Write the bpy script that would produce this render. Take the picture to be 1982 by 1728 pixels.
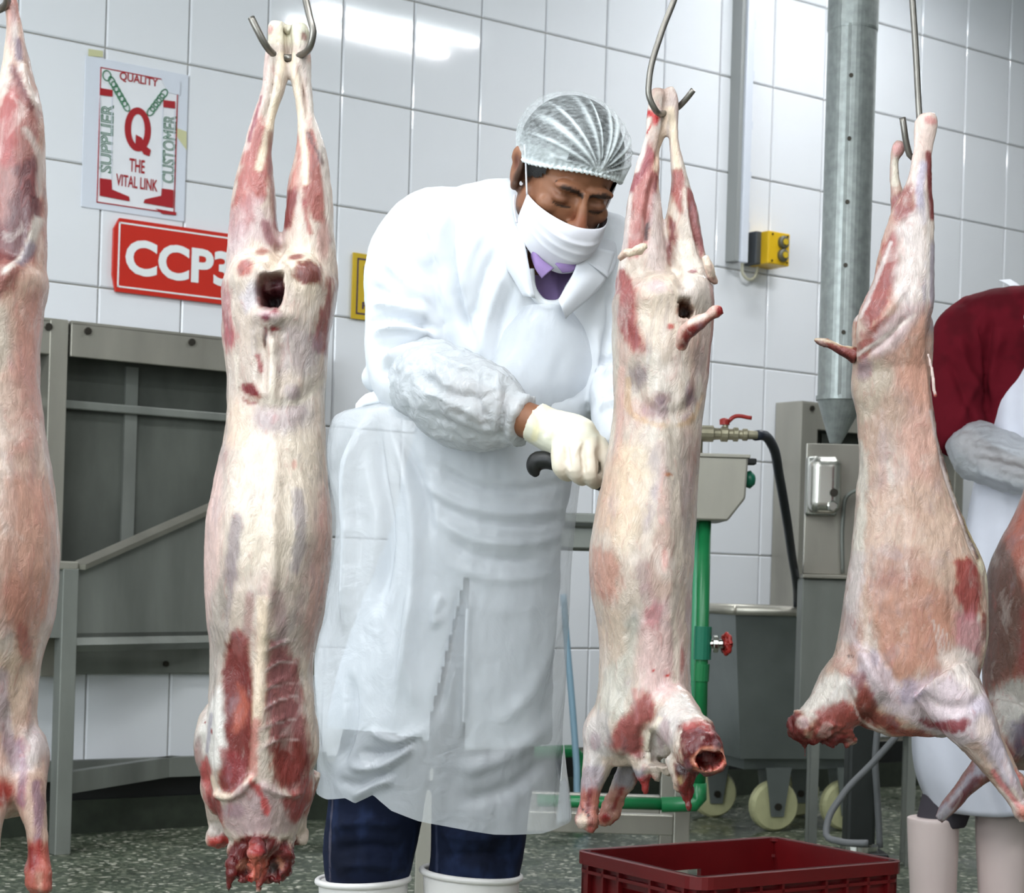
import bpy, math, random
import numpy as np
from mathutils import Vector, Matrix

for o in list(bpy.data.objects):
    bpy.data.objects.remove(o, do_unlink=True)
random.seed(7)
np.random.seed(7)
S = bpy.context.scene
COL = S.collection

# ------------------------------------------------------------------ camera
F, CX, HY, RHO, CZ = 3700.0, 991.0, 1120.0, 0.03, 0.80     # focal length (px), principal point, roll, lens height
cam_d = bpy.data.cameras.new('camera')
cam_d.sensor_fit = 'HORIZONTAL'
cam_d.sensor_width = 36.0
cam_d.lens = 36.0 * F / 1982.0
cam_d.shift_y = (HY - 864.0) / 1982.0
cam_d.clip_start = 0.05
cam_d.dof.use_dof = True
cam_d.dof.focus_distance = 2.85
cam_d.dof.aperture_fstop = 14.0
cam = bpy.data.objects.new('camera', cam_d)
COL.objects.link(cam)
cr, sr = math.cos(RHO), math.sin(RHO)
cam.matrix_world = Matrix(((cr, -sr, 0, 0), (0, 0, -1, 0), (sr, cr, 0, CZ), (0, 0, 0, 1)))
S.camera = cam

# ------------------------------------------------------------------ world, exposure
world = bpy.data.worlds.new('world')
S.world = world
world.use_nodes = True
world.node_tree.nodes['Background'].inputs[0].default_value = (0.75, 0.85, 1.0, 1)
world.node_tree.nodes['Background'].inputs[1].default_value = 0.25
S.view_settings.view_transform = 'Standard'
S.view_settings.look = 'None'
S.view_settings.gamma = 1.0
S.view_settings.use_curve_mapping = False
S.view_settings.exposure = EXPOSURE = 0.06
try:                                # light paths: enough for a lit white room, no more
    cy = S.cycles
    cy.max_bounces, cy.diffuse_bounces, cy.glossy_bounces, cy.transmission_bounces, cy.transparent_max_bounces = 4, 3, 2, 2, 8
    cy.caustics_reflective = cy.caustics_refractive = False
    cy.sample_clamp_indirect = 6.0
    cy.use_adaptive_sampling, cy.adaptive_threshold = True, 0.18
    cy.adaptive_min_samples = 16
except Exception:
    pass

# ------------------------------------------------------------------ room frame: s along the tiled wall, n out of it
AL = math.radians(36.0)
ZW = 6.66
CA, SA = math.cos(AL), math.sin(AL)
S0, S1, N1, CEIL = -6.5, 5.6, 7.6, 3.434
TW, TH, TS0, TZ0 = 0.2735, 0.3595, -0.474, 0.1985       # tile pitch and grid origin


def room(s, n, z):
    return Vector((s * CA + n * SA, ZW + s * SA - n * CA, z))


def ray(px, py):
    u, v = (px - CX) / F, (HY - py) / F
    return u * cr - v * sr, u * sr + v * cr


def at(px, py, Y):
    x, z = ray(px, py)
    return Vector((x * Y, Y, CZ + z * Y))


def wl(px, py, n=0.0):
    """photo point -> (s, z) on the plane n metres in front of the tiled wall"""
    x, z = ray(px, py)
    # s*CA + n*SA = Y*x ; Y = ZW + s*SA - n*CA
    s = (x * (ZW - n * CA) - n * SA) / (CA - x * SA)
    Y = ZW + s * SA - n * CA
    return s, CZ + Y * z


# ------------------------------------------------------------------ lamps: unseen side-wall window, added for cool light from the left
def area_light(name, loc, rot, sx, sy, power, color):
    d = bpy.data.lights.new(name, 'AREA')
    d.shape = 'RECTANGLE'
    d.size, d.size_y = sx, sy
    d.energy = power
    d.color = color
    o = bpy.data.objects.new(name, d)
    COL.objects.link(o)
    o.location = loc
    o.rotation_euler = rot
    return o


# cool light of the added window enters along +s (the window itself is built with the room)
WIN_S, WIN_N0, WIN_N1, WIN_Z0, WIN_Z1 = S0, 2.2, 6.4, 0.9, 2.9
wl_o = area_light('added_window_light', room(S0 + 0.06, (WIN_N0 + WIN_N1) / 2, (WIN_Z0 + WIN_Z1) / 2),
                  (math.radians(90), 0, AL - math.radians(90)), WIN_N1 - WIN_N0, WIN_Z1 - WIN_Z0, 190, (0.86, 0.95, 1.0))


# ------------------------------------------------------------------ materials
def lin(c):
    c = np.asarray(c, float) / 255.0
    return np.where(c <= 0.04045, c / 12.92, ((c + 0.055) / 1.055) ** 2.4)


def rgba(c):
    r = lin(c)
    return (r[0], r[1], r[2], 1.0)


def new_mat(name):
    m = bpy.data.materials.new(name)
    m.use_nodes = True
    return m, m.node_tree.nodes, m.node_tree.links, m.node_tree.nodes['Principled BSDF']


def plain(name, c, rough=0.5, metal=0.0, noise=0.0, nscale=20.0, bump=0.0, bscale=60.0, spec=0.5, stretch=None, coat=0.0):
    m, N, L, P = new_mat(name)
    P.inputs['Base Color'].default_value = rgba(c)
    P.inputs['Roughness'].default_value = rough
    P.inputs['Metallic'].default_value = metal
    P.inputs['Specular IOR Level'].default_value = spec
    P.inputs['Coat Weight'].default_value = coat
    tc = N.new('ShaderNodeTexCoord')
    src = tc.outputs['Object']
    if stretch:
        mp = N.new('ShaderNodeMapping')
        mp.inputs['Scale'].default_value = stretch
        L.new(src, mp.inputs[0])
        src = mp.outputs[0]
    if noise:
        nz = N.new('ShaderNodeTexNoise')
        nz.inputs['Scale'].default_value = nscale
        nz.inputs['Detail'].default_value = 5
        L.new(src, nz.inputs['Vector'])
        mr = N.new('ShaderNodeMapRange')
        mr.inputs[1].default_value, mr.inputs[2].default_value = 0.3, 0.7
        mr.inputs[3].default_value, mr.inputs[4].default_value = 1 - noise, 1 + noise * 0.5
        L.new(nz.outputs[0], mr.inputs[0])
        mx = N.new('ShaderNodeVectorMath')
        mx.operation = 'SCALE'
        mx.inputs[0].default_value = rgba(c)[:3]
        L.new(mr.outputs[0], mx.inputs['Scale'])
        L.new(mx.outputs[0], P.inputs['Base Color'])
    if bump:
        nb = N.new('ShaderNodeTexNoise')
        nb.inputs['Scale'].default_value = bscale
        nb.inputs['Detail'].default_value = 4
        L.new(src, nb.inputs['Vector'])
        bp = N.new('ShaderNodeBump')
        bp.inputs['Strength'].default_value = bump
        bp.inputs['Distance'].default_value = 0.01
        L.new(nb.outputs[0], bp.inputs['Height'])
        L.new(bp.outputs[0], P.inputs['Normal'])
    return m


def emit(name, c, strength):
    m, N, L, P = new_mat(name)
    P.inputs['Base Color'].default_value = rgba(c)
    P.inputs['Emission Color'].default_value = rgba(c)
    P.inputs['Emission Strength'].default_value = strength
    return m


def flesh_mat(name, rough=0.34, bump=0.28):
    """colour from the mesh's own colour layer, broken up by fibres, pale membrane and small blood vessels; a moist surface"""
    m, N, L, P = new_mat(name)
    at_ = N.new('ShaderNodeAttribute')
    at_.attribute_name = 'Col'
    tc = N.new('ShaderNodeTexCoord')

    def noise(scale, stretch, detail=6, rough_=0.6, dist=0.0):
        mp = N.new('ShaderNodeMapping')
        mp.inputs['Scale'].default_value = stretch
        L.new(tc.outputs['Object'], mp.inputs[0])
        nz = N.new('ShaderNodeTexNoise')
        nz.inputs['Scale'].default_value = scale
        nz.inputs['Detail'].default_value = detail
        nz.inputs['Roughness'].default_value = rough_
        nz.inputs['Distortion'].default_value = dist
        L.new(mp.outputs[0], nz.inputs['Vector'])
        return nz.outputs[0]

    def rng(src, a, b, c, d):
        mr = N.new('ShaderNodeMapRange')
        for k, q in enumerate((a, b, c, d)):
            mr.inputs[k + 1].default_value = q
        L.new(src, mr.inputs[0])
        return mr.outputs[0]

    def mixc(a, c, fac, mode='MIX'):
        mx = N.new('ShaderNodeMix')
        mx.data_type = 'RGBA'
        mx.blend_type = mode
        L.new(a, mx.inputs['A'])
        mx.inputs['B'].default_value = rgba(c)
        L.new(fac, mx.inputs['Factor'])
        return mx.outputs['Result']

    col = at_.outputs['Color']
    fib = noise(130, (1, 1, 0.4), 7, 0.68, 0.5)
    big = noise(22, (1, 1, 0.55), 5, 0.6, 0.8)
    mid = noise(55, (1, 1, 0.4), 5, 0.65, 1.2)
    col = mixc(col, (232, 220, 212), rng(big, 0.56, 0.72, 0.0, 0.42))
    col = mixc(col, (176, 96, 92), rng(mid, 0.56, 0.74, 0.0, 0.38))
    col = mixc(col, (150, 140, 150), rng(big, 0.44, 0.30, 0.0, 0.30))
    mx = N.new('ShaderNodeVectorMath')
    mx.operation = 'SCALE'
    L.new(col, mx.inputs[0])
    L.new(rng(fib, 0.3, 0.7, 0.72, 1.03), mx.inputs['Scale'])
    L.new(mx.outputs[0], P.inputs['Base Color'])
    L.new(rng(mid, 0.35, 0.65, rough - 0.10, rough + 0.16), P.inputs['Roughness'])
    P.inputs['Specular IOR Level'].default_value = 0.5
    P.inputs['Coat Weight'].default_value = 0.22
    P.inputs['Coat Roughness'].default_value = 0.16
    bp = N.new('ShaderNodeBump')
    bp.inputs['Strength'].default_value = bump
    bp.inputs['Distance'].default_value = 0.006
    L.new(fib, bp.inputs['Height'])
    b2 = N.new('ShaderNodeBump')
    b2.inputs['Strength'].default_value = 0.35
    b2.inputs['Distance'].default_value = 0.012
    L.new(mid, b2.inputs['Height'])
    L.new(bp.outputs[0], b2.inputs['Normal'])
    L.new(b2.outputs[0], P.inputs['Normal'])
    return m


def col_mat(name, rough=0.7, spec=0.3, bump=0.0, bscale=200.0, trans=0.0, alpha=1.0, sheen=0.0):
    m, N, L, P = new_mat(name)
    a = N.new('ShaderNodeAttribute')
    a.attribute_name = 'Col'
    L.new(a.outputs['Color'], P.inputs['Base Color'])
    P.inputs['Roughness'].default_value = rough
    P.inputs['Specular IOR Level'].default_value = spec
    P.inputs['Alpha'].default_value = alpha
    P.inputs['Sheen Weight'].default_value = sheen
    if bump:
        tc = N.new('ShaderNodeTexCoord')
        nb = N.new('ShaderNodeTexNoise')
        nb.inputs['Scale'].default_value = bscale
        nb.inputs['Detail'].default_value = 4
        L.new(tc.outputs['Object'], nb.inputs['Vector'])
        bp = N.new('ShaderNodeBump')
        bp.inputs['Strength'].default_value = bump
        bp.inputs['Distance'].default_value = 0.004
        L.new(nb.outputs[0], bp.inputs['Height'])
        L.new(bp.outputs[0], P.inputs['Normal'])
    return m


# ------------------------------------------------------------------ mesh helpers
class MB:
    """collects verts and faces of ONE piece"""
    def __init__(s):
        s.v, s.f = [], []

    def add(s, v, f):
        b = len(s.v)
        s.v += [tuple(p) for p in v]
        s.f += [tuple(i + b for i in q) for q in f]
        return s

    def box(s, x0, x1, y0, y1, z0, z1):
        v = [(x, y, z) for x in (x0, x1) for y in (y0, y1) for z in (z0, z1)]
        return s.add(v, [(0, 1, 3, 2), (4, 6, 7, 5), (0, 4, 5, 1), (2, 3, 7, 6), (0, 2, 6, 4), (1, 5, 7, 3)])

    def prism(s, poly, y0, y1):
        """poly in (x, z), thick along y"""
        n = len(poly)
        v = [(p[0], y0, p[1]) for p in poly] + [(p[0], y1, p[1]) for p in poly]
        f = [tuple(range(n)), tuple(range(2 * n - 1, n - 1, -1))]
        f += [(i, i + n, (i + 1) % n + n, (i + 1) % n) for i in range(n)]
        return s.add(v, f)

    def tube(s, pts, r, n=12, caps=True):
        pts = [Vector(p) for p in pts]
        rs = [float(q) for q in r] if hasattr(r, "__len__") else [float(r)] * len(pts)
        v, f = [], []
        up = None
        for i, p in enumerate(pts):
            t = (pts[min(i + 1, len(pts) - 1)] - pts[max(i - 1, 0)]).normalized()
            if up is None:
                up = Vector((0, 0, 1)) if abs(t.z) < 0.9 else Vector((0, 1, 0))
            a = t.cross(up)
            a.normalize()
            b = a.cross(t)
            up = b
            for k in range(n):
                q = 2 * math.pi * k / n
                v.append(p + rs[i] * (math.cos(q) * a + math.sin(q) * b))
        for i in range(len(pts) - 1):
            for k in range(n):
                k2 = (k + 1) % n
                f.append((i * n + k, i * n + k2, (i + 1) * n + k2, (i + 1) * n + k))
        if caps:
            f.append(tuple(range(n - 1, -1, -1)))
            f.append(tuple(range((len(pts) - 1) * n, len(pts) * n)))
        return s.add(v, f)

    def lathe(s, prof, n=24, axis='z', c=(0, 0, 0)):
        """prof: (radius, height)"""
        v, f = [], []
        for r, h in prof:
            for k in range(n):
                q = 2 * math.pi * k / n
                x, y = r * math.cos(q), r * math.sin(q)
                p = {'z': (x, y, h), 'y': (x, h, y), 'x': (h, x, y)}[axis]
                v.append((p[0] + c[0], p[1] + c[1], p[2] + c[2]))
        for i in range(len(prof) - 1):
            for k in range(n):
                k2 = (k + 1) % n
                f.append((i * n + k, i * n + k2, (i + 1) * n + k2, (i + 1) * n + k))
        f.append(tuple(range(n - 1, -1, -1)))
        f.append(tuple(range((len(prof) - 1) * n, len(prof) * n)))
        return s.add(v, f)

    def build(s, name, mat, parent=None, smooth=False, bevel=0.0, loc=None, rotz=0.0, seg=2):
        me = bpy.data.meshes.new(name)
        me.from_pydata(s.v, [], s.f)
        me.update()
        import bmesh
        bm = bmesh.new()
        bm.from_mesh(me)
        bmesh.ops.recalc_face_normals(bm, faces=bm.faces)
        bm.to_mesh(me)
        bm.free()
        o = bpy.data.objects.new(name, me)
        COL.objects.link(o)
        if mat:
            me.materials.append(mat)
        if parent:
            o.parent = parent
        if loc is not None:
            o.location = loc
            o.rotation_euler = (0, 0, rotz)
        if smooth:
            me.polygons.foreach_set('use_smooth', [True] * len(me.polygons))
        if bevel:
            b = o.modifiers.new('bevel', 'BEVEL')
            b.width, b.segments = bevel, seg
            b.limit_method = 'ANGLE'
        return o


def empty(name, loc=(0, 0, 0), rotz=0.0):
    o = bpy.data.objects.new(name, None)
    o.empty_display_size = 0.05
    COL.objects.link(o)
    o.location = loc
    o.rotation_euler = (0, 0, rotz)
    return o


def tag(o, label=None, cat=None, group=None, kind=None):
    if label: o['label'] = label
    if cat: o['category'] = cat
    if group: o['group'] = group
    if kind: o['kind'] = kind
    return o


def catmull(pts, n):
    """smooth curve through the rows of pts, n samples"""
    P = np.asarray(pts, float)
    if len(P) == 2:
        t = np.linspace(0, 1, n)[:, None]
        return P[0] * (1 - t) + P[1] * t
    d = np.sqrt(((P[1:] - P[:-1])[:, :2] ** 2).sum(1)) + 1e-9
    T = np.concatenate([[0], np.cumsum(d)])
    m = np.zeros_like(P)
    s = (P[1:] - P[:-1]) / d[:, None]
    m[0], m[-1] = s[0], s[-1]
    m[1:-1] = (s[:-1] * d[1:, None] + s[1:] * d[:-1, None]) / (d[1:] + d[:-1])[:, None]
    t = np.linspace(0, T[-1], n)
    i = np.clip(np.searchsorted(T, t, side='right') - 1, 0, len(d) - 1)
    h = d[i]
    u = ((t - T[i]) / h)[:, None]
    h = h[:, None]
    return (2 * u**3 - 3 * u**2 + 1) * P[i] + (u**3 - 2 * u**2 + u) * h * m[i] + (-2 * u**3 + 3 * u**2) * P[i + 1] + (u**3 - u**2) * h * m[i + 1]


def curve3(pts, n):
    """smooth 3-D path"""
    P = [Vector(p) for p in pts]
    Q = np.array([tuple(p) for p in P])
    d = np.sqrt(((Q[1:] - Q[:-1]) ** 2).sum(1))
    T = np.concatenate([[0], np.cumsum(d)])
    return [tuple(r[1:]) for r in catmull(np.column_stack([T, Q]), n)]


def text_fit(body, x0, x1, z0, z1, y, name, mat, parent, vertical=False, bold=0.0, outline=0.0, shear=0.0):
    """flat lettering stretched to a rectangle of the sign (local x, z), standing at local y"""
    c = bpy.data.curves.new(name, 'FONT')
    c.body = body
    c.offset = bold
    c.resolution_u = 4
    c.shear = shear
    if outline:
        c.fill_mode = 'NONE'
        c.bevel_depth = outline
        c.bevel_resolution = 0
    o = bpy.data.objects.new(name, c)
    COL.objects.link(o)
    dg = bpy.context.evaluated_depsgraph_get()
    me = bpy.data.meshes.new_from_object(o.evaluated_get(dg))
    bpy.data.objects.remove(o, do_unlink=True)
    n = len(me.vertices)
    co = np.zeros(n * 3)
    me.vertices.foreach_get('co', co)
    co = co.reshape(-1, 3)
    lo, hi = co.min(0), co.max(0)
    a = (co[:, 0] - lo[0]) / (hi[0] - lo[0])
    b = (co[:, 1] - lo[1]) / (hi[1] - lo[1])
    if vertical:                # reads bottom to top
        X, Z = x1 + (x0 - x1) * b, z0 + (z1 - z0) * a
    else:
        X, Z = x0 + (x1 - x0) * a, z0 + (z1 - z0) * b
    out = np.column_stack([X, np.full(n, y) - (co[:, 2] * 0.01 if outline else 0), Z])
    me.vertices.foreach_set('co', out.ravel())
    me.update()
    me.name = name
    me.materials.clear()
    me.materials.append(mat)
    r = bpy.data.objects.new(name, me)
    COL.objects.link(r)
    r.parent = parent
    return r


# ------------------------------------------------------------------ organic sculpting on numpy meshes
def vnoise(p, seed=0):
    """value noise of points p (N,3), range 0..1"""
    p = np.asarray(p, float)
    i = np.floor(p).astype(np.int64)
    f = p - i
    f = f * f * (3 - 2 * f)
    out = np.zeros(len(p))
    for dx in (0, 1):
        for dy in (0, 1):
            for dz in (0, 1):
                h = (i[:, 0] + dx) * 374761393 + (i[:, 1] + dy) * 668265263 + (i[:, 2] + dz) * 2147483647 + seed * 144665
                h = (h ^ (h >> 13)) * 1274126177
                h = (h ^ (h >> 16)) & 0xFFFF
                w = np.where(dx, f[:, 0], 1 - f[:, 0]) * np.where(dy, f[:, 1], 1 - f[:, 1]) * np.where(dz, f[:, 2], 1 - f[:, 2])
                out += w * (h / 65535.0)
    return out


def fbm(p, seed=0, o=4):
    s, a, t = 0, 0.5, 0
    p = np.asarray(p, float)
    for k in range(o):
        s = s + a * vnoise(p * (2 ** k), seed + k * 17)
        t += a
        a *= 0.55
    return s / t


def sstep(a, b, x):
    t = np.clip((x - a) / (b - a), 0, 1)
    return t * t * (3 - 2 * t)


def seg_dist(p, line, reach=None):
    """distance of points (N,2) to a polyline, and the arc fraction of the nearest point"""
    line = np.asarray(line, float)
    if reach is not None:
        lo, hi = line.min(0) - reach, line.max(0) + reach
        m = np.nonzero((p[:, 0] > lo[0]) & (p[:, 0] < hi[0]) & (p[:, 1] > lo[1]) & (p[:, 1] < hi[1]))[0]
        d, t = np.full(len(p), 1e6), np.zeros(len(p))
        if len(m):
            d[m], t[m] = seg_dist(p[m], line)
        return d, t
    best = np.full(len(p), 1e9)
    bt = np.zeros(len(p))
    L = np.sqrt(((line[1:] - line[:-1]) ** 2).sum(1))
    T = np.concatenate([[0], np.cumsum(L)])
    for i in range(len(line) - 1):
        a, b = line[i], line[i + 1]
        d = b - a
        t = np.clip(((p - a) @ d) / (d @ d + 1e-12), 0, 1)
        q = np.sqrt(((p - a - t[:, None] * d) ** 2).sum(1))
        m = q < best
        best[m] = q[m]
        bt[m] = (T[i] + t[m] * L[i]) / T[-1]
    return best, bt


def poly_sd(p, poly, reach=None):
    """signed distance to a polygon (negative inside)"""
    poly = np.asarray(poly, float)
    if reach is not None:
        lo, hi = poly.min(0) - reach, poly.max(0) + reach
        m = np.nonzero((p[:, 0] > lo[0]) & (p[:, 0] < hi[0]) & (p[:, 1] > lo[1]) & (p[:, 1] < hi[1]))[0]
        d = np.full(len(p), 1e6)
        if len(m):
            d[m] = poly_sd(p[m], poly)
        return d
    d, _ = seg_dist(p, np.vstack([poly, poly[:1]]))
    ins = np.zeros(len(p), bool)
    j = len(poly) - 1
    for i in range(len(poly)):
        xi, yi = poly[i]
        xj, yj = poly[j]
        c = ((yi > p[:, 1]) != (yj > p[:, 1])) & (p[:, 0] < (xj - xi) * (p[:, 1] - yi) / (yj - yi + 1e-12) + xi)
        ins ^= c
        j = i
    return np.where(ins, -d, d)


def mesh_np(me):
    n = len(me.vertices)
    co = np.zeros(n * 3)
    me.vertices.foreach_get('co', co)
    no = np.zeros(n * 3)
    me.vertices.foreach_get('normal', no)
    return co.reshape(-1, 3), no.reshape(-1, 3)


class Form:
    """an organic body traced in its own upright front view: traced coordinates (a front drawing, in drawing units) become
    metres in the body's frame (x across, y depth, z up), pieces are fused, then relief and colour are worked in on the drawing"""
    def __init__(s, cx, cy, Y):
        s.cx, s.cy, s.k = cx, cy, Y / F
        s.loc = at(cx, cy, Y)
        s.mb = MB()
        s.wn = None
        s.cr, s.sr = cr, sr

    def T(s, x, y):
        dx, dz = (np.asarray(x, float) - s.cx) * s.k, (s.cy - np.asarray(y, float)) * s.k
        return dx * s.cr - dz * s.sr, dx * s.sr + dz * s.cr

    def inv(s, X, Z):
        dx, dz = X * s.cr + Z * s.sr, -X * s.sr + Z * s.cr
        return dx / s.k + s.cx, s.cy - dz / s.k

    def rows(s, tab, n=40, m=36, p=1.0, kd=1.0, dy=0.0, pw=None):
        """tab rows: (y, x left, x right[, depth ratio[, depth offset m]])"""
        t = [list(r) + [kd, dy][len(r) - 3:] if len(r) < 5 else list(r) for r in tab]
        t = catmull(t, n)
        v, f = [], []
        q = np.linspace(0, 2 * np.pi, m, endpoint=False)
        c, sn = np.cos(q), np.sin(q)
        c2 = np.sign(c) * np.abs(c) ** p
        s2 = np.sign(sn) * np.abs(sn) ** p
        for (y, xl, xr, k, d) in t:
            rx = max((xr - xl) / 2, 0.5)
            X, Z = s.T((xl + xr) / 2 + rx * c2, np.full(m, y))
            Yv = d + rx * s.k * k * s2
            v += list(zip(X, Yv, Z))
        for i in range(len(t) - 1):
            for k in range(m):
                k2 = (k + 1) % m
                f.append((i * m + k, i * m + k2, (i + 1) * m + k2, (i + 1) * m + k))
        f.append(tuple(range(m - 1, -1, -1)))
        f.append(tuple(range((len(t) - 1) * m, len(t) * m)))
        s.mb.add(v, f)
        return s

    def limb(s, pts, n=24, m=20):
        """pts: (x, y, depth offset m, radius in drawing units)"""
        P = catmull([list(p) for p in pts], n)
        X, Z = s.T(P[:, 0], P[:, 1])
        s.mb.tube(list(zip(X, P[:, 2], Z)), list(np.maximum(P[:, 3], 0.5) * s.k), m)
        return s

    def ball(s, x, y, d, rx, rz=None, ry=None, n=18, m=24):
        rz = rz or rx
        ry = ry or rx
        X, Z = s.T(x, y)
        prof = [(math.sin(math.pi * i / n), -math.cos(math.pi * i / n)) for i in range(n + 1)]
        v, f = [], []
        for r, h in prof:
            for k in range(m):
                q = 2 * math.pi * k / m
                v.append((X + rx * s.k * r * math.cos(q), d + ry * s.k * r * math.sin(q), Z + rz * s.k * h))
        for i in range(n):
            for k in range(m):
                k2 = (k + 1) % m
                f.append((i * m + k, i * m + k2, (i + 1) * m + k2, (i + 1) * m + k))
        s.mb.add(v, f)
        return s

    def sheet(s, A, B, n=24, m=10, bulge=0.0, th=0.003):
        """cloth strip between two edge lines; points (x, y, depth offset m)"""
        A, B = catmull(A, n), catmull(B, n)
        V = []
        for lay in (0, 1):
            for i in range(n):
                for j in range(m):
                    t = j / (m - 1)
                    p = A[i] * (1 - t) + B[i] * t
                    X, Z = s.T(p[0], p[1])
                    V.append((float(X), p[2] - bulge * math.sin(math.pi * t) + lay * th, float(Z)))
        f = []
        o = n * m
        for i in range(n - 1):
            for j in range(m - 1):
                a, b, c, d = i * m + j, i * m + j + 1, (i + 1) * m + j + 1, (i + 1) * m + j
                f += [(a, b, c, d), (a + o, d + o, c + o, b + o)]
        for i in range(n - 1):
            for j in (0, m - 1):
                a, b = i * m + j, (i + 1) * m + j
                f.append((a, b, b + o, a + o))
        for j in range(m - 1):
            for i in (0, n - 1):
                a, b = i * m + j, i * m + j + 1
                f.append((a, b, b + o, a + o))
        s.mb.add(V, f)
        return s

    def raw(s):
        o = s.mb.build('tmp', None)
        s.me = o.data
        bpy.data.objects.remove(o, do_unlink=True)
        s.refresh()
        s.col = None
        return s

    def cut(s, poly, front_only=True, ymax=None):
        """open a hole in the cloth: drop the faces inside a polygon of the drawing"""
        import bmesh
        sd = poly_sd(s.p, poly)
        kill = sd < 0
        if front_only:
            kill &= s.no[:, 1] < 0.15
        if ymax is not None:
            kill &= s.co[:, 1] < ymax
        bm = bmesh.new()
        bm.from_mesh(s.me)
        bm.verts.ensure_lookup_table()
        bmesh.ops.delete(bm, geom=[bm.verts[i] for i in np.nonzero(kill)[0]], context='VERTS')
        bm.to_mesh(s.me)
        bm.free()
        s.refresh()
        return s

    def fuse(s, voxel=0.004, smooth=6):
        o = s.mb.build('tmp', None)
        r = o.modifiers.new('r', 'REMESH')
        r.mode = 'VOXEL'
        r.voxel_size = voxel
        if smooth:
            q = o.modifiers.new('s', 'SMOOTH')
            q.factor, q.iterations = 0.5, smooth
        dg = bpy.context.evaluated_depsgraph_get()
        s.me = bpy.data.meshes.new_from_object(o.evaluated_get(dg))
        me0 = o.data
        bpy.data.objects.remove(o, do_unlink=True)
        bpy.data.meshes.remove(me0)
        s.refresh()
        s.col = None
        return s

    def take(s, v, f):
        s.me = bpy.data.meshes.new('m')
        s.me.from_pydata([tuple(p) for p in v], [], [tuple(q) for q in f])
        s.me.update()
        s.refresh()
        s.col = None
        return s

    def refresh(s):
        s.me.update()
        s.co, s.no = mesh_np(s.me)
        a, b = s.inv(s.co[:, 0], s.co[:, 2])
        s.p = np.column_stack([a, b])
        s.front = sstep(-0.15, 0.2, -s.no[:, 1])

    def push(s):
        s.me.vertices.foreach_set('co', s.co.ravel())
        s.refresh()
        return s

    def ridge(s, line, w, amp, taper=True, both=False, curve=True):
        """raise (amp>0, metres) or groove a band along a line of the drawing"""
        if curve and len(line) > 2:
            line = catmull(line, 6 * len(line))
        d, t = seg_dist(s.p, line, 3 * w)
        a = np.exp(-(d / w) ** 2) * (1 if both else s.front)
        if taper:
            a = a * sstep(0, 0.25, t) * sstep(1, 0.75, t)
        s.co = s.co + s.no * (a * amp)[:, None]
        return s

    def bump(s, x, y, rx, ry, amp, ang=0.0, hard=2.0, back=False):
        ca, sa = math.cos(math.radians(ang)), math.sin(math.radians(ang))
        dx, dy = s.p[:, 0] - x, s.p[:, 1] - y
        u, v = (dx * ca + dy * sa) / rx, (-dx * sa + dy * ca) / ry
        a = np.exp(-(u * u + v * v) ** (hard / 2)) * ((1 - s.front) if back else s.front)
        s.co = s.co + s.no * (a * amp)[:, None]
        return s

    def pit(s, poly, soft, depth):
        """sink an area of the drawing straight back"""
        sd = poly_sd(s.p, poly, 2 * soft + 12) + s._wob(5, 1)
        a = sstep(soft, -soft, sd) * s.front
        s.co[:, 1] += a * depth
        return s

    def ragged(s, poly, scale, amp, seed=0, ymax=None):
        """torn, uneven surface inside an area of the drawing"""
        a = sstep(6, -6, poly_sd(s.p, poly, 10))
        if ymax is not None:
            a = a * (s.co[:, 1] < ymax)
        n = fbm(s.co * scale, seed, 4) - 0.5
        s.co = s.co + s.no * (n * amp * a)[:, None]
        return s

    def rough(s, scale, amp, seed=0, stretch=(1, 1, 1)):
        n = fbm(s.co * np.array(stretch) * scale, seed) - 0.5
        s.co = s.co + s.no * (n * amp)[:, None]
        return s

    # -- colour
    def base(s, c):
        s.col = np.tile(lin(c), (len(s.co), 1))
        return s

    def _mix(s, a, c):
        s.col = s.col * (1 - a[:, None]) + lin(c)[None, :] * a[:, None]

    def mottle(s, c, scale, lo, hi, seed=0, stretch=(1, 1, 1), amt=1.0):
        n = fbm(s.co * np.array(stretch) * scale, seed)
        s._mix(sstep(lo, hi, n) * amt, c)
        return s

    def _wob(s, wob, seed):
        if not wob:
            return 0
        if s.wn is None or len(s.wn) != len(s.co):
            s.wn = (fbm(s.co * 60, 3, 3) - 0.5) * 2 + 1.8 * (fbm(s.co * np.array((260, 260, 80)), 8, 2) - 0.5)
        return s.wn * wob

    def area(s, poly, c, soft=8, wob=10, amt=1.0, seed=1, all_round=False, curve=True):
        if curve and len(poly) > 3:
            q = np.vstack([poly, poly[:1]])
            poly = catmull(q, 4 * len(q))[:-1]
        sd = poly_sd(s.p, poly, soft + 2 * wob) + s._wob(wob, seed)
        a = sstep(soft, -soft, sd) * amt * (1 if all_round else s.front)
        s._mix(a, c)
        return s

    def spot(s, x, y, rx, ry, c, ang=0.0, soft=0.4, wob=0.25, amt=1.0, seed=2, all_round=False):
        ca, sa = math.cos(math.radians(ang)), math.sin(math.radians(ang))
        dx, dy = s.p[:, 0] - x, s.p[:, 1] - y
        u, v = (dx * ca + dy * sa) / rx, (-dx * sa + dy * ca) / ry
        r = np.sqrt(u * u + v * v) + s._wob(wob, seed)
        s._mix(sstep(1 + soft, 1 - soft, r) * amt * (1 if all_round else s.front), c)
        return s

    def line(s, line, w, c, amt=1.0, wob=2.0, seed=3, all_round=False, curve=True):
        if curve and len(line) > 2:
            line = catmull(line, 5 * len(line))
        d, t = seg_dist(s.p, line, 2 * w + 2 * wob)
        d = d + s._wob(wob, seed)
        s._mix(sstep(w * 1.4, w * 0.4, d) * amt * (1 if all_round else s.front), c)
        return s

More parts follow.
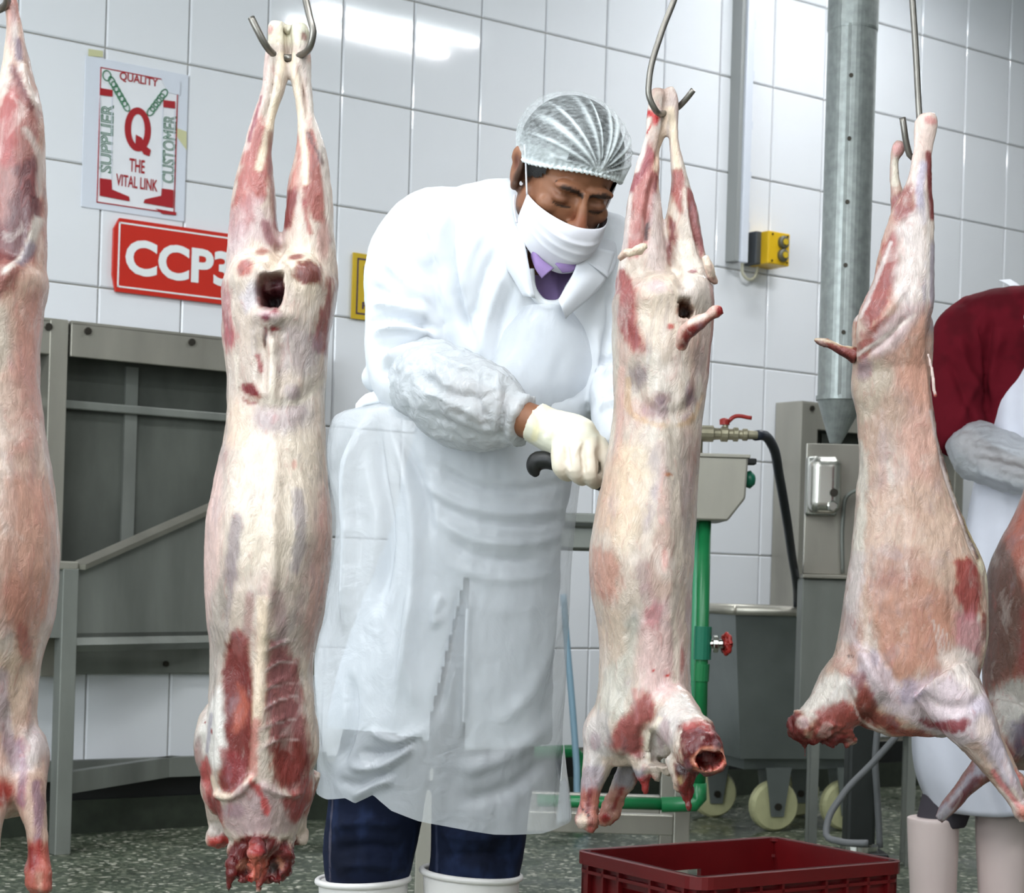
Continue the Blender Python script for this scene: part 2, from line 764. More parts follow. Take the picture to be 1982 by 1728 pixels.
    def done(s, name, mat, parent=None, loc=None):
        me = s.me
        me.name = name
        me.materials.clear()
        me.materials.append(mat)
        me.polygons.foreach_set('use_smooth', [True] * len(me.polygons))
        if s.col is not None and mat.name.startswith('flesh'):
            s.col = 1.02 * np.clip(s.col, 0, 1) ** 1.2
            lum = s.col @ np.array((0.3, 0.59, 0.11))
            wl_ = (0.42 * sstep(0.16, 0.5, lum))[:, None]
            s.col = s.col * (1 - wl_) + wl_ * lum[:, None] * np.array((1.04, 0.99, 0.97))
        if s.col is not None:
            ca = me.color_attributes.new('Col', 'FLOAT_COLOR', 'POINT')
            ca.data.foreach_set('color', np.column_stack([np.clip(s.col, 0, 1), np.ones(len(s.col))]).ravel())
        o = bpy.data.objects.new(name, me)
        COL.objects.link(o)
        if parent:
            o.parent = parent
        if loc is not None:
            o.location = loc
        return o

# ================================================================== THE ROOM
M = {}
# glazed tile: slightly uneven off-white
M['tile'] = plain('glazed_tile', (236, 237, 241), rough=0.07, noise=0.02, nscale=3, bump=0.015, bscale=9, spec=0.5)
M['grout'] = plain('grout', (176, 172, 160), rough=0.9, noise=0.15, nscale=14)
M['plaster'] = plain('plaster', (186, 188, 186), rough=0.8, noise=0.05, nscale=4)
M['black'] = plain('black_base', (16, 17, 18), rough=0.5, noise=0.2)
M['steel'] = plain('brushed_steel', (178, 174, 163), rough=0.36, metal=0.65, noise=0.22, nscale=6, stretch=(1, 1, 0.25), bump=0.05, bscale=40)
M['steel_dull'] = plain('dull_steel', (142, 145, 139), rough=0.5, metal=0.5, noise=0.35, nscale=5, stretch=(1, 1, 0.3), bump=0.04, bscale=30)
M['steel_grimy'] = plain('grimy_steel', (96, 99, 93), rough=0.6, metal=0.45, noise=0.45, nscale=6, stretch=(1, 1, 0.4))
M['screw'] = plain('screw_head', (70, 66, 60), rough=0.4, metal=0.8)
M['chrome'] = plain('chrome', (200, 200, 194), rough=0.16, metal=1.0)
M['paint_white'] = plain('white_paint', (228, 228, 228), rough=0.4)

# terrazzo floor: dark green-grey cement with pale chips, wet
m, N, L, P = new_mat('terrazzo')
tc = N.new('ShaderNodeTexCoord')
vo = N.new('ShaderNodeTexVoronoi')
vo.inputs['Scale'].default_value = 85
vo.inputs['Randomness'].default_value = 1.0
L.new(tc.outputs['Object'], vo.inputs['Vector'])
rp = N.new('ShaderNodeValToRGB')
rp.color_ramp.interpolation = 'CONSTANT'
els = [(0.0, (70, 80, 64)), (0.34, (92, 100, 84)), (0.52, (62, 70, 56)), (0.68, (132, 136, 118)), (0.80, (104, 110, 92)), (0.93, (196, 194, 178))]
rp.color_ramp.elements[0].position, rp.color_ramp.elements[0].color = els[0][0], rgba(els[0][1])
rp.color_ramp.elements[1].position, rp.color_ramp.elements[1].color = els[1][0], rgba(els[1][1])
for pos, c in els[2:]:
    e = rp.color_ramp.elements.new(pos)
    e.color = rgba(c)
sx = N.new('ShaderNodeSeparateColor')
L.new(vo.outputs['Color'], sx.inputs[0])
L.new(sx.outputs[0], rp.inputs[0])
nz = N.new('ShaderNodeTexNoise')
nz.inputs['Scale'].default_value = 2.2
nz.inputs['Detail'].default_value = 6
L.new(tc.outputs['Object'], nz.inputs['Vector'])
mr = N.new('ShaderNodeMapRange')
mr.inputs[1].default_value, mr.inputs[2].default_value, mr.inputs[3].default_value, mr.inputs[4].default_value = 0.35, 0.65, 0.7, 1.1
L.new(nz.outputs[0], mr.inputs[0])
mx = N.new('ShaderNodeVectorMath')
mx.operation = 'SCALE'
L.new(rp.outputs[0], mx.inputs[0])
L.new(mr.outputs[0], mx.inputs['Scale'])
L.new(mx.outputs[0], P.inputs['Base Color'])
mr2 = N.new('ShaderNodeMapRange')
mr2.inputs[1].default_value, mr2.inputs[2].default_value, mr2.inputs[3].default_value, mr2.inputs[4].default_value = 0.4, 0.6, 0.22, 0.55
L.new(nz.outputs[0], mr2.inputs[0])
L.new(mr2.outputs[0], P.inputs['Roughness'])
M['terrazzo'] = m


def struct(name, s0, s1, n0, n1, z0, z1, mat):
    o = MB().box(s0, s1, -n1, -n0, z0, z1).build(name, mat, loc=room(0, 0, 0), rotz=AL)
    o['kind'] = 'structure'
    return o


struct('floor', S0, S1, 0, N1, -0.1, 0, M['terrazzo'])
struct('ceiling', S0, S1, 0, N1, CEIL, CEIL + 0.1, M['plaster'])
wall_back = struct('wall_back', S0, S1, -0.15, -0.004, 0, CEIL, M['grout'])
struct('wall_right', S1, S1 + 0.12, 0, N1, 0, CEIL, M['plaster'])
struct('wall_front', S0, S1, N1, N1 + 0.12, 0, CEIL, M['plaster'])
# side wall with the added, out-of-view window for the cool light: one frame of wall around the opening
wb = MB()
for a in ((0, WIN_N0, 0, CEIL), (WIN_N1, N1, 0, CEIL), (WIN_N0, WIN_N1, 0, WIN_Z0), (WIN_N0, WIN_N1, WIN_Z1, CEIL)):
    wb.box(S0 - 0.12, S0, -a[1], -a[0], a[2], a[3])
wo = wb.build('wall_left', M['plaster'], loc=room(0, 0, 0), rotz=AL)
wo['kind'] = 'structure'
wf_o = empty('added_window_1', room(S0, 0, 0), AL)
wf_o['kind'] = 'structure'
fr = MB()
for n in np.linspace(WIN_N0, WIN_N1, 5):
    fr.box(-0.08, -0.03, -n - 0.03, -n + 0.03, WIN_Z0, WIN_Z1)
for z in (WIN_Z0 + 0.03, WIN_Z1 - 0.03):
    fr.box(-0.08, -0.03, -WIN_N1, -WIN_N0, z - 0.03, z + 0.03)
fr.build('added_window_frame', M['paint_white'], wf_o)

# wall tiles: one object each, sharing one mesh
tb = MB()
g = 0.0022
e = 0.004
w0, w1, h0, h1 = g, TW - g, g, TH - g
v = [(w0, 0.012, h0), (w1, 0.012, h0), (w1, 0.012, h1), (w0, 0.012, h1),
     (w0, -0.002, h0), (w1, -0.002, h0), (w1, -0.002, h1), (w0, -0.002, h1),
     (w0 + e, -0.006, h0 + e), (w1 - e, -0.006, h0 + e), (w1 - e, -0.006, h1 - e), (w0 + e, -0.006, h1 - e)]
f = [(8, 9, 10, 11)] + [(a, (a + 1) % 4, (a + 1) % 4 + 4, a + 4) for a in range(4)] + [(a + 4, (a + 1) % 4 + 4, (a + 1) % 4 + 8, a + 8) for a in range(4)]
tb.add(v, f)
tile0 = tb.build('tile', M['tile'], wall_back)
k = 0
for i in range(-9, 18):
    for j in range(0, 9):
        t = tile0 if k == 0 else tile0.copy()
        if k:
            COL.objects.link(t)
            t.parent = wall_back
        k += 1
        t.location = (TS0 + i * TW, random.uniform(-0.0006, 0.0006), TZ0 + j * TH)
        t.rotation_euler = (random.uniform(-0.0012, 0.0012), 0, random.uniform(-0.0016, 0.0016))
# tiled field beyond the counted tiles
far = MB()
for i in list(range(-22, -9)) + list(range(18, 22)):
    for j in range(0, 9):
        far.add([(a + TS0 + i * TW, b, c + TZ0 + j * TH) for a, b, c in v], f)
fo = far.build('distant_tiles', M['tile'], wall_back)
fo['kind'] = 'stuff'
bb = struct('baseboard_back', S0, S1, -0.004, 0.02, 0, 0.10, plain('dark_skirting', (44, 50, 40), rough=0.5, noise=0.35, nscale=25))
struct('trim_1', S0, S1, -0.004, 0.012, 0.10, 0.185, M['black'])


# ------------------------------------------------------------------ twin-tube ceiling lamps
M['lamp_white'] = plain('lamp_housing', (230, 230, 228), rough=0.4)
M['tube'] = emit('lit_tube', (235, 248, 255), 9.0)


def lamp(s, n, z, power, label, hl=0.6):
    r = empty('ceiling_lamp', room(s, n, z), AL)
    tag(r, label, 'lamp', 'twin tube ceiling lamps')
    MB().box(-hl - 0.04, hl + 0.04, -0.17, 0.17, 0.05, 0.10).build('housing', M['lamp_white'], r, bevel=0.01)
    for y in (-0.125, 0.125):
        MB().tube([(-hl, y, 0.03), (hl, y, 0.03)], 0.014, 10).build('tube', M['tube'], r)
        a = area_light('lamp_light', room(s, n, z) + Vector((-y * SA, y * CA, 0.01)), (0, 0, AL), 2 * hl, 0.06, power, (0.96, 0.98, 1.0))
    for x in (-hl + 0.1, hl - 0.1):
        MB().tube([(x, 0, 0.10), (x, 0, CEIL - z)], 0.006, 8).build('hanger', M['lamp_white'], r)


LP = 14.5
LNO = ['first', 'second', 'third', 'fourth']
for rown, zl_, ss, w in ((1.87, 3.2, (-5.2, -3.4, 0.56), 'beside the tiled wall'), (4.2, 3.2, (-5.4, -4.0, -2.6), 'over the carcass line'),
                         (6.4, 3.2, (-5.2, -3.4, -1.6), 'over the room front'), (0.75, 3.36, (1.3, 4.4), 'close above the tiles')):
    for q, s_ in enumerate(ss):
        lamp(s_, rown, zl_, LP * (0.5 if rown < 1 else 1.0), 'twin tube ceiling lamp %s, %s from the window' % (w, LNO[q]), 0.42 if (rown == 1.87 and q == 2) else 0.6)


# ------------------------------------------------------------------ wall panels and trough (stainless)
def wall_root(name, s, label, cat, n=0.0, group=None):
    r = empty(name, room(s, n, 0), AL)
    return tag(r, label, cat, group)


def steel_niche(s0, s1, label, left_strip, right_strip, div):
    r = wall_root('steel_wall_panel', s0, label, 'wall panel', group='steel wall panels')
    w = s1 - s0
    z0, z1 = 0.478, 1.505
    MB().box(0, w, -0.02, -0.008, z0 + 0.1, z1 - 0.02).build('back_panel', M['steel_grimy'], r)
    MB().prism([(0, z1 - 0.1), (w, z1 - 0.1), (w, z1), (0, z1)], -0.15, -0.135).build('top_fascia', M['steel'], r, bevel=0.003)
    MB().box(0, w, -0.15, -0.008, z1 - 0.006, z1 + 0.004).build('top_ledge', M['steel'], r)
    MB().box(0, w, -0.04, -0.008, z0, z0 + 0.105).build('bottom_beam', M['steel_dull'], r, bevel=0.004)
    MB().box(0, w, -0.05, -0.02, 1.262, 1.288).build('rail', M['steel_dull'], r, bevel=0.004)
    for d in div:
        MB().box(d - 0.02, d + 0.02, -0.030, -0.02, z0 + 0.1, z1 - 0.1).build('seam_strip', M['steel_dull'], r)
    if left_strip:
        MB().box(-0.002, left_strip, -0.152, -0.008, z0, z1).build('side_strip', M['steel'], r, bevel=0.003)
    if right_strip:
        MB().box(w - right_strip, w + 0.002, -0.152, -0.008, z0, z1).build('side_strip', M['steel'], r, bevel=0.003)
    for x in (0.05, w * 0.45, w - 0.06):
        MB().lathe([(0.011, -0.158), (0.011, -0.149)], 10, 'y', (x, 0, z1 - 0.022)).build('screw', M['screw'], r)
        MB().lathe([(0.009, -0.047), (0.009, -0.038)], 10, 'y', (x, 0, z0 + 0.03)).build('screw', M['screw'], r)
    return r


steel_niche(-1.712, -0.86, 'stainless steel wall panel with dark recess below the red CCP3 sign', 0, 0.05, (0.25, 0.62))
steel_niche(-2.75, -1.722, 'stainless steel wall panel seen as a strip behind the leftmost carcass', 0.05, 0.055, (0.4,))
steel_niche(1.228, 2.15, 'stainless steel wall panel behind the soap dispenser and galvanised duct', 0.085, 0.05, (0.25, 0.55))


def wf(px, py, Y):
    p = at(px, py, Y)
    x, y = p.x, p.y - ZW
    return Vector((x * CA + y * SA, -(x * SA - y * CA), p.z))


def slab(mb, pts, th):
    """a quad/polygon of points given a thickness along its normal"""
    P = [Vector(p) for p in pts]
    nrm = (P[1] - P[0]).cross(P[2] - P[0]).normalized() * th
    n = len(P)
    mb.add(P + [p + nrm for p in P], [tuple(range(n)), tuple(range(2 * n - 1, n - 1, -1))] + [(i, (i + 1) % n, (i + 1) % n + n, i + n) for i in range(n)])
    return mb


# trough standing in front of the left panel: sloping end panel, front, legs, braces
tr = wall_root('wash_trough', 0.0, 'stainless steel trough with sloping end panel standing under the CCP3 sign', 'trough')
tr.location = room(0, 0, 0)
A = wf(140, 1100, 5.3)
sB, zB = wl(440, 968, 0.1)
B = Vector((sB, -0.1, zB))
Bb = Vector((B.x, B.y, 0.60))
Ab = Vector((A.x, A.y, 0.60))
slab(MB(), [A, B, Bb, Ab], 0.012).build('end_panel', M['steel_dull'], tr)
slab(MB(), [A + Vector((-0.012, 0, 0.012)), B + Vector((-0.012, 0, 0.012)), B + Vector((0.03, -0.02, 0.012)), A + Vector((0.03, -0.02, 0.012))], 0.016).build('end_rim', M['steel'], tr)
left = Vector((-1.1, 0, 0))
slab(MB(), [A, A + left, Ab + left, Ab], 0.012).build('front_panel', M['steel_dull'], tr)
slab(MB(), [Ab + left, Ab, Bb, Bb + left], 0.012).build('basin_floor', M['steel_dull'], tr)
MB().box(A.x - 1.1, A.x + 0.01, A.y - 0.02, A.y + 0.03, A.z - 0.004, A.z + 0.02).build('front_rim', M['steel'], tr, bevel=0.004)
MB().tube([Ab + Vector((0, 0, -0.02)), Bb + Vector((0, 0, -0.02))], 0.02, 4).build('under_rail', M['steel_dull'], tr)
for q in (0, -0.95):
    MB().box(A.x - 0.035 + q, A.x + 0.012 + q, A.y - 0.02, A.y + 0.027, 0.0, A.z).build('leg', M['steel_dull'], tr, bevel=0.003)
zb = 0.195
s2, z2 = wl(345, 1487, 0.03)
slab(MB(), [(A.x, A.y, zb + 0.03), (s2, -0.04, zb + 0.03), (s2, -0.04, zb - 0.03), (A.x, A.y, zb - 0.03)], 0.03).build('brace', M['steel_dull'], tr)
MB().box(A.x - 0.95, s2 + 0.5, -0.075, -0.045, zb - 0.03, zb + 0.03).build('brace', M['steel_dull'], tr)


# ------------------------------------------------------------------ signs on the tiles
M['paper'] = plain('poster_paper', (238, 238, 242), rough=0.25, noise=0.02)
M['lam'] = plain('laminate', (222, 226, 236), rough=0.12)
M['s_red'] = plain('print_red', (168, 30, 38), rough=0.35)
M['s_green'] = plain('print_green', (40, 120, 78), rough=0.35)
M['tape'] = plain('yellowed_tape', (206, 204, 160), rough=0.35)
sa, zt = wl(163, 108)
sb_, _ = wl(362, 150)
_, zbt = wl(163, 402)
PO = (sa + sb_) / 2
po = empty('safety_poster', room(PO, 0.004, 0), AL)
tag(po, 'white laminated quality poster with red Q and green chain above the red sign', 'poster')


def pz(px, py):
    s_, z_ = wl(px, py)
    return s_ - PO, z_


def flat(name, pts, mat, par, y=-0.0105, th=0.0006, org=None):
    f_ = org or pz
    return MB().prism([f_(*p) for p in pts], y - th, y).build(name, mat, par)


MB().box(sa - PO, sb_ - PO, -0.0070, -0.004, zbt, zt).build('laminate_sheet', M['lam'], po, bevel=0.001)
b0, b1 = pz(183, 393)[0], pz(342, 150)[0]
t0, t1 = pz(183, 393)[1], pz(186, 130)[1]
MB().box(b0, b1, -0.0085, -0.0070, t0, t1).build('paper', M['paper'], po)
th = 0.0035
for a in ((b0, b1, t0, t0 + th), (b0, b1, t1 - th, t1), (b0, b0 + th, t0, t1), (b1 - th, b1, t0, t1)):
    MB().box(a[0], a[1], -0.0095, -0.0085, a[2], a[3]).build('border_line', M['s_red'], po)


def rect_text(body, xa, ya, xb, yb, par, mat, org=pz, y=-0.0105, **kw):
    """lettering filling the upright rectangle between two photo points"""
    s1_, z1_ = org(xa, ya)
    s2_, _ = org(xb, yb)
    _, z2_ = org(xa, yb)
    return text_fit(body, s1_, s2_, z2_, z1_, y, 'lettering', mat, par, **kw)


rect_text('QUALITY', 228, 140, 302, 159, po, M['s_red'], bold=0.018)
rect_text('THE', 247, 307, 276, 333, po, M['s_red'], bold=0.018)
rect_text('VITAL LINK', 221, 337, 301, 360, po, M['s_red'], bold=0.018)
rect_text('SUPPLIER', 192, 201, 213, 334, po, M['s_green'], vertical=True, outline=0.022)
rect_text('CUSTOMER', 313, 222, 334, 354, po, M['s_green'], vertical=True, outline=0.022)
# big Q: ring and tail
qa, qz = pz(263, 252)
ring = MB()
n = 36
vq = []
for r_, y_ in ((1.0, -0.0105), (1.0, -0.0095), (0.56, -0.0105), (0.56, -0.0095)):
    for k in range(n):
        a_ = 2 * math.pi * k / n
        vq.append((qa + (0.043 if r_ == 1 else 0.0225) * math.cos(a_), y_, qz + (0.0665 if r_ == 1 else 0.046) * math.sin(a_)))
ring.add(vq, [(k, (k + 1) % n, (k + 1) % n + 2 * n, k + 2 * n) for k in range(n)] + [(k, (k + 1) % n, (k + 1) % n + n, k + n) for k in range(n)])
ring.build('letter_q_ring', M['s_red'], po)
flat('letter_q_tail', [(259, 262), (270, 268), (278, 284), (288, 292), (285, 304), (274, 300), (266, 286), (258, 280)], M['s_red'], po)
# the two figures' hats and boots
flat('red_cap', [(191, 172), (214, 176), (214, 189), (191, 186)], M['s_red'], po)
flat('red_cap', [(312, 195), (335, 198), (335, 212), (312, 209)], M['s_red'], po)
flat('red_boot', [(189, 346), (212, 349), (213, 368), (246, 382), (247, 391), (189, 380)], M['s_red'], po)
flat('red_boot', [(309, 366), (332, 369), (331, 404), (274, 394), (276, 387), (308, 380)], M['s_red'], po)
for xa in (200, 212):
    pass
for ln in (((190, 186), (190, 346)), ((213, 190), (212, 350)), ((311, 209), (309, 366)), ((334, 212), (332, 369))):
    (x1_, y1_), (x2_, y2_) = ln
    flat('figure_outline', [(x1_ - 0.7, y1_), (x1_ + 0.7, y1_), (x2_ + 0.7, y2_), (x2_ - 0.7, y2_)], M['lam'], po)


def link(cx_, cy_, ang, L_=0.016, W_=0.0095):
    c_ = pz(cx_, cy_)
    k_ = MB()
    pts = []
    for i_ in range(16):
        a_ = 2 * math.pi * i_ / 16
        x_, z_ = L_ * math.cos(a_), W_ * math.sin(a_)
        pts.append((c_[0] + x_ * math.cos(ang) - z_ * math.sin(ang), -0.0105, c_[1] + x_ * math.sin(ang) + z_ * math.cos(ang)))
    k_.tube(pts + pts[:1], 0.0017, 6, caps=False)
    k_.build('chain_link', M['s_green'], po)


for i in range(6):
    t = i / 5.0
    link(213 + 27 * t, 160 + 47 * t, -1.05)
for i in range(5):
    t = i / 4.0
    link(288 + 25 * t, 217 - 34 * t, 0.95)
link(203, 148, 0.0, 0.013, 0.015)
flat('tape_strip', [(168, 96), (196, 100), (196, 112), (168, 110)], M['tape'], po, y=-0.0072)
flat('tape_strip', [(336, 248), (358, 256), (358, 292), (338, 264)], M['tape'], po, y=-0.0072)
flat('tape_strip', [(306, 150), (345, 158), (344, 186), (322, 180)], M['lam'], po, y=-0.0108)
flat('red_mark', [(297, 405), (337, 412), (337, 418), (310, 415)], M['s_red'], po)

# CCP3 sign
M['ccp_red'] = plain('sign_red', (202, 46, 32), rough=0.3)
M['ccp_white'] = plain('sign_white', (240, 242, 242), rough=0.3)
CO = wl(213, 500)[0]
co_ = empty('control_point_sign', room(CO, 0.004, 0), AL)
tag(co_, 'red sign reading CCP3 in white letters above the steel panel', 'sign')


def cz_(px, py):
    s_, z_ = wl(px, py)
    return s_ - CO, z_


zt_, zb_ = cz_(226, 423)[1], cz_(222, 566)[1]
wS = 0.545
poly = [(0.012, zb_), (wS - 0.012, zb_), (wS, zb_ + 0.03), (wS, zt_ - 0.03), (wS - 0.012, zt_), (0.018, zt_), (0, zt_ - 0.035), (0, zb_ + 0.05)]
MB().prism(poly, -0.016, -0.006).build('sign_board', M['ccp_red'], co_, bevel=0.002)
i0, i1, j0, j1 = 0.016, wS - 0.016, zb_ + 0.014, zt_ - 0.012
for a in ((i0, i1, j0, j0 + 0.005), (i0, i1, j1 - 0.005, j1), (i0, i0 + 0.005, j0, j1), (i1 - 0.005, i1, j0, j1)):
    MB().box(a[0], a[1], -0.0172, -0.016, a[2], a[3]).build('border_line', M['ccp_white'], co_)
x0_, zz1 = cz_(238, 462)
zz0 = cz_(238, 532)[1]
xe = cz_(438, 500)[0]
text_fit('CCP3', x0_, x0_ + (xe - x0_) * 1.035, zz0, zz1, -0.0176, 'lettering', M['ccp_white'], co_, bold=0.035)

# yellow notice half hidden by the butcher's sleeve
M['yellow'] = plain('sign_yellow', (206, 172, 38), rough=0.4, noise=0.05)
M['violet'] = plain('sign_ink', (66, 44, 74), rough=0.5)
YO = wl(677, 555)[0]
yo = empty('yellow_notice', room(YO, 0.004, 0), AL)
tag(yo, 'yellow wall notice with purple border beside the butcher\'s white sleeve', 'sign')


def yz(px, py):
    s_, z_ = wl(px, py)
    return s_ - YO, z_


za, zb2 = yz(678, 489)[1], yz(676, 617)[1]
wy = 0.24
MB().box(0, wy, -0.012, -0.006, zb2, za).build('notice_board', M['yellow'], yo, bevel=0.001)
bw = 0.0055
for a in ((0.016, wy - 0.016, zb2 + 0.016, zb2 + 0.016 + bw), (0.016, wy - 0.016, za - 0.016 - bw, za - 0.016), (0.016, 0.016 + bw, zb2 + 0.016, za - 0.016), (wy - 0.016 - bw, wy - 0.016, zb2 + 0.016, za - 0.016)):
    MB().box(a[0], a[1], -0.0128, -0.012, a[2], a[3]).build('border_line', M['violet'], yo)
ex, ez1 = yz(699, 516)
ez0 = yz(699, 534)[1]
text_fit('E', ex, ex + 0.026, ez0, ez1, -0.0130, 'lettering', M['violet'], yo, bold=0.03)
ex, ez1 = yz(696, 585)
ez0 = yz(696, 599)[1]
text_fit('F', ex, ex + 0.018, ez0, ez1, -0.0130, 'lettering', M['violet'], yo, bold=0.03)

# ------------------------------------------------------------------ cable trunking and control box
M['trunk'] = plain('trunking_white', (214, 218, 228), rough=0.35)
M['trunk_d'] = plain('trunking_grey', (150, 152, 150), rough=0.5)
sl, _ = wl(1410, 300)
su, _ = wl(1428, 300)
tk = wall_root('cable_trunking', (sl + su) / 2, 'white vertical cable trunking on the tiled wall above the yellow box', 'trunking')
zlo = wl(1428, 512)[1]
MB().box(-0.03, 0.012, -0.062, -0.006, zlo, CEIL).build('channel', M['trunk_d'], tk)
MB().box(-0.012, 0.024, -0.075, -0.058, zlo - 0.005, CEIL).build('cover', M['trunk'], tk, bevel=0.004)
for i in range(6):
    MB().box(0.022, 0.034, -0.068, -0.006, zlo + 0.12 + i * 0.19, zlo + 0.15 + i * 0.19).build('clip', M['trunk'], tk)
yb = wall_root('control_box', wl(1465, 488)[0], 'yellow push-button control box with two round buttons on the tiled wall', 'control box')
zc0, zc1 = wl(1465, 519)[1], wl(1465, 456)[1]
MB().box(-0.075, -0.045, -0.075, -0.006, zc0, zc1).build('back_half', plain('box_grey', (70, 74, 78), rough=0.5), yb, bevel=0.004)
MB().box(-0.05, 0.062, -0.115, -0.006, zc0, zc1).build('front_half', plain('box_yellow', (222, 178, 30), rough=0.35), yb, bevel=0.005)
for q in (0.30, 0.70):
    zc = zc0 + (zc1 - zc0) * q
    b_ = MB().lathe([(0.024, -0.115), (0.024, -0.128), (0.018, -0.132)], 18, 'y', (0.022, 0, zc)).build('push_button', plain('button_grey', (92, 90, 74), rough=0.4), yb, smooth=False)
    MB().lathe([(0.012, -0.132), (0.012, -0.137)], 14, 'y', (0.022, 0, zc)).build('button_cap', M['yellow'], b_)
for x_, z_ in ((-0.03, zc0 + 0.012), (0.048, zc0 + 0.012), (-0.03, zc1 - 0.012), (0.048, zc1 - 0.012)):
    MB().lathe([(0.004, -0.1145), (0.004, -0.118)], 8, 'y', (x_, 0, z_)).build('screw', M['screw'], yb)
MB().tube(curve3([(-0.10, -0.03, zc0 + 0.01), (-0.10, -0.03, zc0 - 0.03), (-0.065, -0.03, zc0 - 0.055), (-0.03, -0.03, zc0 - 0.035), (-0.02, -0.03, zc0 + 0.004)], 20), 0.006, 8).build('cable', plain('cable_cream', (196, 192, 170), rough=0.5), yb, smooth=True)

# ------------------------------------------------------------------ galvanised duct with pointed end
M['galv'] = plain('galvanised', (160, 166, 164), rough=0.42, metal=0.5, noise=0.22, nscale=45, bump=0.04, bscale=50)
Yd = 5.2
pd = at(1629, 770, Yd)
rd = 0.0675
du = empty('galvanised_duct', (pd.x, pd.y, pd.z))
tag(du, 'round galvanised steel duct with pointed lower end hanging before the tiled wall', 'duct')
zt2 = CEIL - pd.z
zj = at(1660, 58, Yd).z - pd.z
MB().lathe([(rd * 0.97, 0), (rd * 0.985, zj)], 40).build('lower_pipe', M['galv'], du, smooth=False)
MB().lathe([(rd * 1.0, zj - 0.006), (rd * 1.02, zj), (rd * 1.02, zt2)], 40).build('upper_pipe', M['galv'], du)
MB().lathe([(rd * 1.03, 0.004), (rd * 1.03, -0.008)], 40).build('lower_collar', M['galv'], du)
tip = at(1617, 858, Yd) - pd
cn = MB()
ns = 32
ringv = [(rd * 0.98 * math.cos(2 * math.pi * k / ns), rd * 0.98 * math.sin(2 * math.pi * k / ns), -0.004) for k in range(ns)]
tipv = [(tip.x + 0.010 * math.cos(2 * math.pi * k / ns) * 1.6, 0.006 * math.sin(2 * math.pi * k / ns), tip.z) for k in range(ns)]
cn.add(ringv + tipv, [(k, (k + 1) % ns, (k + 1) % ns + ns, k + ns) for k in range(ns)] + [tuple(range(ns, 2 * ns))])
cn.build('pointed_end', M['galv'], du)
for zz in (0.17, 0.35, 0.52, 0.69, 0.86):
    MB().lathe([(0.006, -rd - 0.001), (0.006, -rd - 0.004)], 8, 'y', (-0.012, 0.002, zz)).build('rivet', M['screw'], du)
MB().box(-0.022, -0.014, -rd * 0.99, -rd * 0.9, 0, zj).build('seam', M['galv'], du)

# ------------------------------------------------------------------ work table with sterilising basin behind the butcher
Yt = 4.7
t0_ = at(822, 1600, Yt)
t1_ = at(1318, 1600, Yt)
wt = empty('steel_work_table', (t0_.x, Yt, 0))
tag(wt, 'stainless steel table frame with low bars behind the butcher\'s legs', 'table')
Wt = t1_.x - t0_.x
for x_ in (0, Wt):
    for y_ in (0, 0.42):
        MB().box(x_ - 0.02, x_ + 0.02, y_ - 0.02, y_ + 0.02, 0, 0.94).build('leg', M['steel'], wt, bevel=0.003)
zb3 = at(1200, 1593, Yt).z
for y_ in (0, 0.42):
    MB().box(0.02, Wt - 0.02, y_ - 0.015, y_ + 0.015, zb3 - 0.025, zb3 + 0.025).build('low_bar', M['steel'], wt, bevel=0.003)
    MB().box(0.02, Wt - 0.02, y_ - 0.015, y_ + 0.015, 0.88, 0.93).build('high_bar', M['steel_dull'], wt, bevel=0.003)
MB().box(-0.05, Wt - 0.14, -0.05, 0.47, 0.94, 0.965).build('table_top', M['steel_dull'], wt, bevel=0.004)

Yb = 4.55
bl = at(1300, 880, Yb)
br = at(1449, 880, Yb)
bz0 = at(1400, 1008, Yb).z
kb = empty('sterilising_basin', ((bl.x + br.x) / 2, Yb, bz0))
tag(kb, 'stainless steel box basin on the green pipe beside the middle carcass', 'basin')
hw = (br.x - bl.x) / 2
hz = bl.z - bz0
MB().prism([(-hw, 0), (hw - 0.045, 0), (hw - 0.004, 0.055), (hw, hz), (-hw, hz)], 0, 0.22).build('box_body', M['steel'], kb, bevel=0.005)
MB().box(-hw - 0.004, hw + 0.004, -0.004, 0.224, hz - 0.003, hz + 0.006).build('rim', M['steel'], kb, bevel=0.002)
MB().box(hw - 0.004, hw + 0.026, 0.05, 0.09, hz - 0.014, hz + 0.001).build('overflow_spout', M['black'], kb, bevel=0.003)
M['green_p'] = plain('green_pipe', (24, 116, 66), rough=0.32, noise=0.1, nscale=12)
M['green_f'] = plain('green_fitting', (20, 108, 82), rough=0.35)
MB().lathe([(0.0, 0.0), (0.018, 0.002), (0.022, 0.015), (0.012, 0.026), (0.001, 0.028)], 16, 'x', (hw - 0.002, 0.06, hz - 0.05)).build('green_knob', M['green_f'], kb, smooth=True)

# tap on the basin: valve body, red lever, blue-black hose
tp = at(1400, 840, 4.62)
tv = empty('hose_valve', (tp.x, 4.62, tp.z))
tag(tv, 'brass hose valve with red lever above the steel basin', 'valve')
M['brass'] = plain('dull_brass', (150, 144, 122), rough=0.45, metal=0.6, noise=0.25, nscale=30)
M['red_h'] = plain('red_handle', (150, 34, 28), rough=0.4)
kx = 4.62 / F
prof = [(14, -62), (16, -44), (16, -20), (12, -18), (11, -6), (15, -4), (15, 8), (11, 10), (11, 18), (14, 20), (14, 28), (9, 30), (9, 36), (12, 38), (12, 46), (9, 48), (8, 66)]
MB().lathe([(a * kx, b * kx) for a, b in prof], 14, 'x').build('valve_body', M['brass'], tv, smooth=False)
MB().tube([(-52 * kx, 0, 0), (-52 * kx, 0, -0.05)], 0.016, 12).build('inlet_elbow', M['brass'], tv)
MB().tube([(4 * kx, 0, 0), (4 * kx, 0, 26 * kx)], 0.007, 8).build('lever_stem', M['brass'], tv)
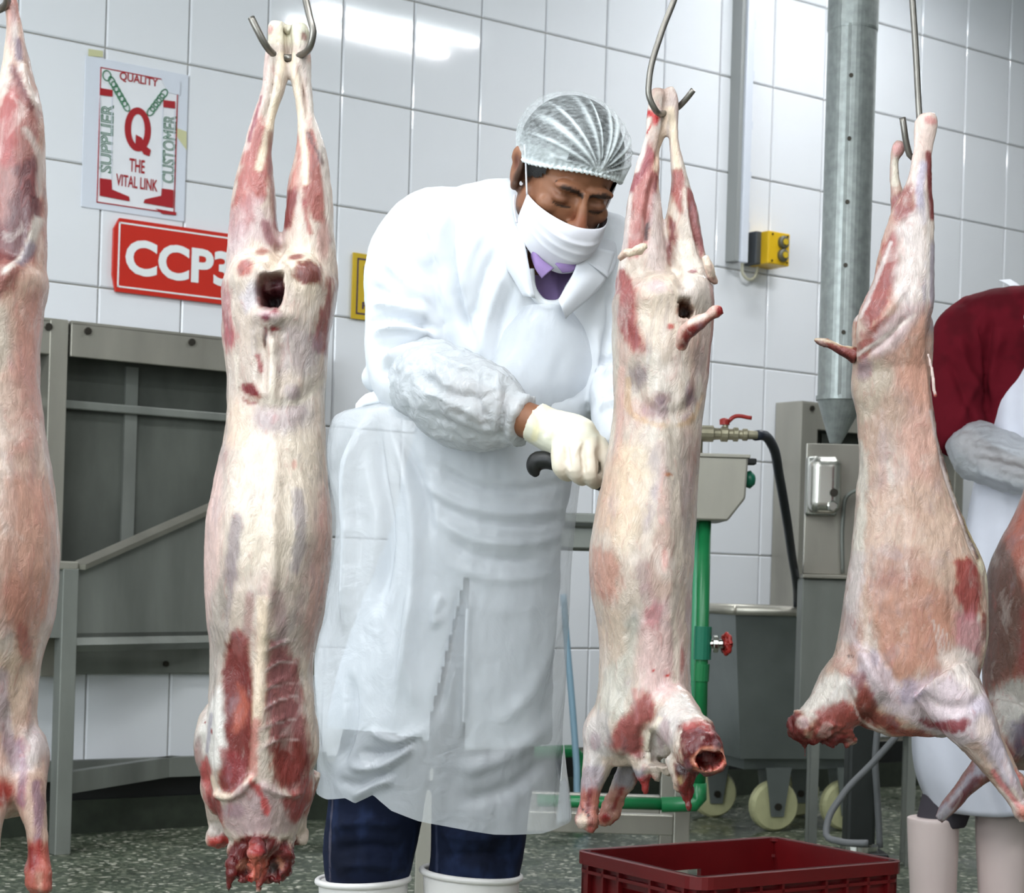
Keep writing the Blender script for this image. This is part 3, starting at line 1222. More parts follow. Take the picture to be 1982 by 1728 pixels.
MB().tube(curve3([(-4 * kx, 0, 22 * kx), (8 * kx, 0, 24 * kx), (18 * kx, 0, 33 * kx), (54 * kx, 0, 33 * kx)], 14), 0.005, 8).build('lever', M['red_h'], tv, smooth=True)
MB().lathe([(0.012, 18 * kx), (0.013, 28 * kx), (0.006, 31 * kx)], 12, 'z', (2 * kx, 0, 0)).build('lever_hub', M['red_h'], tv)
M['hose'] = plain('blue_black_hose', (34, 40, 52), rough=0.45)
hp = [at(1462, 843, 4.62), at(1478, 842, 4.66), at(1495, 862, 4.74), at(1508, 920, 4.9), at(1522, 1000, 5.1), at(1532, 1070, 5.4), at(1540, 1120, 5.75), at(1543, 1160, 6.15), at(1543, 1200, 6.35)]
ho = MB().tube(curve3(hp, 60), [0.0125] * 60, 12).build('rubber_hose', M['hose'], smooth=True)
tag(ho, 'dark blue rubber hose curving down from the brass valve', 'hose')

# green water pipe with red hand wheel
Yg = 4.6
gp = empty('green_water_pipe', at(1350, 1555, Yg))
tag(gp, 'green plastic water pipe with red hand wheel under the steel basin', 'pipe')
g0 = at(1350, 1555, Yg)


def gl(px, py, dy=0.0):
    return at(px, py, Yg + dy) - g0


kg = Yg / F
MB().tube([gl(1364, 1008), gl(1353, 1535)], 12.5 * kg, 16).build('upright_pipe', M['green_p'], gp, smooth=True)
MB().tube([gl(1352, 1010, 0.03), gl(1341, 1500, 0.03)], 9 * kg, 14).build('rear_pipe', plain('pale_green_pipe', (70, 150, 110), rough=0.4), gp, smooth=True)
MB().tube([gl(1361, 1212), gl(1359, 1276)], 17 * kg, 16).build('valve_housing', M['green_f'], gp)
MB().tube([gl(1359, 1284), gl(1357, 1318)], 15 * kg, 16).build('coupling', M['green_p'], gp)
MB().tube([gl(1353, 1515), gl(1353, 1545), gl(1345, 1556), gl(1280, 1557)], 15 * kg, 16).build('elbow', M['green_p'], gp, smooth=True)
MB().tube([gl(1285, 1556), gl(1040, 1549)], 12 * kg, 16).build('low_pipe', M['green_p'], gp, smooth=True)
MB().tube([gl(1368, 1246), gl(1398, 1246)], 9 * kg, 12).build('valve_stem', M['chrome'], gp)
MB().lathe([(17 * kg, -5 * kg), (17 * kg, 5 * kg)], 14, 'x', tuple(gl(1385, 1246))).build('bonnet', M['chrome'], gp, bevel=0.002)
hwh = MB()
c_ = gl(1406, 1246)
pts = []
for k in range(40):
    a_ = 2 * math.pi * k / 40
    r_ = 18 * kg * (1 + 0.10 * math.cos(a_ * 8))
    pts.append((c_.x + 0.35 * r_ * math.cos(a_), c_.y - 0.93 * r_ * math.cos(a_), c_.z + r_ * math.sin(a_)))
hwh.tube(pts + pts[:1], 4.2 * kg, 8, caps=False)
for k in range(4):
    a_ = math.pi * k / 4
    d_ = Vector((0.35 * math.cos(a_), -0.93 * math.cos(a_), math.sin(a_))) * 17 * kg
    hwh.tube([c_ - d_, c_ + d_], 3.2 * kg, 6)
hwh.lathe([(6 * kg, -5 * kg), (6 * kg, 5 * kg)], 12, 'x', tuple(c_))
hwh.build('hand_wheel', M['red_h'], gp, smooth=True)
# second low green pipe by the wall
sg, zg = wl(1112, 1453, 0.12)
sg0, _ = wl(900, 1453, 0.12)
g2 = MB().tube([(0, 0, 0), (sg - sg0, 0, 0), (sg - sg0 + 0.03, 0, -0.03), (sg - sg0 + 0.03, 0, -zg + 0.0)], 0.022, 14).build('green_floor_pipe', M['green_p'], loc=room(sg0, 0.12, zg), rotz=AL, smooth=True)
tag(g2, 'short low green pipe running along the tiled wall behind the butcher\'s coat', 'pipe')
# pale blue hose leaning on the wall right of the coat
hb = MB().tube(curve3([at(1090, 1150, 6.3), at(1097, 1240, 6.3), at(1108, 1370, 6.25), at(1116, 1480, 6.2), at(1122, 1570, 6.15), at(1140, 1600, 6.1)], 30), 0.011, 10).build('pale_blue_hose', plain('pale_blue', (128, 160, 178), rough=0.5), smooth=True)
tag(hb, 'thin pale blue hose hanging beside the right edge of the long coat', 'hose')

# ------------------------------------------------------------------ wheeled meat bin
Yn = 6.45
bn = empty('wheeled_meat_bin', (at(1470, 1580, Yn).x, Yn, 0), 0.30)
tag(bn, 'grey stainless steel meat bin on white castors beyond the green pipe', 'bin')
bx0, bx1, by0, by1 = -0.235, 0.36, -0.28, 0.28
zt3 = at(1470, 1180, Yn).z
zb4 = 0.24
ib = 0.06
M['bin'] = plain('bin_steel', (126, 132, 130), rough=0.42, metal=0.5, noise=0.22, nscale=4)
vv = []
for (z_, q) in ((zb4, ib), (zt3, 0), (zt3, 0.012), (zb4 + 0.01, ib + 0.012)):
    vv += [(bx0 + q, by0 + q, z_), (bx1 - q, by0 + q, z_), (bx1 - q, by1 - q, z_), (bx0 + q, by1 - q, z_)]
ff = [(0, 3, 2, 1), (12, 13, 14, 15)]
for lay in (0, 4, 8):
    ff += [(lay + i, lay + (i + 1) % 4, lay + (i + 1) % 4 + 4, lay + i + 4) for i in range(4)]
MB().add(vv, ff).build('tub', M['bin'], bn)
rim = [(bx0, by0), (bx1, by0), (bx1, by1), (bx0, by1), (bx0, by0)]
for i in range(4):
    MB().tube([(*rim[i], zt3), (*rim[i + 1], zt3)], 0.016, 10).build('rim_tube', M['steel'], bn, smooth=True)
MB().box(bx0 + 0.1, bx1 - 0.1, by0 + 0.12, by1 - 0.12, zb4 - 0.04, zb4 + 0.005).build('base_frame', M['bin'], bn)
M['nylon'] = plain('castor_nylon', (196, 194, 150), rough=0.45, noise=0.12)
for x_, y_ in ((bx0 + 0.20, by0 + 0.10), (bx1 - 0.14, by0 + 0.10), (bx0 + 0.14, by1 - 0.1), (bx1 - 0.14, by1 - 0.1)):
    c_ = MB().lathe([(0.03, -0.026), (0.075, -0.024), (0.083, -0.012), (0.083, 0.012), (0.075, 0.024), (0.03, 0.026)], 28, 'y', (x_, y_, 0.083)).build('castor', M['nylon'], bn, smooth=False)
    MB().prism([(x_ - 0.022, 0.05), (x_ + 0.022, 0.05), (x_ + 0.045, zb4 - 0.03), (x_ - 0.045, zb4 - 0.03)], y_ - 0.036, y_ - 0.03).build('fork', M['bin'], c_)
    MB().prism([(x_ - 0.022, 0.05), (x_ + 0.022, 0.05), (x_ + 0.045, zb4 - 0.03), (x_ - 0.045, zb4 - 0.03)], y_ + 0.03, y_ + 0.036).build('fork', M['bin'], c_)
    MB().lathe([(0.012, -0.042), (0.012, 0.042)], 10, 'y', (x_, y_, 0.083)).build('axle', M['screw'], c_)

# ------------------------------------------------------------------ hand-wash station with soap dispenser
Yp = 5.55
p0 = at(1559, 1000, Yp)
p1 = at(1562, 856, Yp)
ps = empty('hand_wash_station', (p0.x, Yp, 0), -0.06)
tag(ps, 'tall stainless steel hand-wash station carrying the soap dispenser', 'wash station')
zl = at(1600, 1112, Yp).z
zlow = at(1600, 1405, Yp).z
MB().box(0, 0.34, 0.03, 0.05, zl, p1.z).build('upper_panel', M['steel'], ps, bevel=0.003)
MB().box(-0.006, 0.36, -0.03, 0.05, zl - 0.012, zl).build('ledge', M['steel'], ps, bevel=0.003)
MB().box(-0.004, 0.36, -0.01, 0.15, zlow, zl - 0.012).build('cabinet_body', M['steel_dull'], ps, bevel=0.004)
for x_, y_ in ((0.05, 0.03), (0.33, 0.03), (0.05, 0.12), (0.33, 0.12)):
    MB().box(x_ - 0.012, x_ + 0.012, y_ - 0.012, y_ + 0.012, 0, zlow).build('leg', M['steel_dull'], ps)
M['satin'] = plain('satin_chrome', (214, 212, 204), rough=0.24, metal=0.95)
sd_p = at(1600, 940, Yp - 0.03)
sd = empty('soap_dispenser', (sd_p.x, Yp + 0.024, sd_p.z), -0.06)
tag(sd, 'polished chrome soap dispenser on the hand-wash station', 'soap dispenser')
kd_ = Yp / F
MB().box(-36 * kd_, 26 * kd_, -0.02, -0.002, -58 * kd_, 58 * kd_).build('back_plate', M['chrome'], sd, bevel=0.012, seg=4)
MB().box(-32 * kd_, 30 * kd_, -0.085, -0.015, -54 * kd_, 56 * kd_).build('tank', M['satin'], sd, bevel=0.030, seg=8)
MB().lathe([(0.016, -0.10), (0.016, -0.07)], 16, 'y', (12 * kd_, 0, -40 * kd_)).build('push_knob', M['chrome'], sd, bevel=0.004)
MB().lathe([(0.012, -0.09), (0.012, -0.07)], 14, 'y', (14 * kd_, 0, -14 * kd_)).build('sight_glass', M['screw'], sd)
# tap tube rising from the ledge
tb_ = MB().tube(curve3([at(1631, 1110, Yp - 0.02), at(1632, 1000, Yp - 0.02), at(1638, 962, Yp - 0.03), at(1660, 948, Yp - 0.05), at(1690, 946, Yp - 0.08)], 24), 0.006, 8).build('swan_neck_tap', M['steel_dull'], smooth=True)
tag(tb_, 'thin grey swan-neck tap tube beside the soap dispenser', 'tap')
M['grey_hose'] = plain('grey_hose', (118, 120, 122), rough=0.5)
h1 = MB().tube(curve3([at(1699, 1405, 5.12), at(1694, 1470, 5.12), at(1698, 1540, 5.12), at(1703, 1640, 5.12)], 20), 0.009, 10).build('braided_hose', M['grey_hose'], smooth=True)
tag(h1, 'braided grey hose hanging straight below the right-hand carcass neck', 'hose')
h2 = MB().tube(curve3([at(1735, 1425, 5.0), at(1690, 1475, 5.0), at(1630, 1540, 4.96), at(1602, 1590, 4.93), at(1600, 1618, 4.91), at(1625, 1628, 4.9), at(1680, 1632, 4.88)], 40), 0.009, 10).build('looped_hose', M['grey_hose'], smooth=True)
tag(h2, 'grey hose looping down to the floor behind the red crate', 'hose')
fd = at(1640, 1648, 5.05)
dr = empty('floor_drain', (fd.x, 5.05, 0))
tag(dr, 'black floor drain with steel ring where the grey hose ends', 'drain')
MB().box(-0.05, 0.10, -0.06, 0.06, 0, 0.11).build('drain_box', M['black'], dr, bevel=0.006)
MB().lathe([(0.05, 0.11), (0.05, 0.125), (0.035, 0.128)], 20, 'z', (0.03, 0, 0)).build('ring', M['chrome'], dr)
sp_ = at(1665, 1500, 5.25)
MB_ = MB().box(-0.04, 0.04, -0.04, 0.04, 0, 0.46).build('drain_stand_pipe', plain('dark_pipe', (40, 44, 42), rough=0.5), loc=(sp_.x, 5.25, 0), bevel=0.01)
tag(MB_, 'dark square stand pipe below the hand-wash station', 'stand pipe')

# ------------------------------------------------------------------ red crate
M['crate'] = plain('crate_red', (104, 13, 18), rough=0.38, noise=0.12, nscale=14)
zc = 0.30
cL, cF, cB = Vector((0.163, 3.56, 0)), Vector((0.335, 3.27, 0)), Vector((0.546, 3.82, 0))
ux = (cB - cL).normalized()
ang = math.atan2(ux.y, ux.x)
crt = empty('red_crate', cF, ang)      # local x: long side, local y: short side (towards cL)
tag(crt, 'empty dark red plastic crate with ribbed sides on the floor', 'crate')
LX, LY = 0.475, 0.337
th = 0.006
wd = {}


def crate_wall(x0, x1, y0, y1, hole):
    alongx = abs(x1 - x0) > abs(y1 - y0)
    mb = MB()
    a0, a1 = (x0, x1) if alongx else (y0, y1)
    m_, h_ = (a0 + a1) / 2, 0.045

    def bx(a, b, z0, z1):
        if alongx: mb.box(a, b, y0, y1, z0, z1)
        else: mb.box(x0, x1, a, b, z0, z1)
    if hole:
        bx(a0, a1, 0.0, hole[0]); bx(a0, a1, hole[1], zc); bx(a0, m_ - h_, hole[0], hole[1]); bx(m_ + h_, a1, hole[0], hole[1])
    else:
        bx(a0, a1, 0, zc)
    return mb.build('side_wall', M['crate'], crt)


crate_wall(0, LX, 0, th, (0.205, 0.25))
crate_wall(0, LX, LY - th, LY, (0.205, 0.25))
crate_wall(0, th, 0, LY, (0.205, 0.25))
crate_wall(LX - th, LX, 0, LY, (0.205, 0.25))
MB().box(0, LX, 0, LY, 0, 0.008).build('crate_floor', M['crate'], crt)
rimp = [(0, 0), (LX, 0), (LX, LY), (0, LY)]
for i in range(4):
    (xa, ya), (xb, yb_) = rimp[i], rimp[(i + 1) % 4]
    MB().box(min(xa, xb) - 0.014, max(xa, xb) + 0.014, min(ya, yb_) - 0.014, max(ya, yb_) + 0.014, zc - 0.006, zc + 0.002).build('rim', M['crate'], crt, bevel=0.003) if False else None
rimb = MB()
o_, i_ = 0.014, 0.004


def rr(q, r, n=5):
    pts = []
    for (cx_, cy_, a0) in ((LX - r + q, LY - r + q, 0), (r - q, LY - r + q, 90), (r - q, r - q, 180), (LX - r + q, r - q, 270)):
        for k in range(n + 1):
            a_ = math.radians(a0 + 90 * k / n)
            pts.append((cx_ + r * math.cos(a_), cy_ + r * math.sin(a_)))
    return pts


ro, ri = rr(o_, 0.035), rr(-i_, 0.022)
nr = len(ro)
vv = [(*p, zc) for p in ro] + [(*p, zc) for p in ri] + [(*p, zc - 0.022) for p in ro] + [(*p, zc - 0.006) for p in ri]
ff = []
for k in range(nr):
    k2 = (k + 1) % nr
    ff += [(k, k2, k2 + nr, k + nr), (k, k + 2 * nr, k2 + 2 * nr, k2), (k + nr, k2 + nr, k2 + 3 * nr, k + 3 * nr), (k + 2 * nr, k + 3 * nr, k2 + 3 * nr, k2 + 2 * nr)]
rimb.add(vv, ff).build('rim', M['crate'], crt)
for zz in (0.262, 0.20, 0.10, 0.004):
    vv = [(*p, zz + 0.006) for p in rr(0.010, 0.033)] + [(*p, zz + 0.006) for p in rr(-0.002, 0.022)] + [(*p, zz) for p in rr(0.010, 0.033)] + [(*p, zz) for p in rr(-0.002, 0.022)]
    ff = []
    for k in range(nr):
        k2 = (k + 1) % nr
        ff += [(k, k2, k2 + nr, k + nr), (k, k + 2 * nr, k2 + 2 * nr, k2), (k + nr, k2 + nr, k2 + 3 * nr, k + 3 * nr), (k + 2 * nr, k + 3 * nr, k2 + 3 * nr, k2 + 2 * nr)]
    MB().add(vv, ff).build('band', M['crate'], crt)
for i in range(9):
    x_ = 0.03 + i * (LX - 0.06) / 8
    if abs(x_ - LX / 2) < 0.03: continue
    for y_ in (-0.010, LY - 0.001):
        MB().box(x_ - 0.003, x_ + 0.003, y_, y_ + 0.011, 0, zc - 0.01).build('rib', M['crate'], crt)
for i in range(7):
    y_ = 0.03 + i * (LY - 0.06) / 6
    if abs(y_ - LY / 2) < 0.03: continue
    for x_ in (-0.010, LX - 0.001):
        MB().box(x_, x_ + 0.011, y_ - 0.003, y_ + 0.003, 0, zc - 0.01).build('rib', M['crate'], crt)

# ================================================================== CARCASSES
M['flesh'] = flesh_mat('flesh')
M['flesh2'] = flesh_mat('flesh_side')
CR_, WH_, PK_, MU_, DK_ = (216, 192, 172), (228, 220, 212), (226, 176, 164), (150, 66, 68), (104, 34, 38)
BL_, LI_, RD_, BK_ = (166, 152, 164), (202, 170, 176), (165, 22, 24), (52, 10, 12)
VOX = 0.0034


def fibres(fm, seed):
    """membrane and fat streaks running along the muscle"""
    fm.mottle(WH_, 26, 0.52, 0.66, seed, (1, 1, 0.35), 0.40)
    fm.mottle((196, 140, 132), 20, 0.54, 0.68, seed + 9, (1, 1, 0.3), 0.40)
    fm.mottle((150, 138, 146), 17, 0.54, 0.70, seed + 21, (1, 1, 0.5), 0.36)


# ---- carcass 2: seen from the back, left of the butcher
c2 = Form(540, 900, 2.55)
c2.rows([(40, 524, 552), (52, 519, 557), (75, 519, 556), (100, 514, 555), (130, 512, 557), (180, 507, 548), (230, 491, 531), (260, 480, 528), (300, 468, 524), (350, 456, 530), (380, 450, 535), (430, 445, 538), (470, 440, 543), (520, 436, 548), (570, 438, 540), (620, 455, 530)], n=60, kd=0.95)
c2.rows([(44, 562, 592), (58, 560, 600), (75, 561, 599), (100, 559, 599), (130, 561, 600), (180, 570, 603), (230, 576, 611), (260, 576, 620), (300, 572, 630), (350, 558, 637), (380, 553, 640), (430, 549, 643), (470, 546, 647), (520, 542, 651), (570, 545, 648), (620, 555, 630)], n=60, kd=0.95)
c2.rows([(488, 500, 590, 0.8), (505, 455, 630, 0.95), (540, 431, 651, 1.0), (600, 430, 648, 1.05), (650, 433, 640, 1.05), (700, 437, 634, 1.05), (760, 440, 628, 1.1), (800, 438, 627, 1.1), (850, 432, 630, 1.15), (900, 420, 633, 1.2), (950, 411, 638, 1.25), (1000, 402, 643, 1.3), (1040, 400, 645, 1.32), (1100, 399, 640, 1.32), (1200, 403, 625, 1.3), (1250, 408, 612, 1.28), (1300, 408, 606, 1.25), (1350, 406, 606, 1.2), (1400, 404, 608, 1.15), (1460, 402, 606, 1.05), (1520, 408, 600, 0.95), (1570, 420, 588, 0.9), (1610, 435, 575, 0.85), (1650, 446, 567, 0.85), (1685, 449, 564, 0.85), (1702, 462, 552, 0.8)], n=110, m=48)
c2.ball(418, 1440, 0.01, 46, 84, 50).ball(580, 1440, 0.01, 36, 84, 46)
c2.ball(425, 1520, 0.02, 42, 64, 44).ball(572, 1520, 0.02, 36, 60, 44)
c2.limb([(418, 1500, 0.05, 40), (410, 1560, 0.06, 30), (410, 1610, 0.065, 22), (412, 1648, 0.07, 19), (413, 1652, 0.07, 12)])
c2.limb([(575, 1500, 0.05, 40), (566, 1560, 0.06, 30), (562, 1610, 0.065, 20), (562, 1646, 0.07, 18)])
c2.limb([(456, 1660, -0.02, 12), (452, 1684, -0.025, 9), (449, 1706, -0.025, 5), (448, 1726, -0.025, 3)], m=12).limb([(540, 1690, -0.03, 14), (546, 1704, -0.03, 8), (548, 1712, -0.03, 4)], m=10).limb([(476, 1690, -0.03, 14), (478, 1706, -0.03, 8)], m=10)
c2.limb([(506, 1690, -0.03, 8), (507, 1712, -0.03, 4), (508, 1722, -0.03, 1.5)], m=12)
c2.limb([(507, 1610, -0.05, 12), (503, 1640, -0.06, 14), (498, 1690, -0.05, 14)], m=14)
c2.fuse(VOX, 5)
c2.ridge([(537, 110), (530, 170), (512, 250)], 5, -0.007).ridge([(574, 115), (590, 180), (598, 250)], 5, -0.007)
c2.ridge([(546, 470), (543, 510), (535, 545)], 9, -0.012).ridge([(470, 560), (500, 530), (540, 505)], 6, -0.005)
c2.ridge([(552, 505), (580, 540), (600, 575)], 6, -0.004)
c2.bump(485, 535, 26, 30, 0.008).bump(605, 540, 28, 30, 0.007).bump(560, 530, 22, 20, 0.006)
c2.push()
c2.pit([(513, 549), (556, 548), (560, 585), (556, 610), (520, 606), (512, 585)], 5, 0.04)
c2.pit([(520, 575), (552, 575), (552, 606), (522, 600)], 5, 0.03)
c2.bump(536, 625, 26, 12, 0.012).bump(538, 640, 18, 10, 0.008)
c2.push()
c2.ridge([(538, 650), (541, 720), (538, 790)], 8, 0.006).ridge([(515, 660), (525, 720), (520, 770)], 10, -0.004).ridge([(560, 660), (556, 730), (560, 780)], 10, -0.003)
c2.ridge([(470, 720), (490, 780), (540, 800), (600, 780), (625, 720)], 14, -0.004)
c2.ridge([(545, 800), (545, 950), (545, 1100), (530, 1200), (520, 1320), (512, 1430), (503, 1500)], 14, 0.008)
c2.ridge([(500, 820), (500, 960), (490, 1080)], 22, 0.003).ridge([(590, 820), (592, 960), (600, 1080)], 22, 0.003)
c2.ridge([(478, 1225), (470, 1320), (480, 1420), (478, 1520)], 26, -0.010).ridge([(558, 1240), (566, 1330), (572, 1430), (570, 1520)], 22, -0.008)
c2.ridge([(440, 1250), (438, 1350), (440, 1450), (432, 1530)], 8, 0.007).ridge([(600, 1300), (605, 1400), (606, 1500)], 9, 0.004)
c2.ridge([(432, 1530), (460, 1530), (500, 1497)], 7, 0.009, taper=False).ridge([(505, 1500), (560, 1530), (600, 1530)], 7, 0.006)
c2.ridge([(470, 1100), (455, 1160), (445, 1220)], 12, -0.004)
c2.ridge([(398, 1410), (392, 1460), (405, 1530)], 7, -0.006)
for i in range(6):
    y = 1240 + i * 36
    c2.ridge([(526 - i * 2, y + 18), (550, y + 4), (582, y - 4)], 3.5, 0.0025)
c2.push()
c2.bump(486, 1668, 14, 22, -0.02).bump(533, 1668, 16, 20, -0.02).bump(508, 1635, 18, 14, 0.01).bump(460, 1660, 10, 25, 0.008).bump(556, 1660, 9, 25, 0.008)
c2.push()
c2.ridge([(557, 40), (558, 80), (558, 118)], 4, -0.014, taper=False).rough(26, 0.008, 3, (1, 1, 0.45)).rough(90, 0.0028, 4, (1, 1, 0.5)).push()
c2.ragged([(430, 1618), (590, 1618), (600, 1740), (430, 1740)], 70, 0.022, 3).ragged([(385, 1600), (435, 1600), (435, 1665), (385, 1665)], 70, 0.012, 5).ragged([(505, 545), (565, 545), (565, 660), (505, 660)], 80, 0.008, 6).push()
c2.base(CR_)
fibres(c2, 11)
# flanks
c2.area([(398, 960), (425, 880), (448, 960), (446, 1080), (428, 1200), (414, 1270), (396, 1220)], (236, 190, 178), 14, 8, 0.85)
c2.area([(640, 880), (650, 1030), (630, 1200), (608, 1300), (598, 1200), (612, 1080), (622, 960)], (204, 156, 146), 12, 8, 0.8)
c2.area([(470, 840), (610, 840), (612, 1000), (596, 1090), (470, 1090), (456, 980)], (234, 214, 188), 24, 14, 0.8)
# legs
c2.area([(505, 225), (524, 255), (524, 330), (515, 400), (480, 440), (446, 450), (456, 370), (478, 290)], (168, 88, 88), 9, 10, 0.85)
c2.area([(438, 430), (500, 392), (538, 430), (545, 480), (500, 505), (450, 540), (436, 500)], (208, 176, 178), 12, 14, 0.75)
c2.area([(470, 400), (490, 390), (500, 420), (470, 470), (452, 470)], (178, 112, 112), 8, 10, 0.6)
c2.line([(549, 110), (536, 190), (524, 250), (505, 330)], 8, (238, 214, 176), 0.95)
c2.line([(517, 110), (509, 190), (492, 240), (478, 290)], 8, (228, 190, 180), 0.8)
c2.line([(507, 190), (494, 240), (484, 275)], 4, (140, 60, 84), 0.8)
c2.line([(526, 262), (528, 330), (533, 390), (538, 440)], 8, (136, 98, 100), 0.7)
c2.line([(518, 440), (528, 470), (538, 482)], 10, (120, 62, 74), 0.7)
c2.area([(588, 265), (606, 255), (624, 310), (632, 380), (624, 440), (604, 425), (590, 350)], (152, 76, 74), 8, 8, 0.85)
c2.area([(558, 372), (576, 368), (574, 410), (564, 446), (552, 440)], (128, 44, 48), 6, 6, 0.9)
c2.area([(572, 262), (584, 262), (588, 330), (572, 372), (562, 372), (572, 320)], (186, 112, 104), 7, 6, 0.7)
c2.line([(566, 110), (578, 190), (584, 250), (592, 300), (596, 360)], 7, (238, 214, 178), 0.95)
c2.line([(600, 130), (606, 210), (626, 300), (638, 400), (644, 480)], 7, (226, 216, 204), 0.75)
c2.line([(598, 262), (612, 290), (626, 320)], 4, (70, 60, 66), 0.6)
c2.line([(594, 400), (600, 440), (606, 460)], 6, (150, 50, 56), 0.7)
# knuckles
c2.spot(540, 60, 26, 30, (232, 220, 186), soft=0.3, all_round=True).spot(580, 62, 26, 30, (226, 222, 186), soft=0.3, all_round=True)
c2.spot(525, 60, 6, 10, (214, 120, 120), amt=0.7).spot(590, 75, 6, 9, (150, 60, 60), amt=0.7)
# rump
c2.area([(490, 470), (545, 492), (600, 470), (632, 520), (612, 600), (572, 570), (520, 540), (470, 566), (452, 530)], (230, 206, 176), 16, 10, 0.85)
c2.spot(488, 536, 17, 18, (160, 82, 80), amt=0.9).spot(604, 542, 27, 25, (122, 56, 50), amt=0.95, soft=0.2).spot(516, 497, 12, 10, (140, 64, 70), amt=0.7).spot(583, 510, 13, 7, (134, 50, 60), -20, amt=0.85)
c2.spot(470, 470, 22, 30, (206, 176, 178), amt=0.6).spot(630, 470, 14, 40, (190, 130, 128), amt=0.6)
c2.area([(434, 550), (452, 572), (462, 635), (468, 668), (450, 692), (435, 650)], (166, 60, 80), 8, 9, 0.85)
c2.area([(652, 540), (644, 620), (632, 690), (614, 690), (616, 640), (634, 590), (642, 540)], (128, 56, 62), 8, 8, 0.85)
c2.area([(478, 590), (510, 560), (512, 606), (490, 620)], (196, 186, 200), 8, 4, 0.7)
# pelvic opening
c2.area([(514, 550), (555, 548), (560, 590), (556, 612), (518, 608), (511, 585)], (120, 52, 62), 5, 4, 1.0)
c2.area([(522, 582), (552, 580), (554, 606), (524, 606)], BK_, 5, 3, 1.0)
c2.spot(526, 560, 6, 14, (196, 150, 150)).spot(545, 566, 5, 10, (160, 100, 110))
c2.spot(538, 626, 24, 9, (216, 176, 176)).spot(530, 632, 9, 7, (130, 60, 76)).spot(548, 620, 8, 6, (150, 70, 80))
c2.line([(528, 650), (527, 682)], 4, (70, 34, 40), 0.9).line([(542, 650), (543, 680)], 3, (96, 50, 56), 0.8).spot(546, 651, 9, 4, (150, 36, 30))
# loin
c2.area([(556, 640), (602, 640), (628, 690), (602, 730), (556, 730)], BL_, 18, 12, 0.55)
c2.area([(470, 690), (520, 686), (530, 740), (480, 770), (452, 740)], (214, 192, 176), 14, 10, 0.7)
c2.area([(474, 757), (498, 750), (514, 768), (519, 782), (502, 790), (482, 782)], (132, 40, 46), 4, 5, 1.0)
c2.line([(512, 700), (518, 728)], 5, (160, 70, 84), 0.8)
c2.line([(538, 670), (541, 720), (539, 790)], 6, (238, 220, 198), 0.9)
c2.area([(488, 800), (540, 792), (604, 790), (596, 832), (524, 846), (490, 826)], (160, 146, 160), 16, 10, 0.6)
c2.spot(575, 768, 16, 16, (140, 126, 144), amt=0.6)
c2.line([(468, 700), (480, 770), (530, 786), (590, 784), (628, 740)], 5, (238, 224, 200), 0.5)
c2.area([(446, 780), (500, 800), (490, 870), (440, 860)], (232, 200, 164), 14, 8, 0.6)
# back
c2.line([(478, 1010), (470, 1090), (452, 1180), (440, 1250)], 15, (150, 138, 148), 0.75, 6)
c2.line([(590, 960), (597, 1030), (588, 1100)], 11, (160, 150, 164), 0.65, 5)
c2.line([(612, 1060), (600, 1130), (590, 1200)], 9, (168, 146, 146), 0.45, 5)
c2.spot(582, 905, 5, 10, (206, 120, 100), amt=0.6).spot(470, 860, 30, 16, (238, 200, 170), amt=0.5)
c2.area([(424, 1150), (448, 1120), (456, 1240), (440, 1330), (412, 1330), (410, 1250)], (190, 176, 162), 10, 8, 0.8)
c2.line([(505, 1150), (500, 1200), (492, 1230)], 10, (176, 130, 132), 0.6).line([(556, 1150), (560, 1200), (556, 1240)], 12, (160, 132, 140), 0.6)
# neck muscles
c2.area([(460, 1222), (488, 1222), (500, 1266), (508, 1340), (505, 1430), (490, 1500), (464, 1536), (440, 1520), (446, 1430), (440, 1350), (448, 1280)], (128, 50, 48), 7, 7, 0.97)
c2.area([(476, 1320), (488, 1330), (484, 1400), (472, 1410)], (196, 116, 98), 8, 5, 0.75)
c2.spot(478, 1245, 12, 24, (180, 120, 118), wob=0.6, amt=0.6)
c2.area([(540, 1232), (568, 1252), (590, 1310), (596, 1400), (602, 1480), (572, 1530), (540, 1470), (530, 1380), (526, 1300)], (142, 84, 88), 9, 9, 0.9)
c2.area([(545, 1420), (570, 1415), (596, 1450), (590, 1500), (560, 1520), (535, 1470)], (132, 52, 44), 8, 6, 0.85)
for i in range(6):
    y = 1240 + i * 36
    c2.line([(526 - i * 2, y + 18 + 5 * (i % 2)), (546 + 4 * (i % 3), y + 8 - 5 * (i % 2)), (584, y - 6 + 7 * (i % 3))], 2.0, (216, 186, 184), 0.6, 0.6)
c2.line([(530, 1160), (523, 1260), (518, 1330), (514, 1390)], 11, (236, 206, 170), 0.95, 4)
c2.line([(513, 1390), (508, 1440), (503, 1490)], 9, (208, 140, 128), 0.9, 5)
# shoulders
c2.area([(404, 1372), (440, 1320), (447, 1400), (442, 1480), (402, 1470), (382, 1440)], (234, 228, 220), 9, 7, 0.95)
c2.line([(418, 1380), (412, 1420), (406, 1450)], 6, (160, 152, 176), 0.7)
c2.spot(420, 1410, 3.5, 3.5, (150, 20, 30), wob=0).spot(401, 1395, 2.5, 2.5, (150, 20, 30), wob=0)
c2.area([(376, 1440), (390, 1420), (398, 1470), (392, 1520), (376, 1500)], (170, 140, 140), 6, 5, 0.8)
c2.area([(384, 1500), (404, 1460), (420, 1500), (436, 1560), (440, 1600), (404, 1572)], (186, 88, 88), 7, 7, 0.9)
c2.area([(404, 1540), (424, 1540), (436, 1570), (412, 1580)], (128, 40, 46), 6, 6, 0.8)
c2.area([(440, 1440), (470, 1450), (490, 1470), (476, 1510), (446, 1500)], (150, 60, 66), 8, 8, 0.75)
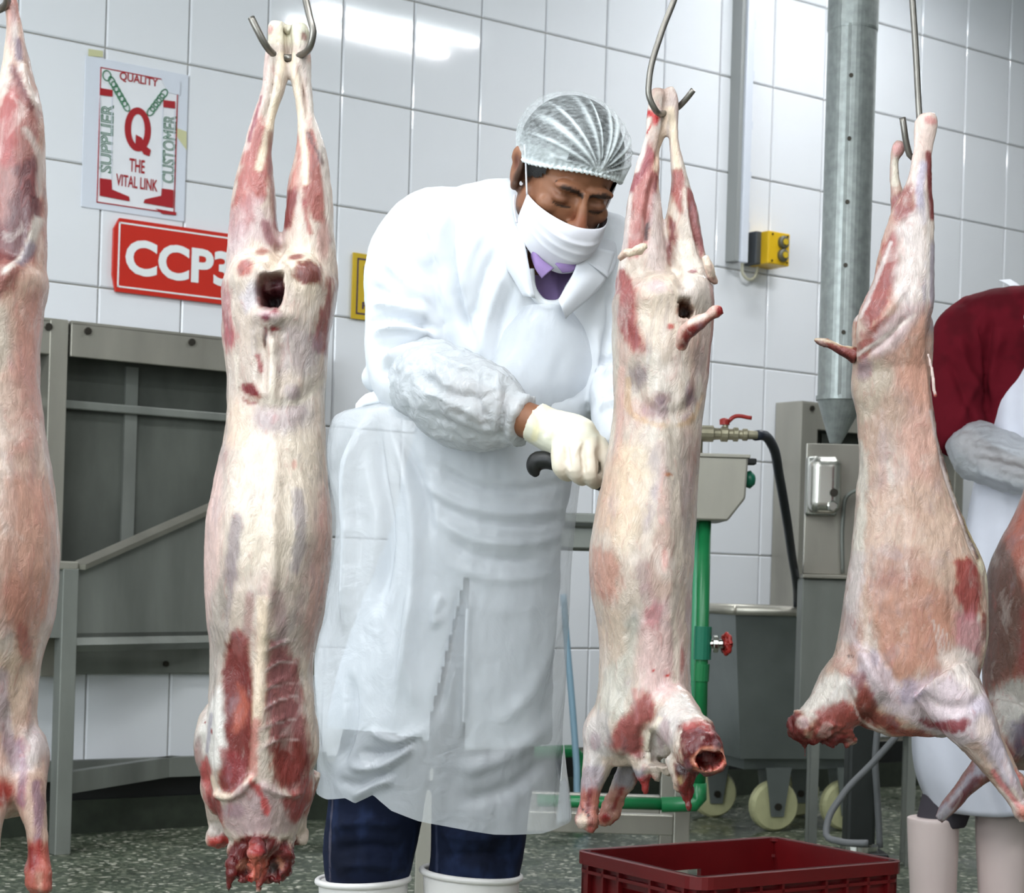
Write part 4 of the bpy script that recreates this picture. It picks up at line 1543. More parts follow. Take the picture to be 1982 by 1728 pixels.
c2.line([(420, 1500), (432, 1530), (462, 1530), (500, 1497)], 7, (236, 206, 174), 0.95, 3)
c2.area([(446, 1546), (500, 1500), (520, 1510), (528, 1600), (470, 1612), (440, 1590)], (206, 168, 170), 10, 8, 0.9)
c2.area([(520, 1500), (548, 1520), (590, 1560), (560, 1612), (522, 1600)], (190, 160, 160), 8, 8, 0.8)
c2.line([(500, 1500), (518, 1530), (526, 1560)], 7, (190, 50, 50), 0.75, 6)
c2.spot(462, 1560, 22, 14, (160, 130, 146), amt=0.55).line([(566, 1532), (590, 1540), (604, 1525)], 4, (240, 224, 210), 0.8)
c2.area([(556, 1540), (600, 1500), (600, 1560), (576, 1590)], (150, 56, 58), 7, 7, 0.85)
c2.area([(392, 1600), (430, 1598), (430, 1626), (392, 1626)], (232, 214, 206), 5, 4, 0.9, all_round=False).area([(390, 1630), (436, 1630), (436, 1660), (390, 1660)], (190, 36, 34), 6, 5, 0.9)
# cut neck
c2.area([(440, 1640), (468, 1616), (500, 1604), (540, 1612), (570, 1640), (572, 1690), (540, 1712), (470, 1712), (440, 1740), (436, 1700)], (110, 13, 18), 6, 6, 1.0, all_round=True)
c2.spot(504, 1662, 18, 38, (206, 112, 92)).spot(486, 1676, 9, 12, (64, 30, 24)).spot(533, 1676, 11, 12, (70, 44, 36))
c2.spot(474, 1668, 6, 12, (214, 150, 120), 20).spot(546, 1666, 6, 12, (210, 140, 110), -20).spot(512, 1630, 12, 10, (150, 16, 20)).spot(492, 1690, 7, 12, (160, 26, 30)).spot(530, 1698, 8, 7, (206, 130, 120))
c2r = empty('goat_carcass', c2.loc)
tag(c2r, 'skinned goat carcass seen from its back, in front of the red CCP3 sign', 'carcass', 'hanging carcasses')
c2.done('carcass_body', M['flesh'], c2r)

# ---- carcass 3: the one being cut
c3 = Form(1280, 900, 2.8)
c3.rows([(168, 1262, 1282), (180, 1256, 1292), (205, 1252, 1296), (230, 1249, 1296), (260, 1246, 1290), (285, 1240, 1280), (320, 1228, 1277), (360, 1219, 1276), (400, 1212, 1280), (440, 1207, 1284), (480, 1202, 1290), (520, 1195, 1300), (560, 1190, 1304), (620, 1200, 1290)], n=56, kd=0.9)
c3.rows([(166, 1290, 1304), (180, 1288, 1312), (205, 1288, 1316), (240, 1292, 1315), (280, 1294, 1317), (320, 1296, 1325), (360, 1297, 1336), (400, 1292, 1350), (440, 1289, 1358), (480, 1291, 1364), (520, 1298, 1374), (560, 1302, 1381), (620, 1310, 1370)], n=56, kd=0.9)
c3.rows([(530, 1262, 1340, 0.7), (545, 1215, 1372, 0.9), (575, 1187, 1381, 1.0), (620, 1184, 1381, 1.0), (680, 1186, 1375, 1.05), (740, 1188, 1370, 1.05), (800, 1187, 1362, 1.1), (850, 1180, 1357, 1.15), (900, 1168, 1352, 1.2), (950, 1160, 1350, 1.25), (1000, 1150, 1348, 1.3), (1050, 1142, 1345, 1.3), (1100, 1140, 1343, 1.3), (1150, 1145, 1340, 1.3), (1200, 1155, 1337, 1.3), (1260, 1160, 1335, 1.25), (1320, 1158, 1337, 1.2), (1370, 1150, 1338, 1.15), (1410, 1145, 1325, 1.05), (1450, 1150, 1300, 0.95), (1480, 1175, 1270, 0.8)], n=100, m=48)
c3.ball(1168, 1420, 0.0, 42, 60, 50).ball(1290, 1400, -0.04, 48, 62, 50)
c3.limb([(1270, 1340, -0.03, 50), (1305, 1390, -0.10, 46), (1330, 1425, -0.17, 42), (1340, 1438, -0.205, 38), (1345, 1440, -0.215, 26)])
c3.limb([(1165, 1440, 0.0, 38), (1152, 1490, -0.01, 28), (1142, 1530, -0.015, 20), (1138, 1562, -0.015, 18), (1134, 1590, -0.02, 21), (1134, 1604, -0.02, 12)])
c3.limb([(1245, 1450, 0.03, 34), (1220, 1500, 0.04, 24), (1200, 1540, 0.045, 18), (1186, 1570, 0.045, 17), (1180, 1592, 0.045, 20), (1180, 1603, 0.045, 11)])
c3.limb([(1308, 1450, -0.12, 36), (1310, 1484, -0.13, 26), (1312, 1512, -0.13, 15), (1314, 1532, -0.13, 8), (1318, 1552, -0.13, 4)], m=14)
c3.limb([(1240, 1460, -0.04, 30), (1242, 1490, -0.045, 18), (1244, 1512, -0.045, 10), (1246, 1531, -0.045, 6)], m=12)
c3.limb([(1262, 1470, -0.06, 22), (1266, 1496, -0.06, 10), (1268, 1508, -0.06, 5)], m=10).limb([(1284, 1470, -0.08, 20), (1286, 1492, -0.08, 9)], m=10)
c3.fuse(VOX, 5)
c3.ridge([(1288, 175), (1284, 250), (1268, 330)], 4, -0.007).ridge([(1306, 520), (1312, 560), (1316, 580)], 8, -0.011)
c3.ridge([(1270, 330), (1250, 420), (1245, 500)], 5, -0.006).ridge([(1330, 380), (1345, 450), (1362, 520)], 5, -0.006)
c3.ridge([(1262, 320), (1240, 400), (1232, 480)], 9, 0.004)
c3.bump(1268, 570, 40, 34, 0.008).bump(1340, 570, 30, 34, 0.008)
c3.push()
c3.pit([(1306, 598), (1326, 594), (1336, 612), (1328, 626), (1308, 624)], 5, 0.035)
c3.ridge([(1268, 720), (1274, 850), (1278, 1000), (1284, 1150), (1290, 1280)], 16, 0.007)
c3.ridge([(1225, 700), (1230, 780), (1270, 810), (1320, 800), (1350, 740)], 12, -0.004)
c3.ridge([(1240, 850), (1236, 980), (1228, 1100)], 18, -0.004).ridge([(1318, 850), (1322, 980), (1322, 1100)], 18, -0.003)
c3.ridge([(1218, 1180), (1214, 1280), (1190, 1400)], 12, -0.006).ridge([(1185, 1330), (1180, 1400), (1205, 1470)], 7, 0.005)
c3.ridge([(1262, 1380), (1248, 1420), (1252, 1470)], 6, 0.007).ridge([(1238, 1390), (1234, 1440), (1240, 1480)], 8, -0.006)
c3.ridge([(1160, 1460), (1150, 1510)], 6, -0.003)
c3.push()
c3.rough(26, 0.008, 8, (1, 1, 0.45)).rough(90, 0.0028, 4, (1, 1, 0.5)).push()
# hollow of the cut neck: sink the middle of the end face
dd = np.sqrt(((c3.p[:, 0] - 1345) / 26) ** 2 + ((c3.p[:, 1] - 1445) / 18) ** 2)
msk = (c3.co[:, 1] < -0.14)
c3.co[:, 1] += np.where(msk, 0.06 * sstep(1.05, 0.7, dd), 0)
c3.push()
c3.ragged([(1288, 1378), (1400, 1378), (1400, 1570), (1288, 1570)], 60, 0.016, 3, -0.07).ragged([(1225, 1480), (1290, 1480), (1290, 1560), (1225, 1560)], 80, 0.012, 9).ragged([(1100, 1545), (1220, 1545), (1220, 1620), (1100, 1620)], 70, 0.016, 7).push()
c3.base((212, 188, 166))
fibres(c3, 37)
c3.area([(1184, 560), (1200, 520), (1222, 560), (1230, 640), (1252, 690), (1236, 700), (1206, 660), (1188, 620)], (150, 66, 68), 7, 8, 0.9)
c3.line([(1190, 580), (1184, 660), (1200, 760)], 7, (200, 190, 170), 0.6)
# left leg
c3.area([(1252, 290), (1276, 300), (1272, 360), (1262, 440), (1246, 500), (1208, 500), (1210, 430), (1226, 350)], (172, 100, 100), 8, 8, 0.85)
c3.area([(1250, 270), (1262, 290), (1240, 350), (1216, 380), (1224, 330)], (150, 70, 84), 6, 6, 0.75)
c3.line([(1288, 215), (1282, 260), (1268, 330)], 6, (234, 196, 156), 0.95).line([(1256, 210), (1250, 250), (1240, 300), (1230, 330)], 7, (240, 220, 208), 0.95)
c3.line([(1270, 345), (1262, 400), (1254, 450)], 4, (108, 30, 40), 0.85).line([(1252, 440), (1248, 470)], 5, (40, 10, 14), 0.9)
c3.line([(1218, 380), (1210, 460), (1204, 520)], 6, (226, 212, 204), 0.6)
c3.area([(1262, 380), (1278, 376), (1284, 440), (1294, 500), (1270, 540), (1250, 520), (1256, 450)], (216, 190, 184), 8, 6, 0.8)
c3.spot(1255, 222, 14, 7, (200, 26, 30), 30).spot(1268, 235, 8, 12, (196, 30, 30), 10).line([(1262, 240), (1250, 262)], 2, (190, 40, 40))
# right leg
c3.line([(1298, 215), (1304, 270), (1310, 330)], 7, (234, 206, 166), 0.95)
c3.area([(1302, 330), (1318, 330), (1322, 380), (1316, 420), (1302, 400)], (150, 60, 62), 6, 5, 0.85)
c3.area([(1294, 420), (1304, 440), (1308, 500), (1298, 520), (1290, 470)], (120, 34, 40), 5, 5, 0.9)
c3.area([(1324, 360), (1338, 370), (1352, 430), (1360, 500), (1350, 510), (1336, 450), (1326, 400)], (146, 66, 72), 6, 6, 0.85)
c3.line([(1322, 380), (1332, 450), (1352, 520)], 3, (236, 214, 200), 0.8)
c3.area([(1306, 470), (1330, 470), (1352, 540), (1330, 570), (1306, 550)], (236, 220, 200), 9, 7, 0.8)
# rump
c3.area([(1240, 560), (1300, 540), (1310, 600), (1300, 660), (1260, 690), (1234, 640)], (230, 204, 174), 14, 8, 0.85)
c3.area([(1312, 560), (1368, 540), (1378, 600), (1340, 610), (1314, 590)], (228, 210, 196), 12, 8, 0.8)
c3.spot(1336, 533, 9, 5, (140, 60, 90), -20, amt=0.8).spot(1262, 570, 20, 14, (206, 168, 180), amt=0.6)
c3.spot(1318, 611, 18, 16, (110, 66, 40), soft=0.25).spot(1322, 614, 9, 9, (56, 30, 16)).spot(1290, 645, 7, 6, (190, 90, 70))
c3.line([(1375, 560), (1380, 640), (1372, 720)], 8, (178, 110, 112), 0.6)
# loin mottling
c3.area([(1215, 700), (1250, 690), (1262, 740), (1230, 780), (1206, 740)], (206, 196, 176), 12, 10, 0.6)
for (x, y, rx, ry, c, a) in ((1232, 735, 18, 22, (110, 100, 120), .6), (1274, 780, 18, 14, (100, 62, 78), .75), (1266, 805, 26, 18, (140, 112, 124), .7), (1332, 775, 14, 24, (108, 84, 104), .75), (1322, 815, 14, 10, (140, 124, 134), .6), (1346, 700, 10, 30, (170, 150, 150), .5), (1300, 720, 16, 34, (226, 196, 180), .7), (1262, 850, 18, 10, (200, 190, 170), .5), (1240, 1000, 16, 26, (150, 136, 146), .65), (1256, 960, 10, 14, (160, 150, 160), .5), (1326, 1030, 10, 40, (170, 160, 166), .5), (1236, 1110, 14, 30, (170, 140, 146), .55), (1322, 950, 12, 40, (186, 166, 166), .5)):
    c3.spot(x, y, rx, ry, c, amt=a, soft=0.6, wob=0.5)
c3.line([(1212, 740), (1214, 800), (1262, 830), (1330, 820), (1356, 770)], 6, (206, 164, 110), 0.6, 4)
c3.line([(1200, 720), (1196, 820), (1190, 900)], 7, (226, 170, 150), 0.75)
c3.area([(1168, 900), (1200, 860), (1222, 900), (1222, 1000), (1190, 1040), (1150, 1020)], (222, 174, 134), 16, 10, 0.75)
c3.area([(1142, 1060), (1180, 1060), (1196, 1120), (1180, 1170), (1150, 1150)], (196, 136, 118), 14, 10, 0.75)
c3.area([(1190, 880), (1222, 860), (1224, 1040), (1200, 1080)], (226, 196, 150), 12, 8, 0.6)
c3.line([(1292, 830), (1296, 950), (1300, 1050), (1298, 1180)], 12, (232, 212, 190), 0.7, 5)
c3.spot(1276, 1085, 7, 24, (212, 128, 116), amt=0.8).spot(1284, 925, 8, 3, (196, 130, 90))
c3.line([(1240, 1140), (1252, 1180), (1240, 1220)], 14, (190, 150, 156), 0.5, 6)
# neck base pink
c3.area([(1240, 1190), (1280, 1160), (1310, 1220), (1320, 1300), (1290, 1350), (1250, 1340), (1228, 1290)], (232, 186, 180), 16, 8, 0.9)
c3.spot(1258, 1190, 14, 24, (190, 110, 120), amt=0.6, wob=0.6).spot(1312, 1275, 9, 22, (182, 110, 106), amt=0.7).spot(1327, 1180, 7, 40, (186, 150, 156), amt=0.6)
c3.line([(1292, 1160), (1302, 1260), (1300, 1310)], 8, (238, 218, 196), 0.8)
c3.spot(1256, 1293, 3, 3, (190, 30, 24), wob=0).spot(1284, 1302, 7, 2.5, (200, 50, 36), -25, wob=0)
c3.area([(1186, 1200), (1212, 1190), (1214, 1300), (1190, 1390), (1166, 1380), (1168, 1290)], (200, 196, 180), 10, 8, 0.75)
c3.area([(1160, 1180), (1186, 1180), (1188, 1280), (1164, 1290)], (214, 180, 150), 10, 8, 0.7)
c3.area([(1212, 1370), (1240, 1330), (1260, 1380), (1240, 1400), (1236, 1460), (1196, 1450), (1172, 1440), (1186, 1400)], (150, 62, 66), 8, 7, 0.85)
c3.line([(1222, 1330), (1226, 1390)], 6, (196, 120, 116), 0.6)
c3.area([(1264, 1370), (1300, 1330), (1330, 1360), (1320, 1380), (1290, 1400), (1276, 1460), (1254, 1470), (1248, 1420)], (216, 206, 198), 8, 7, 0.9)
c3.spot(1272, 1410, 10, 34, (178, 140, 150), amt=0.6).line([(1266, 1378), (1246, 1420), (1252, 1466)], 4, (238, 220, 190), 0.95)
c3.area([(1126, 1400), (1166, 1370), (1176, 1430), (1162, 1490), (1126, 1480)], (204, 196, 196), 10, 8, 0.7)
c3.spot(1150, 1430, 12, 18, (160, 134, 150), amt=0.5).area([(1160, 1462), (1230, 1468), (1216, 1490), (1168, 1484)], (214, 186, 160), 6, 5, 0.8)
# fore shanks
c3.area([(1118, 1480), (1164, 1480), (1158, 1530), (1116, 1530)], (160, 148, 160), 9, 8, 0.8, all_round=True)
c3.area([(1104, 1524), (1166, 1524), (1160, 1612), (1104, 1612)], (170, 96, 84), 10, 9, 0.85, all_round=True)
c3.line([(1140, 1525), (1136, 1570)], 5, (120, 24, 24), 0.9).spot(1148, 1596, 10, 12, (150, 18, 18)).spot(1124, 1585, 10, 16, (222, 190, 160)).line([(1124, 1560), (1138, 1572)], 2, (60, 20, 20))
c3.area([(1186, 1490), (1240, 1480), (1226, 1530), (1196, 1540)], (150, 148, 164), 8, 6, 0.8, all_round=True)
c3.area([(1150, 1540), (1216, 1530), (1206, 1612), (1150, 1612)], (186, 124, 106), 9, 7, 0.85, all_round=True)
c3.line([(1206, 1530), (1190, 1570)], 5, (140, 24, 24), 0.9).spot(1174, 1588, 10, 10, (170, 24, 22)).spot(1195, 1600, 8, 8, (160, 20, 20))
# cut neck and drips
red = (c3.co[:, 1] < -0.085) | ((c3.p[:, 0] > 1286) & (c3.p[:, 1] > 1385) & (c3.co[:, 1] < -0.05))
c3._mix(red * sstep(1288, 1304, c3.p[:, 0] + c3._wob(10, 4)) * sstep(1372, 1392, c3.p[:, 1]) * 1.0, (104, 12, 20))
c3.spot(1345, 1444, 33, 24, (226, 150, 120), soft=0.15, wob=0.1).spot(1345, 1446, 27, 18, (150, 20, 24), soft=0.15, wob=0.1).spot(1355, 1452, 14, 8, (226, 130, 126), 20).spot(1330, 1440, 8, 8, (80, 8, 12))
c3.line([(1308, 1388), (1330, 1380), (1350, 1392)], 8, (176, 84, 80), 0.8)
c3.area([(1290, 1460), (1335, 1480), (1326, 1540), (1320, 1560), (1308, 1540), (1296, 1500)], (120, 24, 22), 5, 4, 1.0, all_round=True).spot(1300, 1488, 5, 9, (170, 140, 90)).spot(1302, 1470, 12, 12, (70, 10, 12))
c3.area([(1228, 1500), (1254, 1490), (1252, 1540), (1240, 1540)], (150, 22, 24), 6, 4, 0.95, all_round=True)
c3r = empty('goat_carcass', c3.loc)
tag(c3r, 'skinned goat carcass the butcher is cutting, bloody neck turned to the viewer', 'carcass', 'hanging carcasses')
c3.done('carcass_body', M['flesh'], c3r)
# tail and fat flaps
t3 = Form(1280, 900, 2.8)
t3.limb([(1306, 690, -0.095, 10), (1312, 665, -0.115, 15), (1330, 650, -0.13, 15), (1352, 638, -0.14, 11), (1368, 629, -0.145, 12), (1377, 626, -0.145, 8)], m=16).fuse(0.003, 4).rough(70, 0.004, 2).push()
t3.base((214, 168, 150)).area([(1300, 696), (1312, 655), (1345, 655), (1330, 680)], (140, 44, 44), 6, 5).line([(1320, 668), (1345, 652), (1368, 640)], 6, (130, 50, 48), 0.8).line([(1318, 648), (1345, 636)], 5, (240, 214, 190), 0.8).spot(1373, 628, 9, 9, (150, 40, 40), all_round=True)
t3.done('tail', M['flesh2'], c3r)
f3 = Form(1280, 900, 2.8)
f3.limb([(1196, 512, -0.05, 5), (1204, 506, -0.068, 9), (1216, 505, -0.076, 8), (1230, 500, -0.08, 9), (1240, 494, -0.078, 6), (1246, 496, -0.075, 4)], m=12).limb([(1232, 500, -0.078, 7), (1234, 512, -0.076, 3)], m=10).fuse(0.003, 3).rough(120, 0.005, 5).push()
f3.base((240, 214, 176)).mottle((226, 180, 150), 60, 0.45, 0.6, 4).done('fat_strip', M['flesh2'], c3r)
f4 = Form(1280, 900, 2.8)
f4.limb([(1358, 505, -0.045, 7), (1366, 525, -0.045, 9), (1374, 542, -0.03, 9), (1384, 552, -0.02, 6)], m=12).fuse(0.003, 3).rough(120, 0.005, 7).push()
f4.base((240, 212, 184)).mottle((226, 170, 150), 60, 0.45, 0.6, 4).done('fat_strip', M['flesh2'], c3r)

# ---- carcass 4: side view, right
c4 = Form(1775, 900, 3.05)
c4.rows([(228, 1772, 1800), (240, 1762, 1806), (262, 1758, 1806), (285, 1757, 1800), (320, 1754, 1796), (360, 1745, 1797), (400, 1725, 1799), (450, 1706, 1800), (500, 1694, 1800), (560, 1678, 1799), (610, 1654, 1795, 0.5, -0.035), (660, 1650, 1790, 0.48, -0.03), (720, 1655, 1786, 0.42, -0.015), (790, 1690, 1760, 0.2, 0.0)], n=60, kd=0.5, dy=-0.035)
c4.rows([(275, 1786, 1802), (320, 1782, 1803), (380, 1778, 1804), (450, 1772, 1805), (520, 1762, 1806), (600, 1750, 1806), (700, 1745, 1803), (800, 1750, 1804)], n=40, kd=0.8, dy=0.03)
c4.limb([(1750, 268, 0.02, 11), (1744, 282, 0.02, 15), (1738, 300, 0.02, 10), (1736, 330, 0.02, 9), (1742, 370, 0.02, 12), (1752, 430, 0.015, 26), (1762, 520, 0.01, 40)])
c4.rows([(590, 1675, 1790, 0.5), (620, 1652, 1805, 0.6), (660, 1648, 1806, 0.62), (700, 1649, 1804, 0.62), (760, 1647, 1804, 0.62), (800, 1657, 1808, 0.62), (850, 1660, 1817, 0.62), (900, 1661, 1830, 0.62), (950, 1658, 1847, 0.6), (1000, 1655, 1866, 0.58), (1050, 1649, 1886, 0.56), (1100, 1640, 1906, 0.55), (1150, 1632, 1913, 0.54), (1200, 1625, 1915, 0.52), (1250, 1618, 1911, 0.50), (1300, 1608, 1896, 0.48), (1350, 1620, 1880, 0.46), (1400, 1660, 1850, 0.42), (1425, 1720, 1830, 0.35)], n=100, m=48)
c4.limb([(1690, 1290, 0.0, 72), (1640, 1340, -0.005, 66), (1590, 1385, -0.01, 46), (1555, 1402, -0.01, 34), (1530, 1403, -0.01, 25), (1519, 1402, -0.01, 15)])
c4.limb([(1640, 1400, 0.0, 40), (1600, 1418, 0.0, 24), (1570, 1424, 0.0, 16)])
c4.limb([(1800, 1310, -0.07, 60), (1840, 1370, -0.085, 55), (1870, 1420, -0.09, 42), (1900, 1468, -0.09, 29), (1925, 1510, -0.09, 21), (1945, 1542, -0.09, 19), (1956, 1560, -0.09, 23), (1962, 1572, -0.09, 12)], n=36)
c4.limb([(1850, 1290, 0.06, 46), (1890, 1340, 0.065, 30), (1915, 1400, 0.07, 23), (1950, 1450, 0.07, 18), (1975, 1495, 0.07, 15), (1990, 1535, 0.07, 18), (1996, 1550, 0.07, 9)], n=30)
c4.limb([(1555, 1425, -0.01, 8), (1556, 1445, -0.01, 3.5), (1556, 1464, -0.01, 2)], m=10)
for (x, y, l) in ((1530, 1418, 12), (1572, 1432, 9), (1590, 1434, 10), (1610, 1436, 8), (1636, 1440, 10)):
    c4.limb([(x, y - 8, -0.01, 8), (x, y + l * 0.4, -0.01, 4), (x, y + l, -0.01, 1.5)], n=8, m=8)
c4.fuse(VOX, 5)
c4.ridge([(1806, 820), (1835, 930), (1868, 1030), (1895, 1110)], 6, -0.016).ridge([(1793, 600), (1795, 720), (1802, 800)], 6, -0.008)
c4.ridge([(1800, 640), (1790, 800), (1815, 930)], 8, 0.004)
c4.ridge([(1652, 610), (1670, 560), (1700, 500)], 8, -0.004).ridge([(1660, 660), (1700, 620), (1740, 560)], 7, 0.004)
c4.ridge([(1660, 700), (1710, 660), (1750, 610)], 7, -0.005)
c4.ridge([(1650, 1240), (1680, 1310), (1720, 1360)], 12, 0.008).ridge([(1680, 1200), (1700, 1290), (1740, 1330)], 10, -0.004)
c4.ridge([(1620, 1320), (1660, 1380), (1700, 1412)], 8, -0.008)
c4.ridge([(1740, 1330), (1800, 1360), (1850, 1350), (1880, 1310)], 12, -0.005)
for i in range(7):
    c4.ridge([(1720 + i * 14, 900 + i * 22), (1750 + i * 10, 1010 + i * 14), (1740 + i * 12, 1120 + i * 14)], 7, 0.0025)
c4.bump(1860, 1150, 34, 70, -0.006, -15).bump(1760, 1290, 50, 40, 0.004).bump(1820, 1400, 40, 20, 0.006, 30)
c4.ridge([(1880, 1380), (1910, 1450), (1945, 1530)], 6, 0.004).ridge([(1860, 1430), (1900, 1490), (1935, 1545)], 5, -0.004)
c4.push()
c4.bump(1545, 1394, 15, 15, 0.006).bump(1530, 1402, 6, 16, -0.006)
c4.rough(26, 0.008, 14, (1, 1, 0.45)).rough(90, 0.0028, 4, (1, 1, 0.5)).push()
c4.ragged([(1500, 1370), (1560, 1370), (1660, 1420), (1660, 1470), (1500, 1470)], 65, 0.020, 3).ragged([(1930, 1535), (2010, 1500), (2010, 1600), (1930, 1600)], 70, 0.016, 7).push()
c4.base((208, 172, 148))
fibres(c4, 71)
# leg
c4.area([(1760, 230), (1806, 230), (1800, 300), (1796, 360), (1764, 380), (1752, 330)], (232, 200, 186), 7, 6, 0.9, all_round=True)
c4.spot(1790, 245, 14, 8, (206, 120, 116), 20, amt=0.7).spot(1742, 285, 12, 14, (220, 150, 146), amt=0.8).line([(1738, 310), (1736, 350)], 8, (228, 216, 190), 0.9)
c4.line([(1786, 310), (1790, 360), (1794, 430)], 8, (118, 30, 38), 0.9).line([(1775, 330), (1768, 380), (1772, 440)], 9, (196, 186, 214), 0.85)
c4.area([(1730, 380), (1748, 370), (1744, 430), (1724, 440)], (140, 74, 78), 7, 6, 0.8).area([(1740, 420), (1756, 410), (1752, 460), (1738, 460)], (150, 70, 76), 6, 6, 0.7)
c4.area([(1700, 480), (1716, 460), (1728, 520), (1712, 580), (1690, 620), (1660, 640), (1656, 600), (1680, 550)], (150, 66, 66), 8, 8, 0.9)
c4.area([(1725, 450), (1770, 420), (1782, 500), (1772, 580), (1740, 620), (1716, 570), (1728, 510)], (238, 220, 214), 14, 8, 0.9)
c4.area([(1656, 650), (1690, 630), (1720, 620), (1700, 660), (1660, 700)], (150, 70, 70), 7, 7, 0.8)
c4.area([(1680, 660), (1740, 600), (1770, 600), (1764, 640), (1720, 680), (1676, 700)], (222, 186, 188), 10, 8, 0.8)
c4.line([(1654, 690), (1700, 660), (1756, 620)], 4, (236, 216, 206), 0.8).line([(1656, 620), (1690, 540), (1712, 480)], 3.5, (230, 214, 210), 0.7)
c4.area([(1786, 480), (1808, 470), (1808, 640), (1790, 650)], (176, 166, 186), 8, 8, 0.8).line([(1784, 440), (1780, 600), (1776, 640)], 4, (236, 220, 210), 0.7)
c4.area([(1652, 740), (1690, 700), (1720, 720), (1690, 800), (1664, 820)], (196, 180, 156), 12, 8, 0.7).spot(1668, 720, 14, 20, (150, 130, 150), amt=0.6)
# flank and ribs
c4.area([(1760, 620), (1780, 600), (1790, 700), (1792, 790), (1760, 800), (1736, 760), (1730, 690)], (222, 156, 126), 14, 8, 0.85)
c4.area([(1740, 780), (1796, 780), (1816, 900), (1800, 960), (1750, 920)], (224, 164, 140), 18, 10, 0.7)
c4.area([(1700, 760), (1740, 760), (1730, 860), (1700, 900), (1680, 850)], (190, 158, 138), 16, 12, 0.6)
c4.area([(1680, 960), (1760, 930), (1820, 960), (1860, 1060), (1820, 1130), (1720, 1130), (1672, 1060)], (222, 178, 146), 20, 12, 0.7)
c4.area([(1672, 1120), (1760, 1110), (1820, 1160), (1830, 1240), (1770, 1290), (1720, 1320), (1690, 1260), (1676, 1190)], (196, 140, 116), 16, 10, 0.8)
c4.area([(1690, 1080), (1740, 1060), (1790, 1090), (1740, 1130), (1690, 1130)], (166, 124, 116), 18, 12, 0.6)
c4.line([(1662, 860), (1664, 980), (1650, 1100), (1640, 1180)], 10, (222, 216, 200), 0.75, 6)
c4.line([(1654, 1080), (1644, 1180), (1640, 1230)], 14, (210, 190, 190), 0.7, 6)
c4.line([(1806, 800), (1835, 920), (1868, 1020), (1895, 1100)], 5, (60, 22, 20), 0.9, 1.5).line([(1814, 820), (1848, 940), (1880, 1040), (1900, 1090)], 5, (206, 186, 130), 0.9, 2).line([(1796, 800), (1826, 920), (1856, 1010)], 6, (238, 216, 212), 0.8, 3)
c4.area([(1836, 1090), (1866, 1080), (1892, 1140), (1886, 1190), (1860, 1200), (1838, 1150)], (156, 66, 64), 8, 9, 0.9)
c4.area([(1836, 1180), (1880, 1190), (1888, 1260), (1850, 1280), (1832, 1230)], (196, 132, 140), 10, 9, 0.8).line([(1896, 1190), (1898, 1240)], 6, (130, 50, 46), 0.8)
c4.line([(1906, 1110), (1912, 1180), (1908, 1250), (1894, 1310)], 7, (228, 212, 176), 0.9).spot(1882, 1310, 12, 20, (140, 40, 36), 20, amt=0.9)
c4.spot(1893, 1098, 9, 14, (236, 220, 180), amt=0.9)
for i in range(5):
    c4.line([(1790 + i * 9, 1200 + i * 8), (1802 + i * 7, 1260 + i * 6)], 2, (226, 200, 190), 0.6)
# shoulder and neck
c4.area([(1650, 1240), (1690, 1270), (1730, 1320), (1800, 1300), (1870, 1270), (1890, 1340), (1880, 1400), (1830, 1430), (1750, 1390), (1690, 1360), (1650, 1290)], (222, 196, 206), 12, 9, 0.9)
c4.area([(1800, 1270), (1850, 1250), (1880, 1290), (1860, 1340), (1820, 1310)], (238, 220, 208), 12, 8, 0.85)
c4.spot(1745, 1335, 18, 26, (182, 164, 196), amt=0.6).spot(1680, 1268, 9, 16, (176, 166, 186), amt=0.6)
c4.area([(1616, 1295), (1650, 1300), (1690, 1370), (1740, 1400), (1700, 1412), (1660, 1380), (1630, 1330)], (134, 56, 50), 8, 8, 0.9)
c4.area([(1770, 1390), (1840, 1385), (1830, 1400), (1790, 1405)], (140, 50, 56), 6, 6, 0.9).area([(1700, 1400), (1760, 1408), (1810, 1425), (1780, 1430), (1720, 1418)], (150, 64, 58), 6, 6, 0.8)
c4.area([(1590, 1305), (1622, 1300), (1640, 1350), (1600, 1380), (1560, 1390), (1545, 1372)], (230, 222, 210), 10, 8, 0.85)
c4.area([(1570, 1370), (1620, 1350), (1680, 1400), (1690, 1424), (1620, 1440), (1560, 1436)], (150, 66, 62), 10, 8, 0.9)
c4.area([(1510, 1376), (1548, 1376), (1556, 1420), (1640, 1430), (1650, 1450), (1556, 1470), (1510, 1430)], (118, 14, 20), 7, 7, 0.95, all_round=True)
c4.spot(1546, 1394, 12, 13, (206, 170, 160), soft=0.2, wob=0.1).spot(1548, 1396, 8, 9, (186, 150, 150), soft=0.2)
c4.line([(1630, 1330), (1660, 1390), (1706, 1416)], 2.5, (226, 196, 184), 0.8).spot(1634, 1268, 2.5, 3, (90, 40, 40), wob=0).spot(1640, 1268, 2, 3, (90, 40, 40), wob=0)
